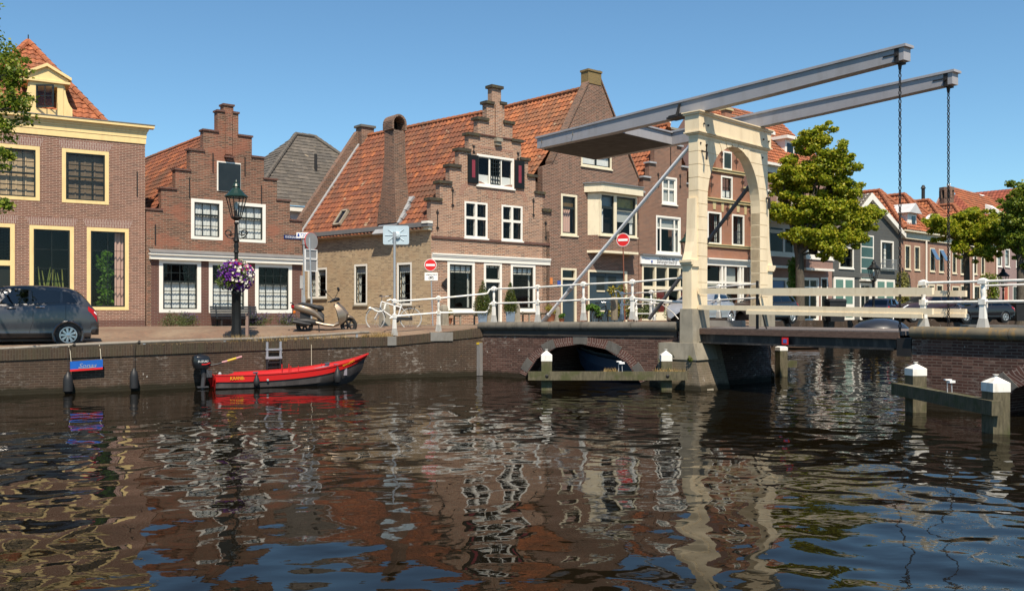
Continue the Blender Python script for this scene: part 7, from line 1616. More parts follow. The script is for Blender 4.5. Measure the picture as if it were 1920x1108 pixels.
# ================================================================== bench, bollards, planters along the fronts
def slat_bench(label, c, ang, L, mat, back=True, legm=None):
    r_ = thing('bench', label, 'bench', tuple(c), ang); r_root = r_
    m = MB()
    for i in range(4): m.box(-L / 2, L / 2, -.42 + .11 * i, -.33 + .11 * i, .42, .45)
    s = m.build('seat', mat, r_, local=True)
    if back:
        m = MB()
        for i in range(5): z = .50 + .085 * i; y = .05 + .022 * i; m.hexa([(-L / 2, y, z), (L / 2, y, z), (L / 2, y + .03, z), (-L / 2, y + .03, z), (-L / 2, y + .02, z + .07), (L / 2, y + .02, z + .07), (L / 2, y + .05, z + .07), (-L / 2, y + .05, z + .07)])
        m.build('backrest', mat, r_, local=True)
    for x in (-L / 2 + .25, L / 2 - .25):
        m = MB(); m.box(x - .03, x + .03, -.40, -.34, 0, .42); m.box(x - .03, x + .03, .04, .10, 0, .5); m.box(x - .03, x + .03, -.4, .1, .36, .415)
        if back: m.hexa([(x - .02, .085, .45), (x + .02, .085, .45), (x + .02, .12, .45), (x - .02, .12, .45), (x - .02, .19, .95), (x + .02, .19, .95), (x + .02, .22, .95), (x - .02, .22, .95)])
        m.build('leg', legm or IRON, r_, local=True)
    return r_
bp = f2.W((f2.s(393) + f2.s(470)) / 2, 0, .45); bp.z = px2w(430, 617.5, bp.y).z
slat_bench('black slatted bench with backrest against the dark gable house, behind the lamp', bp, f2.ang(), 1.9, paint('black_bench_paint', (.018, .022, .024), .4, var=.2))
def stone_bollard(p, label, h=.75, w_=.13, group='grey stone bollards before the fronts', ang=0):
    m = MB(); P = Vector(p); a = Vector((math.cos(ang), math.sin(ang), 0)); b = Vector((-a.y, a.x, 0))
    rows = []
    for z, k in ((0, 1.25), (.1, 1.1), (.55 * h, 1.0), (.8 * h, .98), (.93 * h, .8), (h, .35)): rows.append([P + a * sx * w_ * k + b * sy * w_ * k + Vector((0, 0, z)) for sx, sy in ((-1, -.9), (1, -.9), (1, .9), (-1, .9), (-1, -.9))])
    m.grid(rows); m.f.append(tuple(len(m.v) - 5 + i for i in range(4))); return tag(m.build('stone_bollard', STONE, None), label, 'bollard', group)
for px, yb, lb in ((832, 614, 'grey stone bollard left of the first planter, behind the second railing post'), (917, 605, 'grey stone bollard between the first planter and the gable house door'), (967, 605, 'grey stone bollard right of the second blue planter'), (1042, 604, 'grey stone bollard beside the foot of the white brace'), (721, 607, 'grey stone bollard behind the white bicycle front wheel')):
    D = 38.6 if px < 850 and px > 800 else (39 + (px - 832) * .02 if px > 800 else 39)
    if px == 721: D = 33.5
    p = gp(px, D); p.z = px2w(px, yb + 1, D).z if px > 900 else zg(p.x, p.y); stone_bollard(p, lb, .95 if px != 1042 else .8, .15, ang=f3.ang())
p = gp(1152, 41); p.z = px2w(1152, 600, 41).z; m = MB(); m.lathe(p, [(.16, 0), (.16, 1.0), (.12, 1.05)], 10); tag(m.build('wooden_post', OAKW, None), 'thick weathered wooden post beside the parked bicycles', 'post')
def conifer(px, D, pyt, pyb, hw, lab, planter_py):
    c = px2w(px, pyb, D); top = px2w(px, pyt, D).z; r_ = thing('potted_conifer', lab, 'conifer', (c.x, c.y, px2w(px, planter_py, D).z)); H = top - c.z; cs = []; rs = []
    for i in range(60):
        k = i / 60; rr = hw * (1 - k) ** .75 * (.35 + .65 * min(1, k * 6 + .3)); a = i * 2.4; cs.append(c + Vector((math.cos(a) * rr * .62, math.sin(a) * rr * .62, k * H * .97))); rs.append(max(.06, rr * .5))
    leaf_cloud('foliage', leafmat('conifer_leaf', [(.022, .045, .008), (.05, .085, .012), (.09, .12, .02), (.12, .13, .03)], .25), r_, cs, rs, 5200, .07, flatten=1.5, aspect=.35)
    m = MB(); m.tube([c - Vector((0, 0, .1)), c + Vector((0, 0, H * .8))], [.035, .01], 6); m.build('trunk', OAKW, r_)
    zb = px2w(px, planter_py, D).z; m = MB(); q = [c + Vector((sx * .17, sy * .17, zb - c.z)) for sx, sy in ((-1, -1), (1, -1), (1, 1), (-1, 1))]; r2 = [c + Vector((sx * .21, sy * .21, .0)) for sx, sy in ((-1, -1), (1, -1), (1, 1), (-1, 1))]; m.hexa(q + r2); m.build('planter', paint('slate_blue_planter', (.17, .23, .30), .5), r_); return r_
conifer(905, 38.5, 525, 585, .46, 'pointed conifer in a blue planter, left of the corner house door', 605); conifer(957, 39.5, 529, 584, .38, 'pointed conifer in a blue planter, right of the corner house door', 606)
for pxa, pxb, lab, yb, D in ((845, 900, 'low wooden bench between the first bollard and left conifer', 609, 39.2), (973, 1025, 'low wooden bench right of the second conifer planter', 605, 41)):
    p = px2w((pxa + pxb) / 2, yb, D); slat_bench(lab, p, f3.ang(), (pxb - pxa) / F * D * 1.25, OAKW, back=False, legm=STONE)
def pot_plant(px, D, pyb, r, h, lab, leafc, potm):
    p = px2w(px, pyb, D); t_ = thing('flower_pot', lab, 'potted plant', tuple(p)); m = MB(); m.lathe(p, [(r * .55, 0), (r * .8, h * .38), (r * .86, h * .4)], 12); m.build('pot', potm, t_, smooth=True)
    leaf_cloud('foliage', leafc, t_, [p + Vector((random.uniform(-r, r) * .5, random.uniform(-r, r) * .5, h * random.uniform(.45, .9))) for _ in range(8)], r * .6, 500, .07); return t_
TERRA = paint('terracotta', (.36, .14, .07), .8); YL = leafmat('yellow_green_leaf', [(.20, .17, .02), (.14, .15, .02), (.26, .20, .03)], .3); GLf = leafmat('fresh_leaf', [(.05, .13, .015), (.10, .2, .03)], .35)
pot_plant(841, 38.9, 607, .22, .6, 'yellow green plant in a pot beside the first stone bollard', YL, TERRA); pot_plant(1032, 41, 602, .30, .75, 'terracotta pot with yellowish plant beside the foot of the white brace', YL, TERRA); pot_plant(1053, 42.5, 603, .18, .35, 'small green plant at the foot of the blue house door', GLf, TERRA)
# lavender and shrubs at the dark gable house
LAV = leafmat('lavender_bloom', [(.10, .07, .20), (.14, .10, .26), (.09, .09, .12)], .3); GRB = leafmat('grey_green_leaf', [(.06, .09, .03), (.10, .13, .05), (.13, .15, .07)], .3)
def shrub(px, D, pyb, w_, h, lab, lm, extra=None):
    p = px2w(px, pyb, D); p.z = zg(p.x, p.y) + .02; t_ = thing('lavender_shrub', lab, 'shrub', tuple(p)); cs = [p + Vector((random.uniform(-w_, w_), random.uniform(-.2, .2), random.uniform(.1, h * .75))) for _ in range(16)]
    leaf_cloud('foliage', lm, t_, cs, h * .4, 1500, .075, flatten=1, aspect=.25)
    if extra: leaf_cloud('flowers', extra, t_, [c + Vector((0, -.05, h * .25)) for c in cs], h * .35, 500, .05, aspect=.5)
shrub(328, 34, 615, .38, .62, 'round green shrub at the left foot of the dark gable house', GRB); shrub(352, 34.4, 616, .28, .55, 'greyish lavender beside the round green shrub', GRB, LAV); shrub(485, 36.2, 614, .40, .55, 'purple flowering lavender right of the black bench', GRB, LAV); shrub(543, 37, 613, .35, .5, 'low green shrub behind the scooter rear wheel', GRB, LAV)

# ================================================================== traffic signs and poles
def sign_pole(p, z1, r=.03, m_=None): 
    m = MB(); m.tube([Vector((p[0], p[1], p[2] - .1)), Vector((p[0], p[1], z1))], r, 10); return m
def disc(m, c, n, r, th, seg=28): m.lathe(Vector(c), [(r, 0), (r, th)], seg, n)
def no_entry(px, py, D, rpx, lab, pole_b, face, sub=False, polem=None, base_py=612):
    c = px2w(px, py, D); r = rpx / F * D; n = Vector(face).normalized(); bz = zg(c.x, c.y)
    t_ = thing('no_entry_sign', lab, 'traffic sign', (c.x, c.y + .06, bz)); m = MB(); lean = pole_b; m.tube([Vector((c.x + lean, c.y + .07, bz - .1)), Vector((c.x, c.y + .05, c.z + r * .6))], .026, 8); m.build('pole', polem or GREYM, t_)
    m = MB(); disc(m, c - n * .012, n, r, .012); d_ = m.build('sign_disc', RED, t_); m = MB(); disc(m, c - n * .026, n, r * 1.03, .014); m.build('sign_back', SIGNW, d_)
    xd = Vector((-n.y, n.x, 0)); m = MB(); m.obox(c + n * .004 - Vector((0, 0, r * .17)), xd * r * .74, n * .004, r * .34); m.build('white_bar', SIGNW, d_)
    m = MB()
    for k in range(40):
        a0, a1 = 2 * math.pi * k / 40, 2 * math.pi * (k + 1) / 40; e = lambda a, q: c + n * .0035 + (xd * math.cos(a) + Vector((0, 0, 1)) * math.sin(a)) * q; m.quad(e(a0, r * .93), e(a1, r * .93), e(a1, r * .985), e(a0, r * .985))
    m.build('white_ring', SIGNW, d_)
    if sub:
        sc2 = px2w(px + 1.5, 518.5, D); w_, h_ = 12.3 / F * D, 7.4 / F * D; m = MB(); m.obox(sc2 - n * .01 - Vector((0, 0, h_)), xd * w_, n * .006, 2 * h_); s_ = m.build('sub_plate', SIGNW, t_)
        text('uitgezonderd', sc2 + n * .0 - xd * w_ * .85 + Vector((0, 0, h_ * .35)), xd, (0, 0, 1), h_ * .5, INK, s_, width=w_ * 1.7, depth=.003)
        m = MB(); b0 = sc2 + n * .002 - Vector((0, 0, h_ * .38))
        for sx in (-1, 1): 
            cw_ = b0 + xd * sx * w_ * .24; m.tube([cw_ + (xd * math.cos(a) + Vector((0, 0, 1)) * math.sin(a)) * h_ * .30 for a in [2 * math.pi * i / 14 for i in range(15)]], .006, 4, caps=False)
        a_ = b0 - xd * w_ * .24; b__ = b0 + xd * w_ * .24; e_ = b0 + Vector((0, 0, h_ * .42)) - xd * w_ * .1; g_ = b0 + Vector((0, 0, h_ * .42)) + xd * w_ * .16
        for u_, v_ in ((a_, e_), (e_, g_), (g_, b__), (e_, b0), (b0, g_), (a_, b0)): m.tube([u_, v_], .006, 4)
        m.build('bicycle_symbol', INK, s_)
no_entry(807, 497, 36.5, 11.3, 'no entry sign with bicycle exception plate at the yellow wall corner', .10, (0.02, -1, 0), True); no_entry(1168, 450, 39, 12.6, 'taller no entry sign on a rusty pole before the bay window house', .10, (-.42, -.9, 0), False, paint('rusty_pole', (.20, .07, .04), .7))
# traffic mirror seen from behind
D_ = 31.0; c = px2w(742.5, 441, D_); bz = zg(c.x, c.y); tm = thing('traffic_mirror', 'square traffic mirror seen from its pale ribbed back on a tall grey pole', 'traffic mirror', (c.x - .03, c.y - .12, bz))
w_, h_ = 24.3 / F * D_, 17.6 / F * D_; m = MB(); pts = []
for sx, sy, a0 in ((1, 1, 0), (-1, 1, 90), (-1, -1, 180), (1, -1, 270)):
    for k in range(5): a = R(a0 + k * 22.5); pts.append(c + Vector((sx * (w_ - .06) + .06 * math.cos(a), 0, sy * (h_ - .06) + .06 * math.sin(a))))
m.prism(pts, (0, .05, 0)); bk = m.build('mirror_back', paint('pale_blue_grey_plastic', (.42, .52, .58), .45, var=.05), tm); m = MB()
for a in range(8): an = R(45 * a); v = Vector((math.cos(an) * w_ * .85, 0, math.sin(an) * h_ * .85)); m.tube([c + v * .3 + Vector((0, -.0, 0)), c + v + Vector((0, -.0, 0))], .022, 5)
m.lathe(c + Vector((.04, 0, .0)), [(.12, 0), (.12, .07), (.05, .1)], 14, (0, -1, 0)); m.build('rib', paint('pale_rib', (.47, .56, .61), .45), bk); m = MB(); m.tube([Vector((c.x - .035, c.y - .12, bz - .1)), Vector((c.x - .035, c.y - .12, c.z + .1))], .042, 10); m.obox(Vector((c.x - .035, c.y - .08, c.z - .08)), (.06, 0, 0), (0, .06, 0), .16); m.build('pole', GREYM, tm)
m = MB(); m.prism([p + Vector((0, .05, 0)) for p in pts], (0, .01, 0)); m.build('mirror_face', CHROME, bk)
# pole with the white number plate and the pole with the round sign's back
D_ = 31.5; p = gp(570, D_); np_ = thing('number_sign', 'white plate reading 72004 on a grey pole beside the round sign', 'sign', tuple(p)); m = MB(); z1 = px2w(570, 449, D_).z; m.tube([p, Vector((p.x, p.y, z1))], .035, 8); m.tube([Vector((p.x, p.y, z1 - .18)), Vector((p.x, p.y, z1 + .02))], .055, 8); m.tube([p, p + Vector((0, 0, 1.2))], .055, 8); m.build('pole', GREYM, np_)
A = px2w(556, 446.5, D_ - .08); Bp = px2w(583, 446.5, D_ - .08); h_ = 10.5 / F * D_; m = MB(); m.box(A.x, Bp.x, A.y - .012, A.y, A.z, A.z + h_); pt = m.build('plate', SIGNW, np_); BLUEI = paint('sign_blue_ink', (.03, .08, .35), .4)
text('72004', (A.x + .13, A.y - .014, A.z + h_ * .22), (1, 0, 0), (0, 0, 1), h_ * .85, BLUEI, pt, width=.34); m = MB(); m.box(A.x + .04, A.x + .10, A.y - .018, A.y - .012, A.z + h_ * .25, A.z + h_ * .8); m.box(A.x + .02, A.x + .12, A.y - .018, A.y - .0121, A.z + h_ * .3, A.z + h_ * .4); m.build('emblem', BLUEI, pt)
p = gp(584, 31.2); rs_ = thing('round_traffic_sign', 'round red rimmed sign and two square plates seen from behind on a leaning pole', 'traffic sign', tuple(p)); zt_ = px2w(582, 446, 31.2).z; m = MB(); tl_ = Vector((px2w(580, 446, 31.2).x, p.y, zt_)); m.tube([p, p + Vector((0, 0, 1.0)), tl_], .032, 8); m.build('pole', GREYM, rs_)
c = px2w(584.5, 452.5, 31.3); n = Vector((-.85, .52, 0)).normalized(); m = MB(); disc(m, c, n, .30, .012); dd = m.build('sign_back', paint('grey_sign_back', (.26, .26, .26), .5), rs_); m = MB(); disc(m, c + n * .012, n, .315, .02); m.build('sign_rim', RED, dd)
for py, hh in ((476.5, .15), (497.5, .20)):
    c = px2w(584, py, 31.25); xd = Vector((n.y, -n.x, 0)); m = MB(); m.obox(c - Vector((0, 0, hh)) + n * .03, xd * .28, n * .008, 2 * hh); pl_ = m.build('plate_back', paint('grey_sign_back', (.26, .26, .26), .5), rs_); m = MB()
    for a, b in ((-1, 0), (1, 0)): m.obox(c - Vector((0, 0, hh)) + n * .02 + xd * .28 * a, xd * .012, n * .02, 2 * hh)
    for z_ in (-hh, hh): m.obox(c + Vector((0, 0, z_ - .012)) + n * .02, xd * .29, n * .02, .024)
    m.build('plate_rim', SIGNW, pl_)
s_, z_ = f2.at(532, 440.5); w_ = f2.s(564) - s_; nb = thing('street_name_sign', 'dark blue street name sign reading OUDEGRACHT on the dark gable house', 'sign', f2.W(s_, z_)); m = MB(); h_ = f2.at(532, 440.5)[1] - f2.at(532, 447.5)[1]; fbox(m, f2, s_, s_ + w_, z_ - h_, z_, .0, .03); pb = m.build('plate', paint('enamel_blue', (.008, .02, .12), .25), nb); text('OUDEGRACHT', f2.W(s_ + .05, z_ - h_ * .78, .034), f2.d, (0, 0, 1), h_ * .8, SIGNW, pb, width=w_ - .1)
D_ = 32.2; A = px2w(563, 541, D_); m = MB(); m.box(A.x, A.x + .14, A.y - .05, A.y, A.z - .0, A.z + .46); m.tube([(A.x + .07, A.y, zg(A.x, A.y)), (A.x + .07, A.y, A.z)], .03, 6); tag(m.build('grey_info_plate', paint('grey_info_plate', (.36, .36, .35), .5, var=.3), None), 'narrow grey plate with dark signs on the left sign pole', 'plate')
# wall lantern and street lanterns
def lamp_far(px, D, pyt, lab, s=.9):
    p = gp(px, D); zt_ = px2w(px, pyt, D).z; t_ = thing('street_lamp', lab, 'street lamp', tuple(p)); m = MB(); zl = zt_ - 1.15 * s; m.lathe(p, [(.13, 0), (.12, .9), (.08, 1.0), (.06, 1.8), (.05, zl - p.z - .3), (.08, zl - p.z - .25), (.05, zl - p.z - .1)], 8); m.build('post', BLACKP, t_); lantern(t_, (p.x, p.y, zl), s, IRON, LGLASS, BLACKP)
lamp_far(1638, 54, 486, 'black street lamp before the grey clad house', 1.1); lamp_far(1881, 62, 501, 'black street lamp before the purple house at the far right', 1.15)
c = px2w(1287, 478, 44); t_ = thing('street_lamp', 'green topped black lantern half hidden behind the cream portal', 'street lamp', (c.x, c.y, zg(c.x, c.y))); m = MB(); m.lathe(Vector((c.x, c.y, zg(c.x, c.y))), [(.12, 0), (.1, .9), (.06, 1.1), (.05, c.z - zg(c.x, c.y) - .1)], 8); m.build('post', BLACKP, t_); lantern(t_, c, 1.0, IRON, LGLASS, DKGREEN)
# ================================================================== cars
def catmull(xs, ys, x):
    xs = np.asarray(xs, float); ys = np.asarray(ys, float); i = int(np.clip(np.searchsorted(xs, x) - 1, 0, len(xs) - 2)); t = (x - xs[i]) / (xs[i + 1] - xs[i])
    m = lambda k: (ys[min(k + 1, len(ys) - 1)] - ys[max(k - 1, 0)]) / max(1e-6, xs[min(k + 1, len(xs) - 1)] - xs[max(k - 1, 0)])
    h = xs[i + 1] - xs[i]; m0, m1 = m(i) * h, m(i + 1) * h
    return (2 * t ** 3 - 3 * t ** 2 + 1) * ys[i] + (t ** 3 - 2 * t ** 2 + t) * m0 + (-2 * t ** 3 + 3 * t ** 2) * ys[i + 1] + (t ** 3 - t ** 2) * m1
PROF = {   # from the tail (0) to the nose (1): roof/bonnet line, belt line, half width factor
    'hatch': dict(x=[0, .012, .04, .09, .14, .22, .4, .56, .66, .76, .80, .9, .97, 1], top=[.42, .55, .65, .81, .915, .975, 1.0, .985, .92, .75, .68, .62, .52, .40], belt=[.40, .53, .60, .66, .685, .69, .67, .655, .65, .64, .635, .60, .50, .38], w=[.78, .88, .93, .965, .98, 1, 1, 1, 1, .99, .98, .94, .84, .70]),
    'suv': dict(x=[0, .012, .04, .09, .14, .22, .4, .52, .60, .68, .74, .9, .97, 1], top=[.45, .60, .68, .88, .95, .985, 1.0, .985, .93, .78, .69, .64, .54, .42], belt=[.43, .58, .65, .67, .68, .68, .665, .66, .655, .655, .65, .62, .52, .40], w=[.80, .90, .94, .97, .985, 1, 1, 1, 1, .99, .98, .95, .86, .72]),
    'estate': dict(x=[0, .012, .04, .10, .16, .24, .4, .52, .61, .70, .76, .9, .97, 1], top=[.46, .58, .66, .86, .95, .985, 1, .98, .90, .73, .67, .60, .50, .40], belt=[.44, .56, .62, .65, .66, .66, .65, .645, .64, .64, .63, .58, .48, .38], w=[.80, .90, .94, .97, .985, 1, 1, 1, 1, .99, .98, .94, .84, .70])}
def car(label, c, ang, kind, L, Wd, H, paintm, wheel_x=(.185, .825), wr=.31, windows=((.10, .20), (.215, .395), (.41, .585)), plate=False, spokes=9, group=None, detail=True):
    root = thing('parked_car', label, 'car', tuple(c), ang, group); P = PROF[kind]; xs = [k * L for k in P['x']]
    top = lambda x: catmull(xs, [v * H for v in P['top']], x); blt = lambda x: catmull(xs, [v * H for v in P['belt']], x); hw = lambda x: catmull(xs, [v * Wd / 2 for v in P['w']], x)
    def sect(x):
        t_, b_, w_ = top(x), blt(x), hw(x); t_ = max(t_, b_ + .015); g = min(1, (t_ - b_) / (.28 * H)); wr_ = w_ * (.90 - .16 * g); lo = .13 * H + (.06 * H if x < .05 * L or x > .96 * L else 0); lo = min(lo, b_ - .1)
        return [(w_ * .72, lo), (w_ * .93, lo + .03 * H), (w_ * .985, lo + .09 * H), (w_ * .975, lo + .13 * H), (w_ * 1.0, (lo + b_) * .52), (w_ * .985, b_ * .86 + lo * .08), (w_ * .955, b_ - .012 * H), (w_ * .925, b_), (wr_ * 1.0, t_ - .055 * H * g), (wr_ * .90, t_ - .022 * H * g), (wr_ * .55, t_ - .004 * H), (0, t_)]
    def surf(x, v, sd, off=0):
        s = sect(x); i = min(int(v), len(s) - 2); f = v - i; y = s[i][0] + (s[i + 1][0] - s[i][0]) * f; z = s[i][1] + (s[i + 1][1] - s[i][1]) * f
        if off: dy, dz = (s[i + 1][1] - s[i][1]), -(s[i + 1][0] - s[i][0]); l = math.hypot(dy, dz) or 1; y += dy / l * off; z += dz / l * off
        return (x, sd * y, z)
    N = 110 if detail else 60; vsub = [0, .5, 1, 1.5, 2, 2.5, 3, 3.33, 3.66, 4, 4.33, 4.66, 5, 5.5, 6, 6.5, 7, 7.33, 7.66, 8, 8.5, 9, 10, 11]
    wheels = [wheel_x[0] * L, wheel_x[1] * L]; ra = wr * 1.13
    m = MB(); m.v = []; 
    for sd in (1, -1):
        st = len(m.v); X = [L * (.5 - .5 * math.cos(math.pi * i / N)) * .35 + L * i / N * .65 for i in range(N + 1)]
        for x in X: m.v += [surf(x, v, sd) for v in vsub]
        nv = len(vsub)
        for i in range(N):
            for j in range(nv - 1):
                q = (st + i * nv + j, st + i * nv + j + 1, st + (i + 1) * nv + j + 1, st + (i + 1) * nv + j); cx = sum(m.v[k][0] for k in q) / 4; cz = sum(m.v[k][2] for k in q) / 4
                if vsub[j] < 6 and any((cx - wx) ** 2 + (cz - wr) ** 2 < ra ** 2 for wx in wheels): continue
                m.f.append(q)
        m.f.append(tuple(st + j for j in range(nv))); m.f.append(tuple(st + N * nv + j for j in range(nv)))
    body = m.build('body', paintm, root, smooth=True, local=True, uv=False)
    m = MB(); m.box(.12 * L, .9 * L, -Wd * .34, Wd * .34, .10 * H, .3 * H); m.build('underbody', BPLASTIC, root, local=True, uv=False)
    def patch(name, mat, x0, x1, v0, v1, sds=(1, -1), off=.006, nx=10, nv=4, parent=None, taper=None):
        for grp in ([sds] if v1 > 10 else [(q,) for q in sds]):
            m = MB()
            for sd in grp:
                rows = []
                for i in range(nx + 1):
                    x = x0 + (x1 - x0) * i / nx; a, b_ = (v0, v1) if taper is None else taper(i / nx, v0, v1); rows.append([surf(x, a + (b_ - a) * j / nv, sd, off) for j in range(nv + 1)])
                m.grid(rows)
            m.build(name, mat, parent or root, local=True, smooth=True, uv=False)
    for wx in wheels:
        for sd in (1, -1):
            m = MB(); y0 = hw(wx) * .985; m.tube([(wx + ra * math.cos(a), sd * y0 * (1.0 - .012 * abs(math.cos(a))), wr + ra * math.sin(a)) for a in [R(-28 + 236 * k / 30) for k in range(31)]], .035, 6, caps=False); m.build('wheel_arch', paintm, root, local=True, smooth=True, uv=False)
        for sd in (1, -1): m = MB(); m.lathe((wx, sd * hw(wx) * .55, wr), [(ra * .99, 0), (ra * .99, Wd * .2)], 24, (0, sd, 0)); m.build('wheel_well', BPLASTIC, root, local=True, uv=False)
        for sd in (1, -1):
            y = sd * (hw(wx) - .02); ax = (0, sd, 0); m = MB(); m.lathe((wx, y - sd * .18, wr), [(wr * .62, 0), (wr * .95, .0), (wr, .03), (wr, .14), (wr * .94, .185), (wr * .70, .195), (wr * .64, .17)], 32, ax); wo_ = m.build('wheel', TYRE, root, local=True, smooth=True, uv=False)
            m = MB(); m.lathe((wx, y - sd * .12, wr), [(wr * .62, .0), (wr * .1, .0)], 24, ax); m.build('brake_disc', BPLASTIC, wo_, local=True, uv=False)
            m = MB(); m.torus((wx, y + sd * .005, wr), ax, wr * .635, .022, 32, 6)
            for k in range(spokes):
                a = 2 * math.pi * k / spokes; d = Vector((math.cos(a), 0, math.sin(a))); e = Vector((-math.sin(a), 0, math.cos(a))); c0 = Vector((wx, y, wr)); w0, w1 = wr * .055, wr * .11; A = [c0 + d * wr * .12 - e * w0, c0 + d * wr * .12 + e * w0, c0 + d * wr * .62 + e * w1, c0 + d * wr * .62 - e * w1]; m.hexa([p - Vector((0, sd * .03, 0)) for p in A] + A)
            m.lathe((wx, y - sd * .03, wr), [(wr * .17, 0), (wr * .16, .045), (wr * .05, .05)], 14, ax); m.build('rim', ALLOY, wo_, local=True, smooth=True, uv=False)
    for (a, b_) in windows:
        a *= L; b_ *= L; patch('side_window', CARGLASS, a, b_, 7.12, 7.92, taper=(lambda f, v0, v1: (v0, v0 + (v1 - v0) * min(1, .15 + f * 1.6))) if a < .15 * L else ((lambda f, v0, v1: (v0, v1 - (v1 - v0) * max(0, (f - .55) * 1.9))) if b_ > .55 * L else None))
    ti = [i for i in range(len(xs)) if P['top'][i] > .97]
    xw0, xw1 = xs[ti[-1]] + .02 * L, xs[P['x'].index([v for v in P['x'] if v > .65][1])] - .01 * L
    patch('windscreen', CARGLASS, xw0, xw1, 9.2, 11, nx=8); patch('rear_window', CARGLASS, xs[2] + .012 * L, xs[4], 8.8, 11, nx=8)
    patch('tail_light', paint('tail_light_red', (.35, .008, .01), .2), .010 * L, .068 * L, 4.3, 7.2, nx=6, taper=lambda f, a, b_: (a + f * 1.1, b_))
    patch('reverse_light', SIGNW, .014 * L, .030 * L, 5.6, 6.0, off=.010, nx=3)
    patch('headlight', paint('headlamp_glass', (.6, .62, .64), .1), .90 * L, .985 * L, 5.1, 6.4, nx=6, taper=lambda f, a, b_: (a + (1 - f) * .6, b_))
    patch('sill_strip', BPLASTIC, .25 * L, .76 * L, 1.2, 2.2)
    patch('bumper', BPLASTIC, .0, .02 * L, .2, 2.2, nx=3) 
    for x in (.36, .53) if detail else ():
        for sd in (1, -1):
            m = MB(); q = Vector(surf(x * L, 5.7, sd, .015)); m.tube([q + Vector((-.10, 0, 0)), q + Vector((-.05, sd * .02, .004)), q + Vector((.05, sd * .02, .004)), q + Vector((.1, 0, 0))], .018, 6); m.build('door_handle', CHROME if x < .4 else paintm, root, local=True, smooth=True, uv=False)
    if detail:
        for x in (.205, .402, .60):
            m = MB()
            for sd in (1, -1): m.tube([surf(x * L + (.02 * L if v < 4 else 0), v, sd, .001) for v in (2.2, 3, 4, 5, 6, 6.9)], .004, 4, caps=False)
            m.build('door_seam', BPLASTIC, body, local=True, uv=False)
    for sd in (1, -1): m = MB(); q = Vector(surf(.665 * L, 7.1, sd, .03)); m.lathe(q, [(.03, 0), (.07, .04), (.075, .12), (.04, .17)], 8, (-.15, sd, .25)); m.build('mirror', paintm, root, local=True, smooth=True, uv=False)
    if plate: m = MB(); m.box(-.02, .01, -.26, .26, H * .36, H * .43); m.build('number_plate', paint('yellow_plate', (.70, .42, .02), .4), root, local=True, uv=False)
    if H < 1.62 and detail: m = MB(); m.tube([(L * .2, .0, H * .985), (L * .18, 0, H * 1.02)], .012, 5); m.build('aerial', BPLASTIC, root, local=True, uv=False)
    return root
GREYCAR = carpaint('grey_metallic', (.062, .062, .068), .26, .5); SILV = carpaint('silver_metallic', (.42, .43, .45), .3, .5); DARKC = carpaint('black_metallic', (.016, .015, .017), .25, .3); NAVY = carpaint('navy_metallic', (.012, .016, .035), .25, .3); PLUM = carpaint('plum_metallic', (.035, .016, .022), .28, .3)
a_ = math.atan2(-.436, -.9); p = Vector((-11.42, 25.02, 0)); p.z = zg(p.x, p.y)
car('dark grey compact hatchback parked on the quay, cut off by the left edge', p, a_, 'hatch', 3.88, 1.76, 1.63, GREYCAR, (.19, .835), .315, ((.135, .225), (.24, .41), (.43, .60)))
def carp(px, D, py): q = px2w(px, py, D); return q
GC = 'cars parked along the far canal side'
def car_px(label, px_tail, D, ang_deg, kind, L, W_, H, m_, **k): 
    q = gp(px_tail, D); return car(label, q, R(ang_deg), kind, L, W_, H, m_, detail=False, group=GC, **k)
# silver car behind the near tower, black SUV seen through the portal, then the row to the right
car_px('silver car half hidden behind the near portal tower, facing left', 1352, 43.5, 232, 'hatch', 4.2, 1.78, 1.5, SILV, spokes=7)
car_px('black SUV seen through and beside the bridge portal, facing left', 1474, 50.5, 222, 'suv', 4.45, 1.84, 1.66, DARKC, wr=.36, spokes=6)
car_px('navy car with yellow rear plate before the grey clad house, facing away', 1640, 56, 52, 'hatch', 4.1, 1.75, 1.5, NAVY, plate=True, spokes=6)
car_px('plum coloured people carrier parked behind the right railing post', 1800, 57.5, 190, 'suv', 4.6, 1.85, 1.75, PLUM, spokes=6)
car_px('dark estate car at the far right, behind the second railing post', 1885, 56, 196, 'estate', 4.5, 1.78, 1.45, DARKC, spokes=6)
# black domed cover rising behind the end of the deck
q = px2w(1650, 600, 30); q.z = 1.35
m = MB(); m.grid([[Vector((q.x + .95 * math.cos(a) * math.cos(e), q.y + .8 * math.sin(a) * math.cos(e), q.z + .46 * math.sin(e))) for a in [2 * math.pi * i / 24 for i in range(25)]] for e in [math.pi / 2 * k / 8 for k in range(9)]])
tag(m.build('motorcycle_cover', carpaint('black_gloss_cover', (.02, .02, .022), .3, .0), None, smooth=True), 'shiny black domed cover just behind the right end of the lifting deck', 'cover')
# bins and boxes on the far side
def bin_(px, D, label, h=1.15, w_=.55):
    p = gp(px, D); t_ = thing('wheelie_bin', label, 'bin', tuple(p)); m = MB(); k = w_ / 2; m.hexa([p + Vector((sx * k * .8, sy * k * .8, .05)) for sx, sy in ((-1, -1), (1, -1), (1, 1), (-1, 1))] + [p + Vector((sx * k, sy * k, h * .9)) for sx, sy in ((-1, -1), (1, -1), (1, 1), (-1, 1))]); m.build('bin_body', BPLASTIC, t_)
    m = MB(); m.hexa([p + Vector((sx * k * 1.08, sy * k * 1.08, h * .9)) for sx, sy in ((-1, -1), (1, -1), (1, 1), (-1, 1))] + [p + Vector((sx * k * .9, sy * k * .7, h)) for sx, sy in ((-1, -1), (1, -1), (1, 1), (-1, 1))]); m.build('lid', BPLASTIC, t_)
bin_(1566, 54, 'wide black waste container before the grey clad house', 1.4, 1.0); bin_(1913, 58, 'dark waste bin beside the far right tree trunk', 1.3, 1.2)

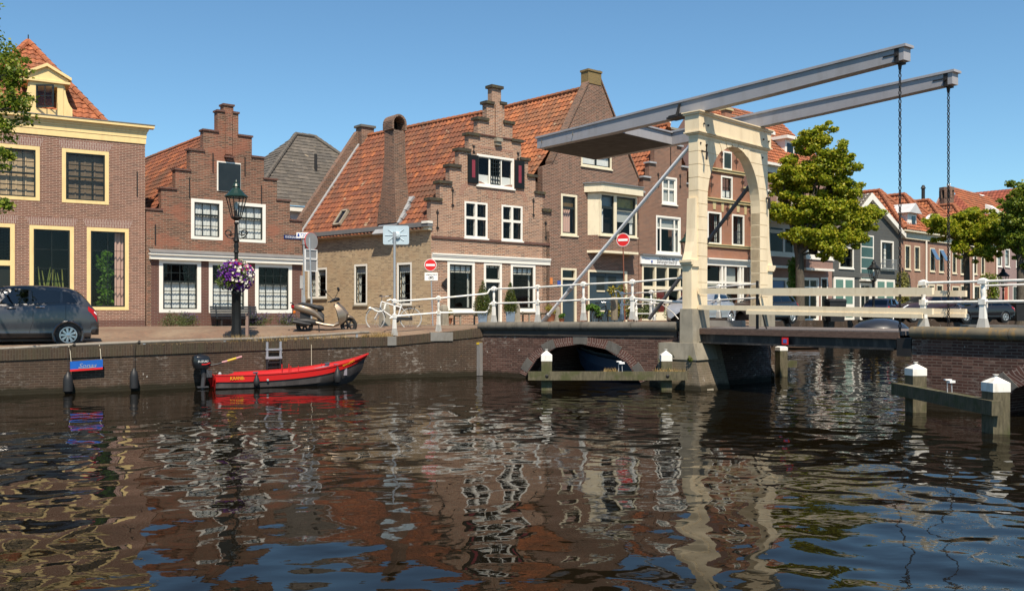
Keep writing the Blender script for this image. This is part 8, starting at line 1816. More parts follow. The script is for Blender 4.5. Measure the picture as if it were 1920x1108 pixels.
# ================================================================== boats
def boat(label, stern, ang, L, B, zs, bandm, hullm, innerm, name='rowing_boat', gsh=(.36, .35, .36, .39, .45, .54, .66, .81), band=.20, thwarts=True, group=None):
    root = thing(name, label, 'boat', tuple(stern), ang, group); n = len(gsh); hb = [.50, .58, .62, .62, .56, .43, .23, .015]; xo = [0, .15, .3, .46, .62, .77, .90, 1.0]
    def st(i):
        b = hb[i] / .62 * B / 2; g = gsh[i] + zs; x = xo[i] * L; rk = max(0, (xo[i] - .6) / .4) ** 1.6
        return dict(x=x, b=b, g=g, bd=g - band * (1 - .35 * rk), xk=x - rk * .62, kb=b * .72, zk=-.12 + .18 * rk)
    S = [st(i) for i in range(n)]
    def lerp_rows(fn, k=4):
        out = []
        for i in range(n - 1):
            for j in range(k): f_ = j / k; a = {q: catmull(xo, [s[q] for s in S], xo[i] + (xo[i + 1] - xo[i]) * f_) for q in S[0]}; out.append(fn(a))
        out.append(fn(S[-1])); return out
    m = MB(); mb2 = MB(); m3 = MB(); m4 = MB()
    for sd in (1, -1):
        m.grid(lerp_rows(lambda a: [(a['xk'], 0, a['zk'] - .05), (a['xk'] + .25 * (a['x'] - a['xk']), sd * a['kb'] * .8, a['zk']), (a['xk'] + .7 * (a['x'] - a['xk']), sd * a['b'] * .93, (a['bd'] + a['zk']) / 2), (a['xk'] + .85 * (a['x'] - a['xk']), sd * (a['b'] * .975 - .012), a['bd'])]))
        mb2.grid(lerp_rows(lambda a: [(a['xk'] + .85 * (a['x'] - a['xk']), sd * (a['b'] * .975 - .012), a['bd']), (a['xk'] + .84 * (a['x'] - a['xk']), sd * (a['b'] * .98 + .012), a['bd'] + .005), (a['x'] - .01, sd * (a['b'] + .005), a['g'] - .035), (a['x'], sd * (a['b'] + .022), a['g'] - .03), (a['x'], sd * (a['b'] + .02), a['g']), (a['x'] - .015, sd * max(.0, a['b'] - .05), a['g']), (a['x'] - .015, sd * max(0, a['b'] - .05), a['g'] - .03), (a['x'] - .05, sd * max(0, a['b'] * .93 - .05), (a['bd'] + a['g']) / 2 - .05), (a['xk'] - .02, sd * max(0, a['kb'] * .8 - .04), .07 + zs * .3 + max(0, a['zk']) * .9), (a['xk'] - .02, 0, .05 + zs * .3 + max(0, a['zk']) * .9)]))
    m.build('hull_bottom', hullm, root, local=True, smooth=True); top = mb2.build('hull', bandm, root, local=True, smooth=True)
    s0 = S[0]; m = MB(); m.prism([(0, -s0['kb'] * .8, s0['zk']), (0, -s0['b'], s0['bd']), (0, -s0['b'], s0['g'] - .03), (0, s0['b'], s0['g'] - .03), (0, s0['b'], s0['bd']), (0, s0['kb'] * .8, s0['zk'])], (.04, 0, 0)); m.build('transom', bandm, root, local=True)
    if thwarts:
        for xf, w_ in ((.12, .34), (.36, .22), (.70, .26)):
            a = {q: catmull(xo, [s[q] for s in S], xf) for q in S[0]}; m = MB(); m.box(a['x'] - w_ / 2, a['x'] + w_ / 2, -a['b'] * .9, a['b'] * .9, a['g'] - .16, a['g'] - .12); m.build('thwart', innerm, root, local=True)
    return root, S
REDB = paint('red_gelcoat', (.52, .014, .012), .35, var=.06, dirt=(.42, .02, .018), scale=1.5); HULLB = paint('grey_brown_antifouling', (.06, .052, .05), .55, var=.25, dirt=(.10, .09, .085)); GREYT = paint('grey_thwart', (.22, .21, .22), .6)
bd = Vector((.886, .465, 0)).normalized(); ba = math.atan2(bd.y, bd.x); C0 = px2w(545, 700, 24.95); stern = Vector((C0.x, C0.y, 0)) - bd * 2.07
rbt, S_ = boat('bright red open boat with black outboard motor moored against the quay wall', stern, ba, 4.30, 1.28, .03, REDB, HULLB, GREYT)
def bl(x, y, z): return stern + bd * x + Vector((-bd.y, bd.x, 0)) * y + Vector((0, 0, z))
g = Fa(CX, 1, 1); YEL = paint('yellow_lettering', (.75, .42, .02), .4)
text('KAANBOOTJE.NL', bl(.34, -.605, .245), bd, (0, 0, 1), .13, YEL, rbt, width=.80); 
tb = text('KAANBOOT', bl(3.42, -.43, .50), (bd + Vector((-bd.y, bd.x, 0)) * .34 + Vector((0, 0, .36))), Vector((0, 0, 1)) - bd * .3, .08, YEL, rbt, width=.42)
m = MB(); m.grid([[bl(2.72 + .28 * i, -.35 + .2 * j, .42 + .03 * i + .07 * math.exp(-((i - 1) ** 2 + (j - 1.5) ** 2)) ) for j in range(4)] for i in range(4)]); m.grid([[bl(2.72 + .28 * i, -.35, .25), bl(2.72 + .28 * i, -.35, .42 + .03 * i)] for i in range(4)]); m.build('seat_cushion', paint('grey_cushion', (.23, .21, .24), .8), rbt, smooth=True)
for x, y in ((1.95, -.5), (1.95, .5), (2.15, -.52), (2.15, .52), (3.05, .42)): m = MB(); m.tube([bl(x, y, .36), bl(x, y, .56)], .014, 5); m.build('oarlock', REDB, rbt)
for x, y in ((1.0, -.56), (3.25, -.35), (3.2, .38)): m = MB(); m.obox(bl(x, y, .36 if x < 2 else .50), bd * .05, Vector((-bd.y, bd.x, 0)) * .02, .04); m.tube([bl(x - .07, y, .42 if x < 2 else .56), bl(x + .07, y, .42 if x < 2 else .56)], .018, 6); m.build('cleat', paint('blue_grey_cleat', (.06, .08, .12), .4), rbt)
m = MB(); m.lathe(bl(.1, -.5, .36), [(.04, 0), (.05, .05), (.02, .09)], 8); m.lathe(bl(1.3, -.64, .22), [(.03, 0), (.03, .03)], 8, -Vector((-bd.y, bd.x, 0))); m.build('fitting', LEAD, rbt)
for px_, x, y, lab, r_, L_ in ((0, 1.0, -.70, 'small black teardrop fender on the red boat below its yellow lettering', .085, .36), (1, 3.22, -.58, 'larger black teardrop fender near the bow of the red boat', .12, .46)):
    p = bl(x, y, .36 - L_ + .04 + (.12 if px_ else 0)); t_ = thing('boat_fender', lab, 'fender', tuple(p)); m = MB(); m.lathe(p, [(.01, -.01), (r_ * .7, .03), (r_, L_ * .32), (r_ * .92, L_ * .5), (r_ * .5, L_ * .78), (r_ * .22, L_ * .92), (r_ * .2, L_)], 14); m.build('fender_body', BPLASTIC, t_, smooth=True); m = MB(); m.tube([p + Vector((0, 0, L_)), bl(x, y + .12, .42 + (.12 if px_ else 0))], .01, 5); m.build('rope', IRON, t_)
# outboard motor, a thing clamped to the transom
om = thing('outboard_motor', 'black outboard motor with red stripe and pink and yellow tiller on the red boat stern', 'outboard motor', tuple(bl(-.25, 0, 0)), ba)
m = MB(); rows = []
for z, a, b_, sh in ((.52, .10, .09, .02), (.54, .20, .155, .0), (.62, .23, .17, .0), (.74, .235, .175, -.01), (.84, .21, .165, -.02), (.885, .15, .12, -.03), (.895, .02, .02, -.03)):
    rows.append([bl(-.28 + sh + a * math.copysign(abs(math.cos(t)) ** .6, math.cos(t)), b_ * math.copysign(abs(math.sin(t)) ** .6, math.sin(t)), z) for t in [2 * math.pi * i / 24 for i in range(25)]])
m.grid(rows); cw_ = m.build('cowling', paint('outboard_black', (.012, .012, .013), .18, spec=.6), om, smooth=True)
m = MB(); m.grid([[bl(-.30 + .3 * f_, -.178 + (.02 if f_ > .8 else 0), z + .035 * (f_ > .5)) for f_ in (0, .35, .7)] for z in (.635, .66)]); m.build('red_stripe', RED, cw_); text('SUZUKI', bl(-.40, -.179, .70), bd, (0, 0, 1), .075, SIGNW, cw_, width=.26, shear=.15)
m = MB(); m.tube([bl(-.24, 0, .55), bl(-.22, 0, .3), bl(-.25, 0, .02), bl(-.25, 0, -.3)], [.10, .06, .055, .05], 10); m.obox(bl(-.10, 0, .30), bd * .07, Vector((-bd.y, bd.x, 0)) * .13, .18); m.tube([bl(-.16, .1, .5), bl(-.08, .12, .3)], .03, 6); m.tube([bl(-.16, -.1, .5), bl(-.08, -.12, .3)], .03, 6); m.obox(bl(-.25, 0, .03), bd * .14, Vector((-bd.y, bd.x, 0)) * .09, .03); m.build('motor_leg', paint('motor_leg_grey', (.05, .05, .055), .4), om, smooth=False)
m = MB(); m.tube([bl(-.1, -.05, .60), bl(.12, -.1, .64), bl(.26, -.13, .69)], [.03, .025, .022], 8); tl = m.build('tiller', BPLASTIC, om); m = MB(); m.tube([bl(.22, -.12, .68), bl(.72, -.2, .83)], .025, 8); m.build('tiller_grip', paint('pink_foam', (.55, .28, .28), .7), tl); m = MB(); m.tube([bl(.36, -.142, .722), bl(.58, -.177, .788)], .028, 8); m.build('yellow_tape', paint('yellow_mark', (.62, .42, .03), .5), tl)
for a, b, lab in (([bl(.05, .5, .36), bl(.2, .75, .8)], on_quay(445, .1)[0], 'thin pale mooring line at the red boat stern'), ([bl(2.8, .55, .5)], on_quay(585, .05)[0], 'thin pale mooring line by the grey cushion of the red boat')): m = MB(); m.tube(a + [b], .008, 5); tag(m.build('mooring_line', paint('pale_rope', (.40, .36, .28), .8), None), lab, 'rope')
# dark blue boat lying under the arch and a small boat far beyond the bridge
pb2 = fw_.W(fw_.s(1100), 0, -1.6); boat('dark blue boat moored in the shadow under the arch', pb2 + fw_.d * 2.4 - fw_.n * .3, fw_.ang() + math.pi + .15, 3.8, 1.3, .18, paint('navy_hull', (.02, .045, .09), .4), paint('navy_bottom', (.015, .03, .06), .5), GREYT, band=.3)
q = px2w(1530, 655, 50.5); boat('small grey and brown boat moored on the water beyond the bridge', Vector((q.x, q.y, .0)), R(178), 3.4, 1.5, .08, paint('grey_tarp', (.30, .32, .35), .6), paint('brown_hull', (.12, .07, .045), .5), GREYT, gsh=(.42, .40, .40, .41, .43, .46, .50, .55))

# ================================================================== scooter
sq = gp(612, 28.3); sa_ = math.atan2(.22, 1); sct = thing('motor_scooter', 'champagne coloured scooter with black seat on its stand facing right', 'scooter', tuple(sq), sa_); K = 1.03
CH = carpaint('champagne_metallic', (.22, .168, .122), .3, .55); sct.scale = (1.07,) * 3
def wheel2(root, x, y0, r, tw, name='wheel', sp=6, rimm=BPLASTIC):
    m = MB(); m.torus((x, y0, r), (0, 1, 0), r - tw * .5, tw * .5, 30, 8); w_ = m.build(name, TYRE, root, local=True, smooth=True, uv=False); m = MB(); m.torus((x, y0, r), (0, 1, 0), r - tw * 1.0, .018, 26, 5)
    for k in range(sp): a = 2 * math.pi * k / sp; m.tube([(x + .03 * math.cos(a), y0, r + .03 * math.sin(a)), (x + (r - tw) * math.cos(a + .12), y0, r + (r - tw) * math.sin(a + .12))], [.035, .022], 5)
    m.lathe((x, y0 - .05, r), [(.05, 0), (.05, .1)], 10, (0, 1, 0)); m.build('rim', rimm, w_, local=True, uv=False)
def shell_(m, rows, n=14, p=.75):   # rows: x, zc, half height, half width -> superellipse loft
    g = []
    for (x, z, hz, hy) in rows: g.append([(x, hy * math.copysign(abs(math.cos(t)) ** p, math.cos(t)), z + hz * math.copysign(abs(math.sin(t)) ** p, math.sin(t))) for t in [2 * math.pi * i / n for i in range(n + 1)]])
    m.grid(g); b = len(m.v); k = n + 1; m.f.append(tuple(b - len(g) * k + i for i in range(n))); m.f.append(tuple(b - k + i for i in range(n)))
wheel2(sct, -.62, 0, .245, .105); wheel2(sct, .64, 0, .245, .10)
m = MB(); shell_(m, [(-.96, .79, .05, .05), (-.90, .78, .085, .11), (-.72, .74, .13, .16), (-.5, .68, .14, .18), (-.32, .60, .12, .18), (-.20, .50, .09, .17), (-.10, .40, .06, .17)]); m.build('rear_body', CH, sct, local=True, smooth=True, uv=False)
m = MB(); shell_(m, [(-.26, .50, .20, .13), (-.14, .46, .20, .14), (-.06, .42, .14, .14)]); m.build('seat_pillar', BPLASTIC, sct, local=True, smooth=True, uv=False)
m = MB(); shell_(m, [(-.80, .86, .03, .08), (-.68, .86, .055, .14), (-.45, .82, .06, .16), (-.28, .77, .07, .16), (-.14, .74, .085, .14), (-.07, .73, .05, .10)]); m.build('seat', BPLASTIC, sct, local=True, smooth=True, uv=False)
m = MB(); shell_(m, [(-.30, .33, .055, .16), (-.05, .27, .05, .18), (.20, .24, .045, .17), (.34, .30, .07, .15), (.40, .36, .08, .13)]); m.build('floorboard', CH, sct, local=True, smooth=True, uv=False)
m = MB(); P_ = [(.30, .30, .13), (.38, .36, .16), (.345, .55, .19), (.30, .72, .17), (.24, .86, .11)]; Q_ = [(.44, .28, .12), (.60, .42, .17), (.62, .60, .19), (.50, .76, .15), (.32, .92, .09)]
for sd in (1, -1):
    m.grid([[(x, 0, z), (x, sd * w_ * .6, z), (x - .02, sd * w_, z - .02)] for x, z, w_ in P_]); m.grid([[(x + .02, 0, z + .01), (x, sd * w_ * .6, z), (x - .05, sd * w_, z - .03)] for x, z, w_ in Q_]); m.grid([[(p[0] - .02, sd * p[2], p[1] - .02), (q[0] - .05, sd * q[2], q[1] - .03)] for p, q in zip(P_, Q_)])
ls = m.build('leg_shield', CH, sct, local=True, smooth=True, uv=False)
m = MB()
for sd in (1, -1): m.grid([[(x - .012, 0, z), (x - .012, sd * w_ * .55, z), (x - .03, sd * w_ * .92, z - .015)] for x, z, w_ in P_])
m.build('inner_shield', BPLASTIC, ls, local=True, smooth=True, uv=False)
m = MB(); shell_(m, [(.50, .36, .03, .06), (.56, .47, .045, .09), (.66, .50, .05, .10), (.76, .46, .04, .08), (.80, .42, .02, .05)]); m.build('front_mudguard', CH, sct, local=True, smooth=True, uv=False)
m = MB(); shell_(m, [(.50, .50, .05, .12), (.56, .55, .065, .14), (.60, .53, .04, .12)]); m.build('headlight', paint('headlamp_glass', (.6, .62, .64), .1), sct, local=True, smooth=True, uv=False)
m = MB(); m.tube([(.42, .08, .62), (.54, .09, .42), (.64, .09, .26)], .028, 6); m.tube([(.42, -.08, .62), (.54, -.09, .42), (.64, -.09, .26)], .028, 6); m.build('fork', BPLASTIC, sct, local=True, uv=False)
m = MB(); shell_(m, [(.10, .93, .03, .10), (.18, .97, .05, .15), (.28, 1.0, .06, .15), (.36, 1.01, .045, .10), (.39, 1.0, .02, .05)]); hb = m.build('handlebar_cover', BPLASTIC, sct, local=True, smooth=True, uv=False)
m = MB(); m.tube([(.16, -.36, .95), (.22, -.2, .99), (.24, 0, 1.0), (.22, .2, .99), (.16, .36, .95)], .022, 8); m.tube([(.03, -.33, .92), (.16, -.36, .95)], .018, 6); m.build('handlebar', BPLASTIC, hb, local=True, uv=False)
m = MB(); m.tube([(.22, -.24, 1.0), (.30, -.27, 1.16), (.33, -.3, 1.24)], .009, 5); m.lathe((.33, -.32, 1.29), [(.01, -.02), (.065, -.01), (.06, .02), (.01, .03)], 12, (.5, .2, .12)); m.build('mirror', BPLASTIC, hb, local=True, uv=False)
m = MB(); m.tube([(.2, .24, 1.0), (.10, .27, 1.1), (-.02, .32, 1.22)], .008, 5); m.lathe((-.03, .33, 1.24), [(.01, -.02), (.06, -.01), (.055, .02), (.01, .03)], 12, (.3, .2, .12)); m.build('mirror', BPLASTIC, hb, local=True, uv=False)
m = MB(); shell_(m, [(-1.0, .80, .05, .06), (-.955, .79, .075, .09), (-.91, .79, .07, .10)]); m.build('tail_light', paint('tail_light_red', (.35, .008, .01), .2), sct, local=True, smooth=True, uv=False); m = MB(); m.lathe((-.90, -.14, .63), [(.03, 0), (.045, .03), (.03, .06)], 10, (-.3, -1, 0)); m.build('indicator', paint('orange_indicator', (.6, .15, .01), .2), sct, local=True, uv=False)
m = MB(); shell_(m, [(-.92, .35, .05, .07), (-.8, .37, .09, .12), (-.55, .36, .10, .13), (-.3, .33, .09, .11), (-.2, .3, .05, .08)]); m.tube([(-.45, -.16, .27), (-.65, -.17, .30), (-.95, -.17, .36)], [.035, .055, .055], 10); m.box(-.75, -.45, -.08, .08, .45, .62); m.build('engine', BPLASTIC, sct, local=True, smooth=True, uv=False)
m = MB(); m.tube([(-.95, 0, .62), (-1.05, 0, .48), (-1.10, 0, .40)], .02, 5); m.box(-1.08, -1.06, -.09, .09, .36, .52); m.build('rear_mudguard', BPLASTIC, sct, local=True, uv=False); m = MB(); m.tube([(-.22, -.12, .26), (-.20, -.17, .02), (-.30, -.17, .01)], .018, 6); m.tube([(-.22, .12, .26), (-.20, .17, .02)], .018, 6); m.build('stand', IRON, sct, local=True, uv=False)
m = MB(); m.tube([(-.92, -.08, .83), (-.98, -.1, .90), (-1.02, 0, .90), (-.98, .1, .90), (-.92, .08, .83)], .018, 6); m.build('grab_rail', BPLASTIC, sct, local=True, uv=False)
# ================================================================== bicycles
def bicycle(label, p, ang, framem, s=1.0, group=None, basket=False, steer=.5, rimm=None):
    b = thing('bicycle', label, 'bicycle', tuple(p), ang, group); r = .345 * s; rimm = rimm or paint('pale_tyre', (.40, .40, .38), .5)
    fx, rx = .55 * s, -.55 * s; dirf = Vector((math.cos(steer), math.sin(steer), 0)); axf = Vector((-dirf.y, dirf.x, 0))
    for nm, c, ax in (('wheel', Vector((rx, 0, r)), Vector((0, 1, 0))), ('wheel', Vector((fx, 0, r)), axf)):
        m = MB(); m.torus(c, ax, r - .016, .023, 36, 6); w_ = m.build(nm, rimm, b, local=True, smooth=True, uv=False); m = MB(); e1 = ax.cross(Vector((0, 0, 1)))
        for k in range(18): a = 2 * math.pi * k / 18; m.tube([c + ax * (.02 if k % 2 else -.02), c + (e1 * math.cos(a) + Vector((0, 0, 1)) * math.sin(a)) * (r - .025)], .0022, 3, caps=False)
        m.lathe(c - ax * .04, [(.02, 0), (.02, .08)], 8, ax); m.build('spokes', GREYM, w_, local=True, uv=False)
        m = MB(); m.grid([[c + (e1 * math.cos(a) + Vector((0, 0, 1)) * math.sin(a)) * (r + .02) + ax * o for o in (-.025, 0, .025)] for a in [R(25 + 150 * k / 16) for k in range(17)]]); m.build('mudguard', BPLASTIC, b, local=True, smooth=True, uv=False)
    m = MB(); bb = Vector((-.12 * s, 0, .30 * s)); seat_t = Vector((-.27 * s, 0, .80 * s)); head_t = Vector((.36 * s, 0, .88 * s)); head_b = Vector((.40 * s, 0, .66 * s))
    for a_, b_ in ((bb, seat_t), (bb, head_b), (head_t, head_b), (seat_t * .8 + bb * .2, head_t)): m.tube([a_, b_], .024, 8)
    for sd in (-.04, .04): m.tube([bb + Vector((0, sd, 0)), (rx, sd, r)], .011, 6); m.tube([seat_t * .85 + bb * .15 + Vector((0, sd * .5, 0)), (rx, sd, r)], .009, 6)
    for sd in (-.05, .05): m.tube([head_b, head_b + axf * sd - Vector((0, 0, .04)), Vector((fx, 0, r)) + axf * sd], .012, 6)
    m.build('frame', framem, b, local=True, uv=False)
    m = MB(); st = head_t + Vector((-.02, 0, .16 * s)); m.tube([head_t, st], .013, 6); m.tube([st + axf * .30 - dirf * .12 + Vector((0, 0, .02)), st + axf * .2, st + dirf * .04, st - axf * .2, st - axf * .30 - dirf * .12 + Vector((0, 0, .02))], .012, 6); hb = m.build('handlebar', CHROME, b, local=True, uv=False)
    m = MB()
    for sd in (-1, 1): m.tube([st + axf * sd * .28 - dirf * .07 + Vector((0, 0, .015)), st + axf * sd * .31 - dirf * .18 + Vector((0, 0, .03))], .019, 6)
    m.build('grip', BPLASTIC, hb, local=True, uv=False)
    m = MB(); m.tube([seat_t, seat_t + Vector((-.02, 0, .14 * s))], .013, 6); q = seat_t + Vector((-.02, 0, .16 * s)); m.hexa([q + Vector(v) for v in ((-.14, -.09, 0), (.12, -.02, 0), (.12, .02, 0), (-.14, .09, 0), (-.14, -.08, .06), (.13, -.015, .035), (.13, .015, .035), (-.14, .08, .06))]); m.build('saddle', BPLASTIC, b, local=True, uv=False)
    m = MB()
    for sd in (-.06, 0, .06): m.tube([(-.30 * s, sd, r * 2 + .05), (-.80 * s, sd, r * 2 + .05)], .008, 5)
    for sd in (-.06, .06): m.tube([(rx, sd, r), (-.68 * s, sd, r * 2 + .05)], .007, 5); m.tube([(rx, sd, r), (-.45 * s, sd, r * 2 + .05)], .007, 5)
    m.box(-.83 * s, -.80 * s, -.05, .05, r * 2, r * 2 + .07); m.build('carrier', BPLASTIC, b, local=True, uv=False)
    m = MB(); m.box(-.60 * s, -.10 * s, .045, .06, r - .05, r + .06); m.lathe(bb + Vector((0, -.06, 0)), [(.08, 0), (.08, .01)], 14, (0, 1, 0)); m.tube([bb + Vector((0, -.07, 0)), bb + Vector((.08, -.08, -.14))], .01, 5); m.box(bb.x + .05, bb.x + .14, -.16, -.07, bb.z - .16, bb.z - .13); m.build('chain_case', BPLASTIC, b, local=True, uv=False)
    m = MB(); m.tube([(-.05 * s, .05, .27 * s), (-.12 * s, .15, .0)], .01, 5); m.build('stand', IRON, b, local=True, uv=False)
    if basket: m = MB(); m.box(fx - .05, fx + .25, -.18, .18, .75 * s, 1.0 * s); m.build('basket', BPLASTIC, b, local=True, uv=False)
    return b
p = gp(737, 30.0); bicycle('white city bicycle with rear carrier standing behind the curled railing end', p, math.pi + .18, paint('silver_white_frame', (.66, .66, .64), .35), 1.06, steer=-.55)
GB = 'bicycles parked before the blue garage doors'
for px, D, an, lab, bk in ((1128, 42.5, .9, 'black bicycle before the blue garage doors, left of the wooden post', False), (1176, 42.5, .7, 'black bicycle with front basket right of the wooden post', True)):
    p = gp(px, D); bicycle(lab, p, an, BLACKP, 1.02, GB, bk, rimm=TYRE)
# ================================================================== trees and green
BARK = wood('grey_brown_bark', (.045, .038, .028), (.12, .10, .075), .9, scale=(5, 5, 1.2))
LIME = leafmat('lime_leaf', [(.10, .15, .008), (.19, .255, .013), (.29, .335, .02), (.38, .39, .028), (.45, .40, .05)], .48)
DARKL = leafmat('dark_leaf', [(.06, .105, .012), (.11, .17, .016), (.17, .235, .024), (.27, .29, .04)], .42)
def tree(label, base, trunk_h, blobs, leafm, nleaf, lsize, tr=.2, limbs=16, group=None, hollow=.3, lean=(0, 0)):
    """blobs: (centre, radius) of the big masses; smaller clumps are scattered over each of them"""
    root = thing('tree', label, 'tree', tuple(base), 0, group); base = Vector(base); m = MB(); topc = Vector((base.x + lean[0], base.y + lean[1], base.z + trunk_h)); ctr = sum((Vector(b[0]) for b in blobs), Vector()) / len(blobs)
    m.tube([base - Vector((0, 0, .3)), base + Vector((.02, 0, .25)), base.lerp(topc, .5) + Vector((.05, .02, 0)), topc, topc.lerp(ctr, .55), ctr + Vector((0, 0, blobs[0][1] * .3))], [tr * 1.5, tr * 1.12, tr, tr * .9, tr * .55, tr * .2], 10)
    cs = []; rs = []
    for (c, r) in blobs:
        c = Vector(c); k = max(8, int(22 * r * r))
        for i in range(k):
            d = Vector((random.gauss(0, 1), random.gauss(0, 1), random.gauss(0, .8))).normalized() * r * random.uniform(.35, 1.12); cs.append(c + d); rs.append(random.uniform(.16, .42) * (.55 + .35 * r))
    cs += [Vector(q[0]) for q in blobs]; rs += [q[1] * .92 for q in blobs]
    for i in range(int(limbs * 1.6)):
        e = random.choice(cs[:-len(blobs)]); s = topc.lerp(ctr, random.uniform(-.15, .6)); mid = s.lerp(e, .55) + Vector((0, 0, random.uniform(-.1, .35))); m.tube([s, mid, e], [tr * .34, tr * .2, tr * .06], 6)
    m.build('trunk', BARK, root, smooth=True); leaf_cloud('crown', leafm, root, cs, rs, nleaf, lsize, flatten=.6, aspect=.75, hollow=.05); return root
def B(px, py, D, r): return (px2w(px, py, D), r)
b = gp(1499, 53.6); tree('big lime tree right of the bridge portal before the rosy brick house', b, 4.2, [B(1545, 395, 53.5, 1.7), B(1500, 330, 53.5, 1.5), B(1555, 310, 53, 1.5), B(1525, 262, 53.5, 1.15), B(1580, 360, 54, 1.3), B(1612, 415, 53.5, 1.1), B(1480, 400, 53.5, 1.2), B(1575, 445, 53, 1.0), B(1470, 350, 54, 1.0), B(1535, 450, 53, 1.1), B(1500, 440, 53, .9), B(1565, 468, 52.6, .8), B(1605, 445, 53, .8), B(1450, 395, 53, .9), B(1630, 400, 53.5, .8)], LIME, 84000, .165, .26, 30)
b = gp(1812, 64); tree('smaller lime tree before the salmon brick terrace', b, 5.2, [B(1815, 440, 64, 1.3), B(1775, 425, 64, 1.1), B(1850, 440, 63.5, 1.3), B(1820, 405, 64, .95), B(1870, 415, 64, 1.1), B(1845, 470, 63, .9), B(1750, 418, 64, .7), B(1800, 465, 63.5, .7), B(1880, 450, 64, .9)], LIME, 36000, .18, .2, 20)
b = gp(1913, 60); tree('darker tree cut off by the right edge', b, 4.6, [B(1925, 420, 60, 1.5), B(1910, 385, 60, 1.2), B(1940, 360, 60, 1.5), B(1905, 450, 60, 1.0), B(1940, 470, 60, 1.3), B(1895, 415, 60, .7)], DARKL, 28000, .18, .24, 16)
b = Vector((-17.0, 22.2, 0)); b.z = zg(b.x, b.y)
tree('tree at the left edge whose branches overhang the quay and car', b, 4.6, [(Vector((-15.5, 21.8, 8.4)), 2.0), (Vector((-13.0, 21.0, 8.3)), 1.35), (Vector((-12.35, 20.6, 7.1)), .8), (Vector((-14, 21.5, 6.8)), 1.2), (Vector((-16.5, 22.5, 7.5)), 1.8), B(4, 120, 20.5, .5), B(8, 190, 20.5, .6), B(24, 145, 20.4, .28), B(36, 190, 20.3, .24), B(4, 236, 20.5, .36), B(4, 290, 20.3, .3), B(2, 385, 20.3, .2), (Vector((-14.5, 20.8, 9.8)), 1.2), (Vector((-12.3, 20.7, 9.0)), .6)], DARKL, 44000, .088, .2, 30)
def ivy(label, pts, w_, n, lm, sz=.16):
    c = Vector(pts[0]); c.z = zg(c.x, c.y); t_ = thing('climbing_plant', label, 'climbing plant', tuple(c)); m = MB(); m.tube([c] + [Vector(p) for p in pts], .03, 5); m.build('stem', BARK, t_); leaf_cloud('foliage', lm, t_, pts, [w_ * random.uniform(.7, 1.15) for _ in pts], n, sz, flatten=1.1)
ivy('bright green climber between the two white bays', [px2w(1489, y, 54.5) for y in (590, 575, 560, 545, 530, 515, 505, 495)], .42, 2200, GLf); ivy('yellow variegated climber at the corner of the grey clad house', [px2w(1692 + random.uniform(-5, 5), y, 63) for y in (590, 578, 566, 554, 542, 530, 520)], .48, 2200, leafmat('variegated_leaf', [(.13, .15, .03), (.28, .27, .10), (.10, .12, .02)], .3)); ivy('dark green climber on the terrace house beside the red door', [px2w(1862 + random.uniform(-6, 6), y, 71) for y in (590, 575, 560, 548, 536, 526)] + [px2w(1850, 524, 71)], .55, 2200, DARKL)
p = gp(1210, 43); cs = [Vector((p.x + random.uniform(-1.2, 1.4), p.y + random.uniform(-.3, .3), p.z + random.uniform(.2, 1.1))) for _ in range(14)]; tag(leaf_cloud('green_hedge', GRB, None, cs, .42, 3200, .11), 'loose green shrub behind the far bridge railing beside the paint shop', 'shrub')
p = gp(1163, 42); tag(leaf_cloud('green_shrub', YL, None, [p + Vector((random.uniform(-.4, .3), 0, random.uniform(.4, 1.7))) for _ in range(12)], .28, 900, .12), 'pale leafed plant among the parked bicycles', 'shrub')
p = gp(1116, 42); tag(leaf_cloud('green_shrub', GLf, None, [p + Vector((random.uniform(-.3, .3), 0, random.uniform(.5, .95))) for _ in range(6)], .22, 500, .12), 'green plant at the garage door, beside the black bicycle without basket', 'shrub')
p = gp(1478, 50); tag(leaf_cloud('flower_shrub', YL, None, [p + Vector((random.uniform(-.3, .3), 0, random.uniform(.1, .35))) for _ in range(6)], .2, 400, .1), 'low yellow flowering plant at the foot of the big lime tree', 'shrub')
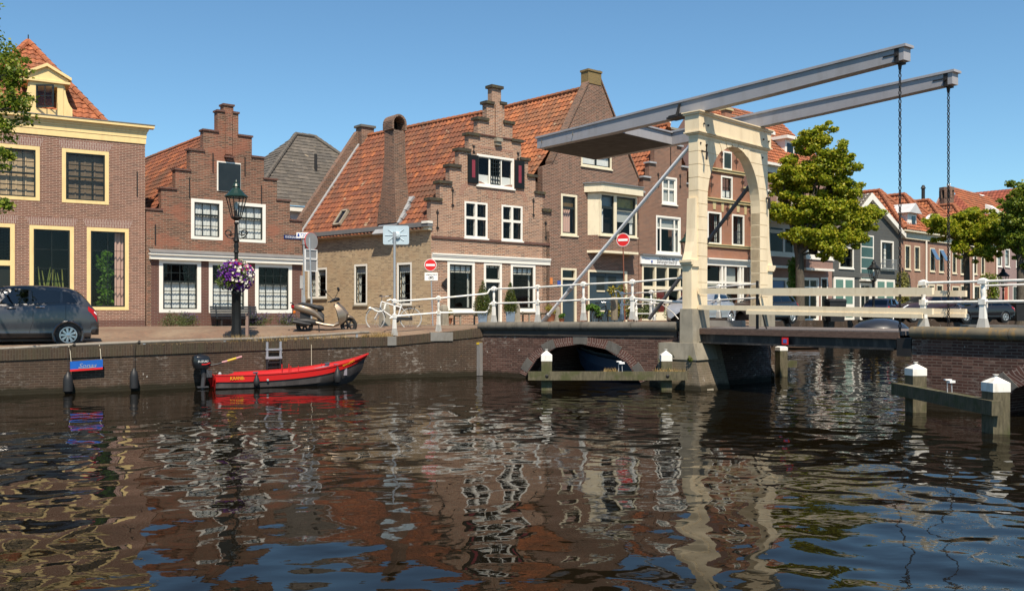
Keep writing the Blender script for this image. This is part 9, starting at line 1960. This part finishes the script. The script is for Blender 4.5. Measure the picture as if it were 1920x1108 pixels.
# house plants behind the yellow framed windows
s0, s1, z0, z1 = f1.rect((162.8, 426, 241.4, 581.4)); c = f1.W(s0 + .62, z0 + .1, -.45); t_ = thing('house_plant', 'tall green house plant behind the right yellow framed window', 'plant', tuple(c)); leaf_cloud('foliage', LEAF_IN, t_, [c + Vector((random.uniform(-.18, .18), random.uniform(-.05, .1), .12 + .13 * i)) for i in range(15)], .20, 700, .17); m = MB(); m.tube([c, c + Vector((0, 0, 2))], .02, 5); m.build('stem', BARK, t_)
s0, s1, z0, z1 = f1.rect((55.2, 422, 138.6, 582)); t_ = thing('house_plant', 'row of spiky sansevieria leaves behind the yellow framed window above the car', 'plant', tuple(f1.W(s0 + .6, z0 + .9, -.4))); m = MB()
for i in range(16): q = f1.W(s0 + .35 + random.uniform(0, 1.25), z0 + .85, -.35); l_ = random.uniform(.35, .75); dx = random.uniform(-.12, .12); m.quad(q - f1.d * .03, q + f1.d * .03, q + f1.d * (dx + .015) + Vector((0, 0, l_)), q + f1.d * (dx - .005) + Vector((0, 0, l_)))
m.build('leaves', leafmat('sansevieria_leaf', [(.10, .16, .03), (.22, .24, .06)], .3), t_)
# gulls on the roofs
def gull(p, lab, ang=0):
    p = Vector(p); t_ = thing('gull', lab, 'gull', tuple(p)); a = Vector((math.cos(ang), math.sin(ang), 0)); b = Vector((-a.y, a.x, 0)); m = MB(); g = []
    for x, z, r in ((-.24, .19, .015), (-.16, .2, .05), (-.02, .2, .085), (.08, .23, .075), (.13, .29, .045), (.16, .34, .042), (.2, .36, .03), (.225, .355, .006)): g.append([p + a * x + b * math.cos(t) * r + Vector((0, 0, z + math.sin(t) * r)) for t in [2 * math.pi * i / 10 for i in range(11)]])
    m.grid(g); bo = m.build('body', SIGNW, t_, smooth=True); m = MB()
    for sd in (-1, 1): m.tube([p + b * sd * .03, p + b * sd * .03 + Vector((0, 0, .14))], .008, 4)
    m.tube([p + a * .22 + Vector((0, 0, .355)), p + a * .28 + Vector((0, 0, .345))], [.012, .004], 5); m.build('leg', paint('gull_yellow', (.55, .35, .05), .5), t_)
gull(px2w(1779, 352, 82), 'white gull standing on the big octagonal chimney', .4); gull(px2w(1841, 371, 88), 'white gull on the dark red ridge right of the big chimney', 2.6); gull(px2w(1895, 352, 97), 'white gull on the far gable peak at the right', .5)
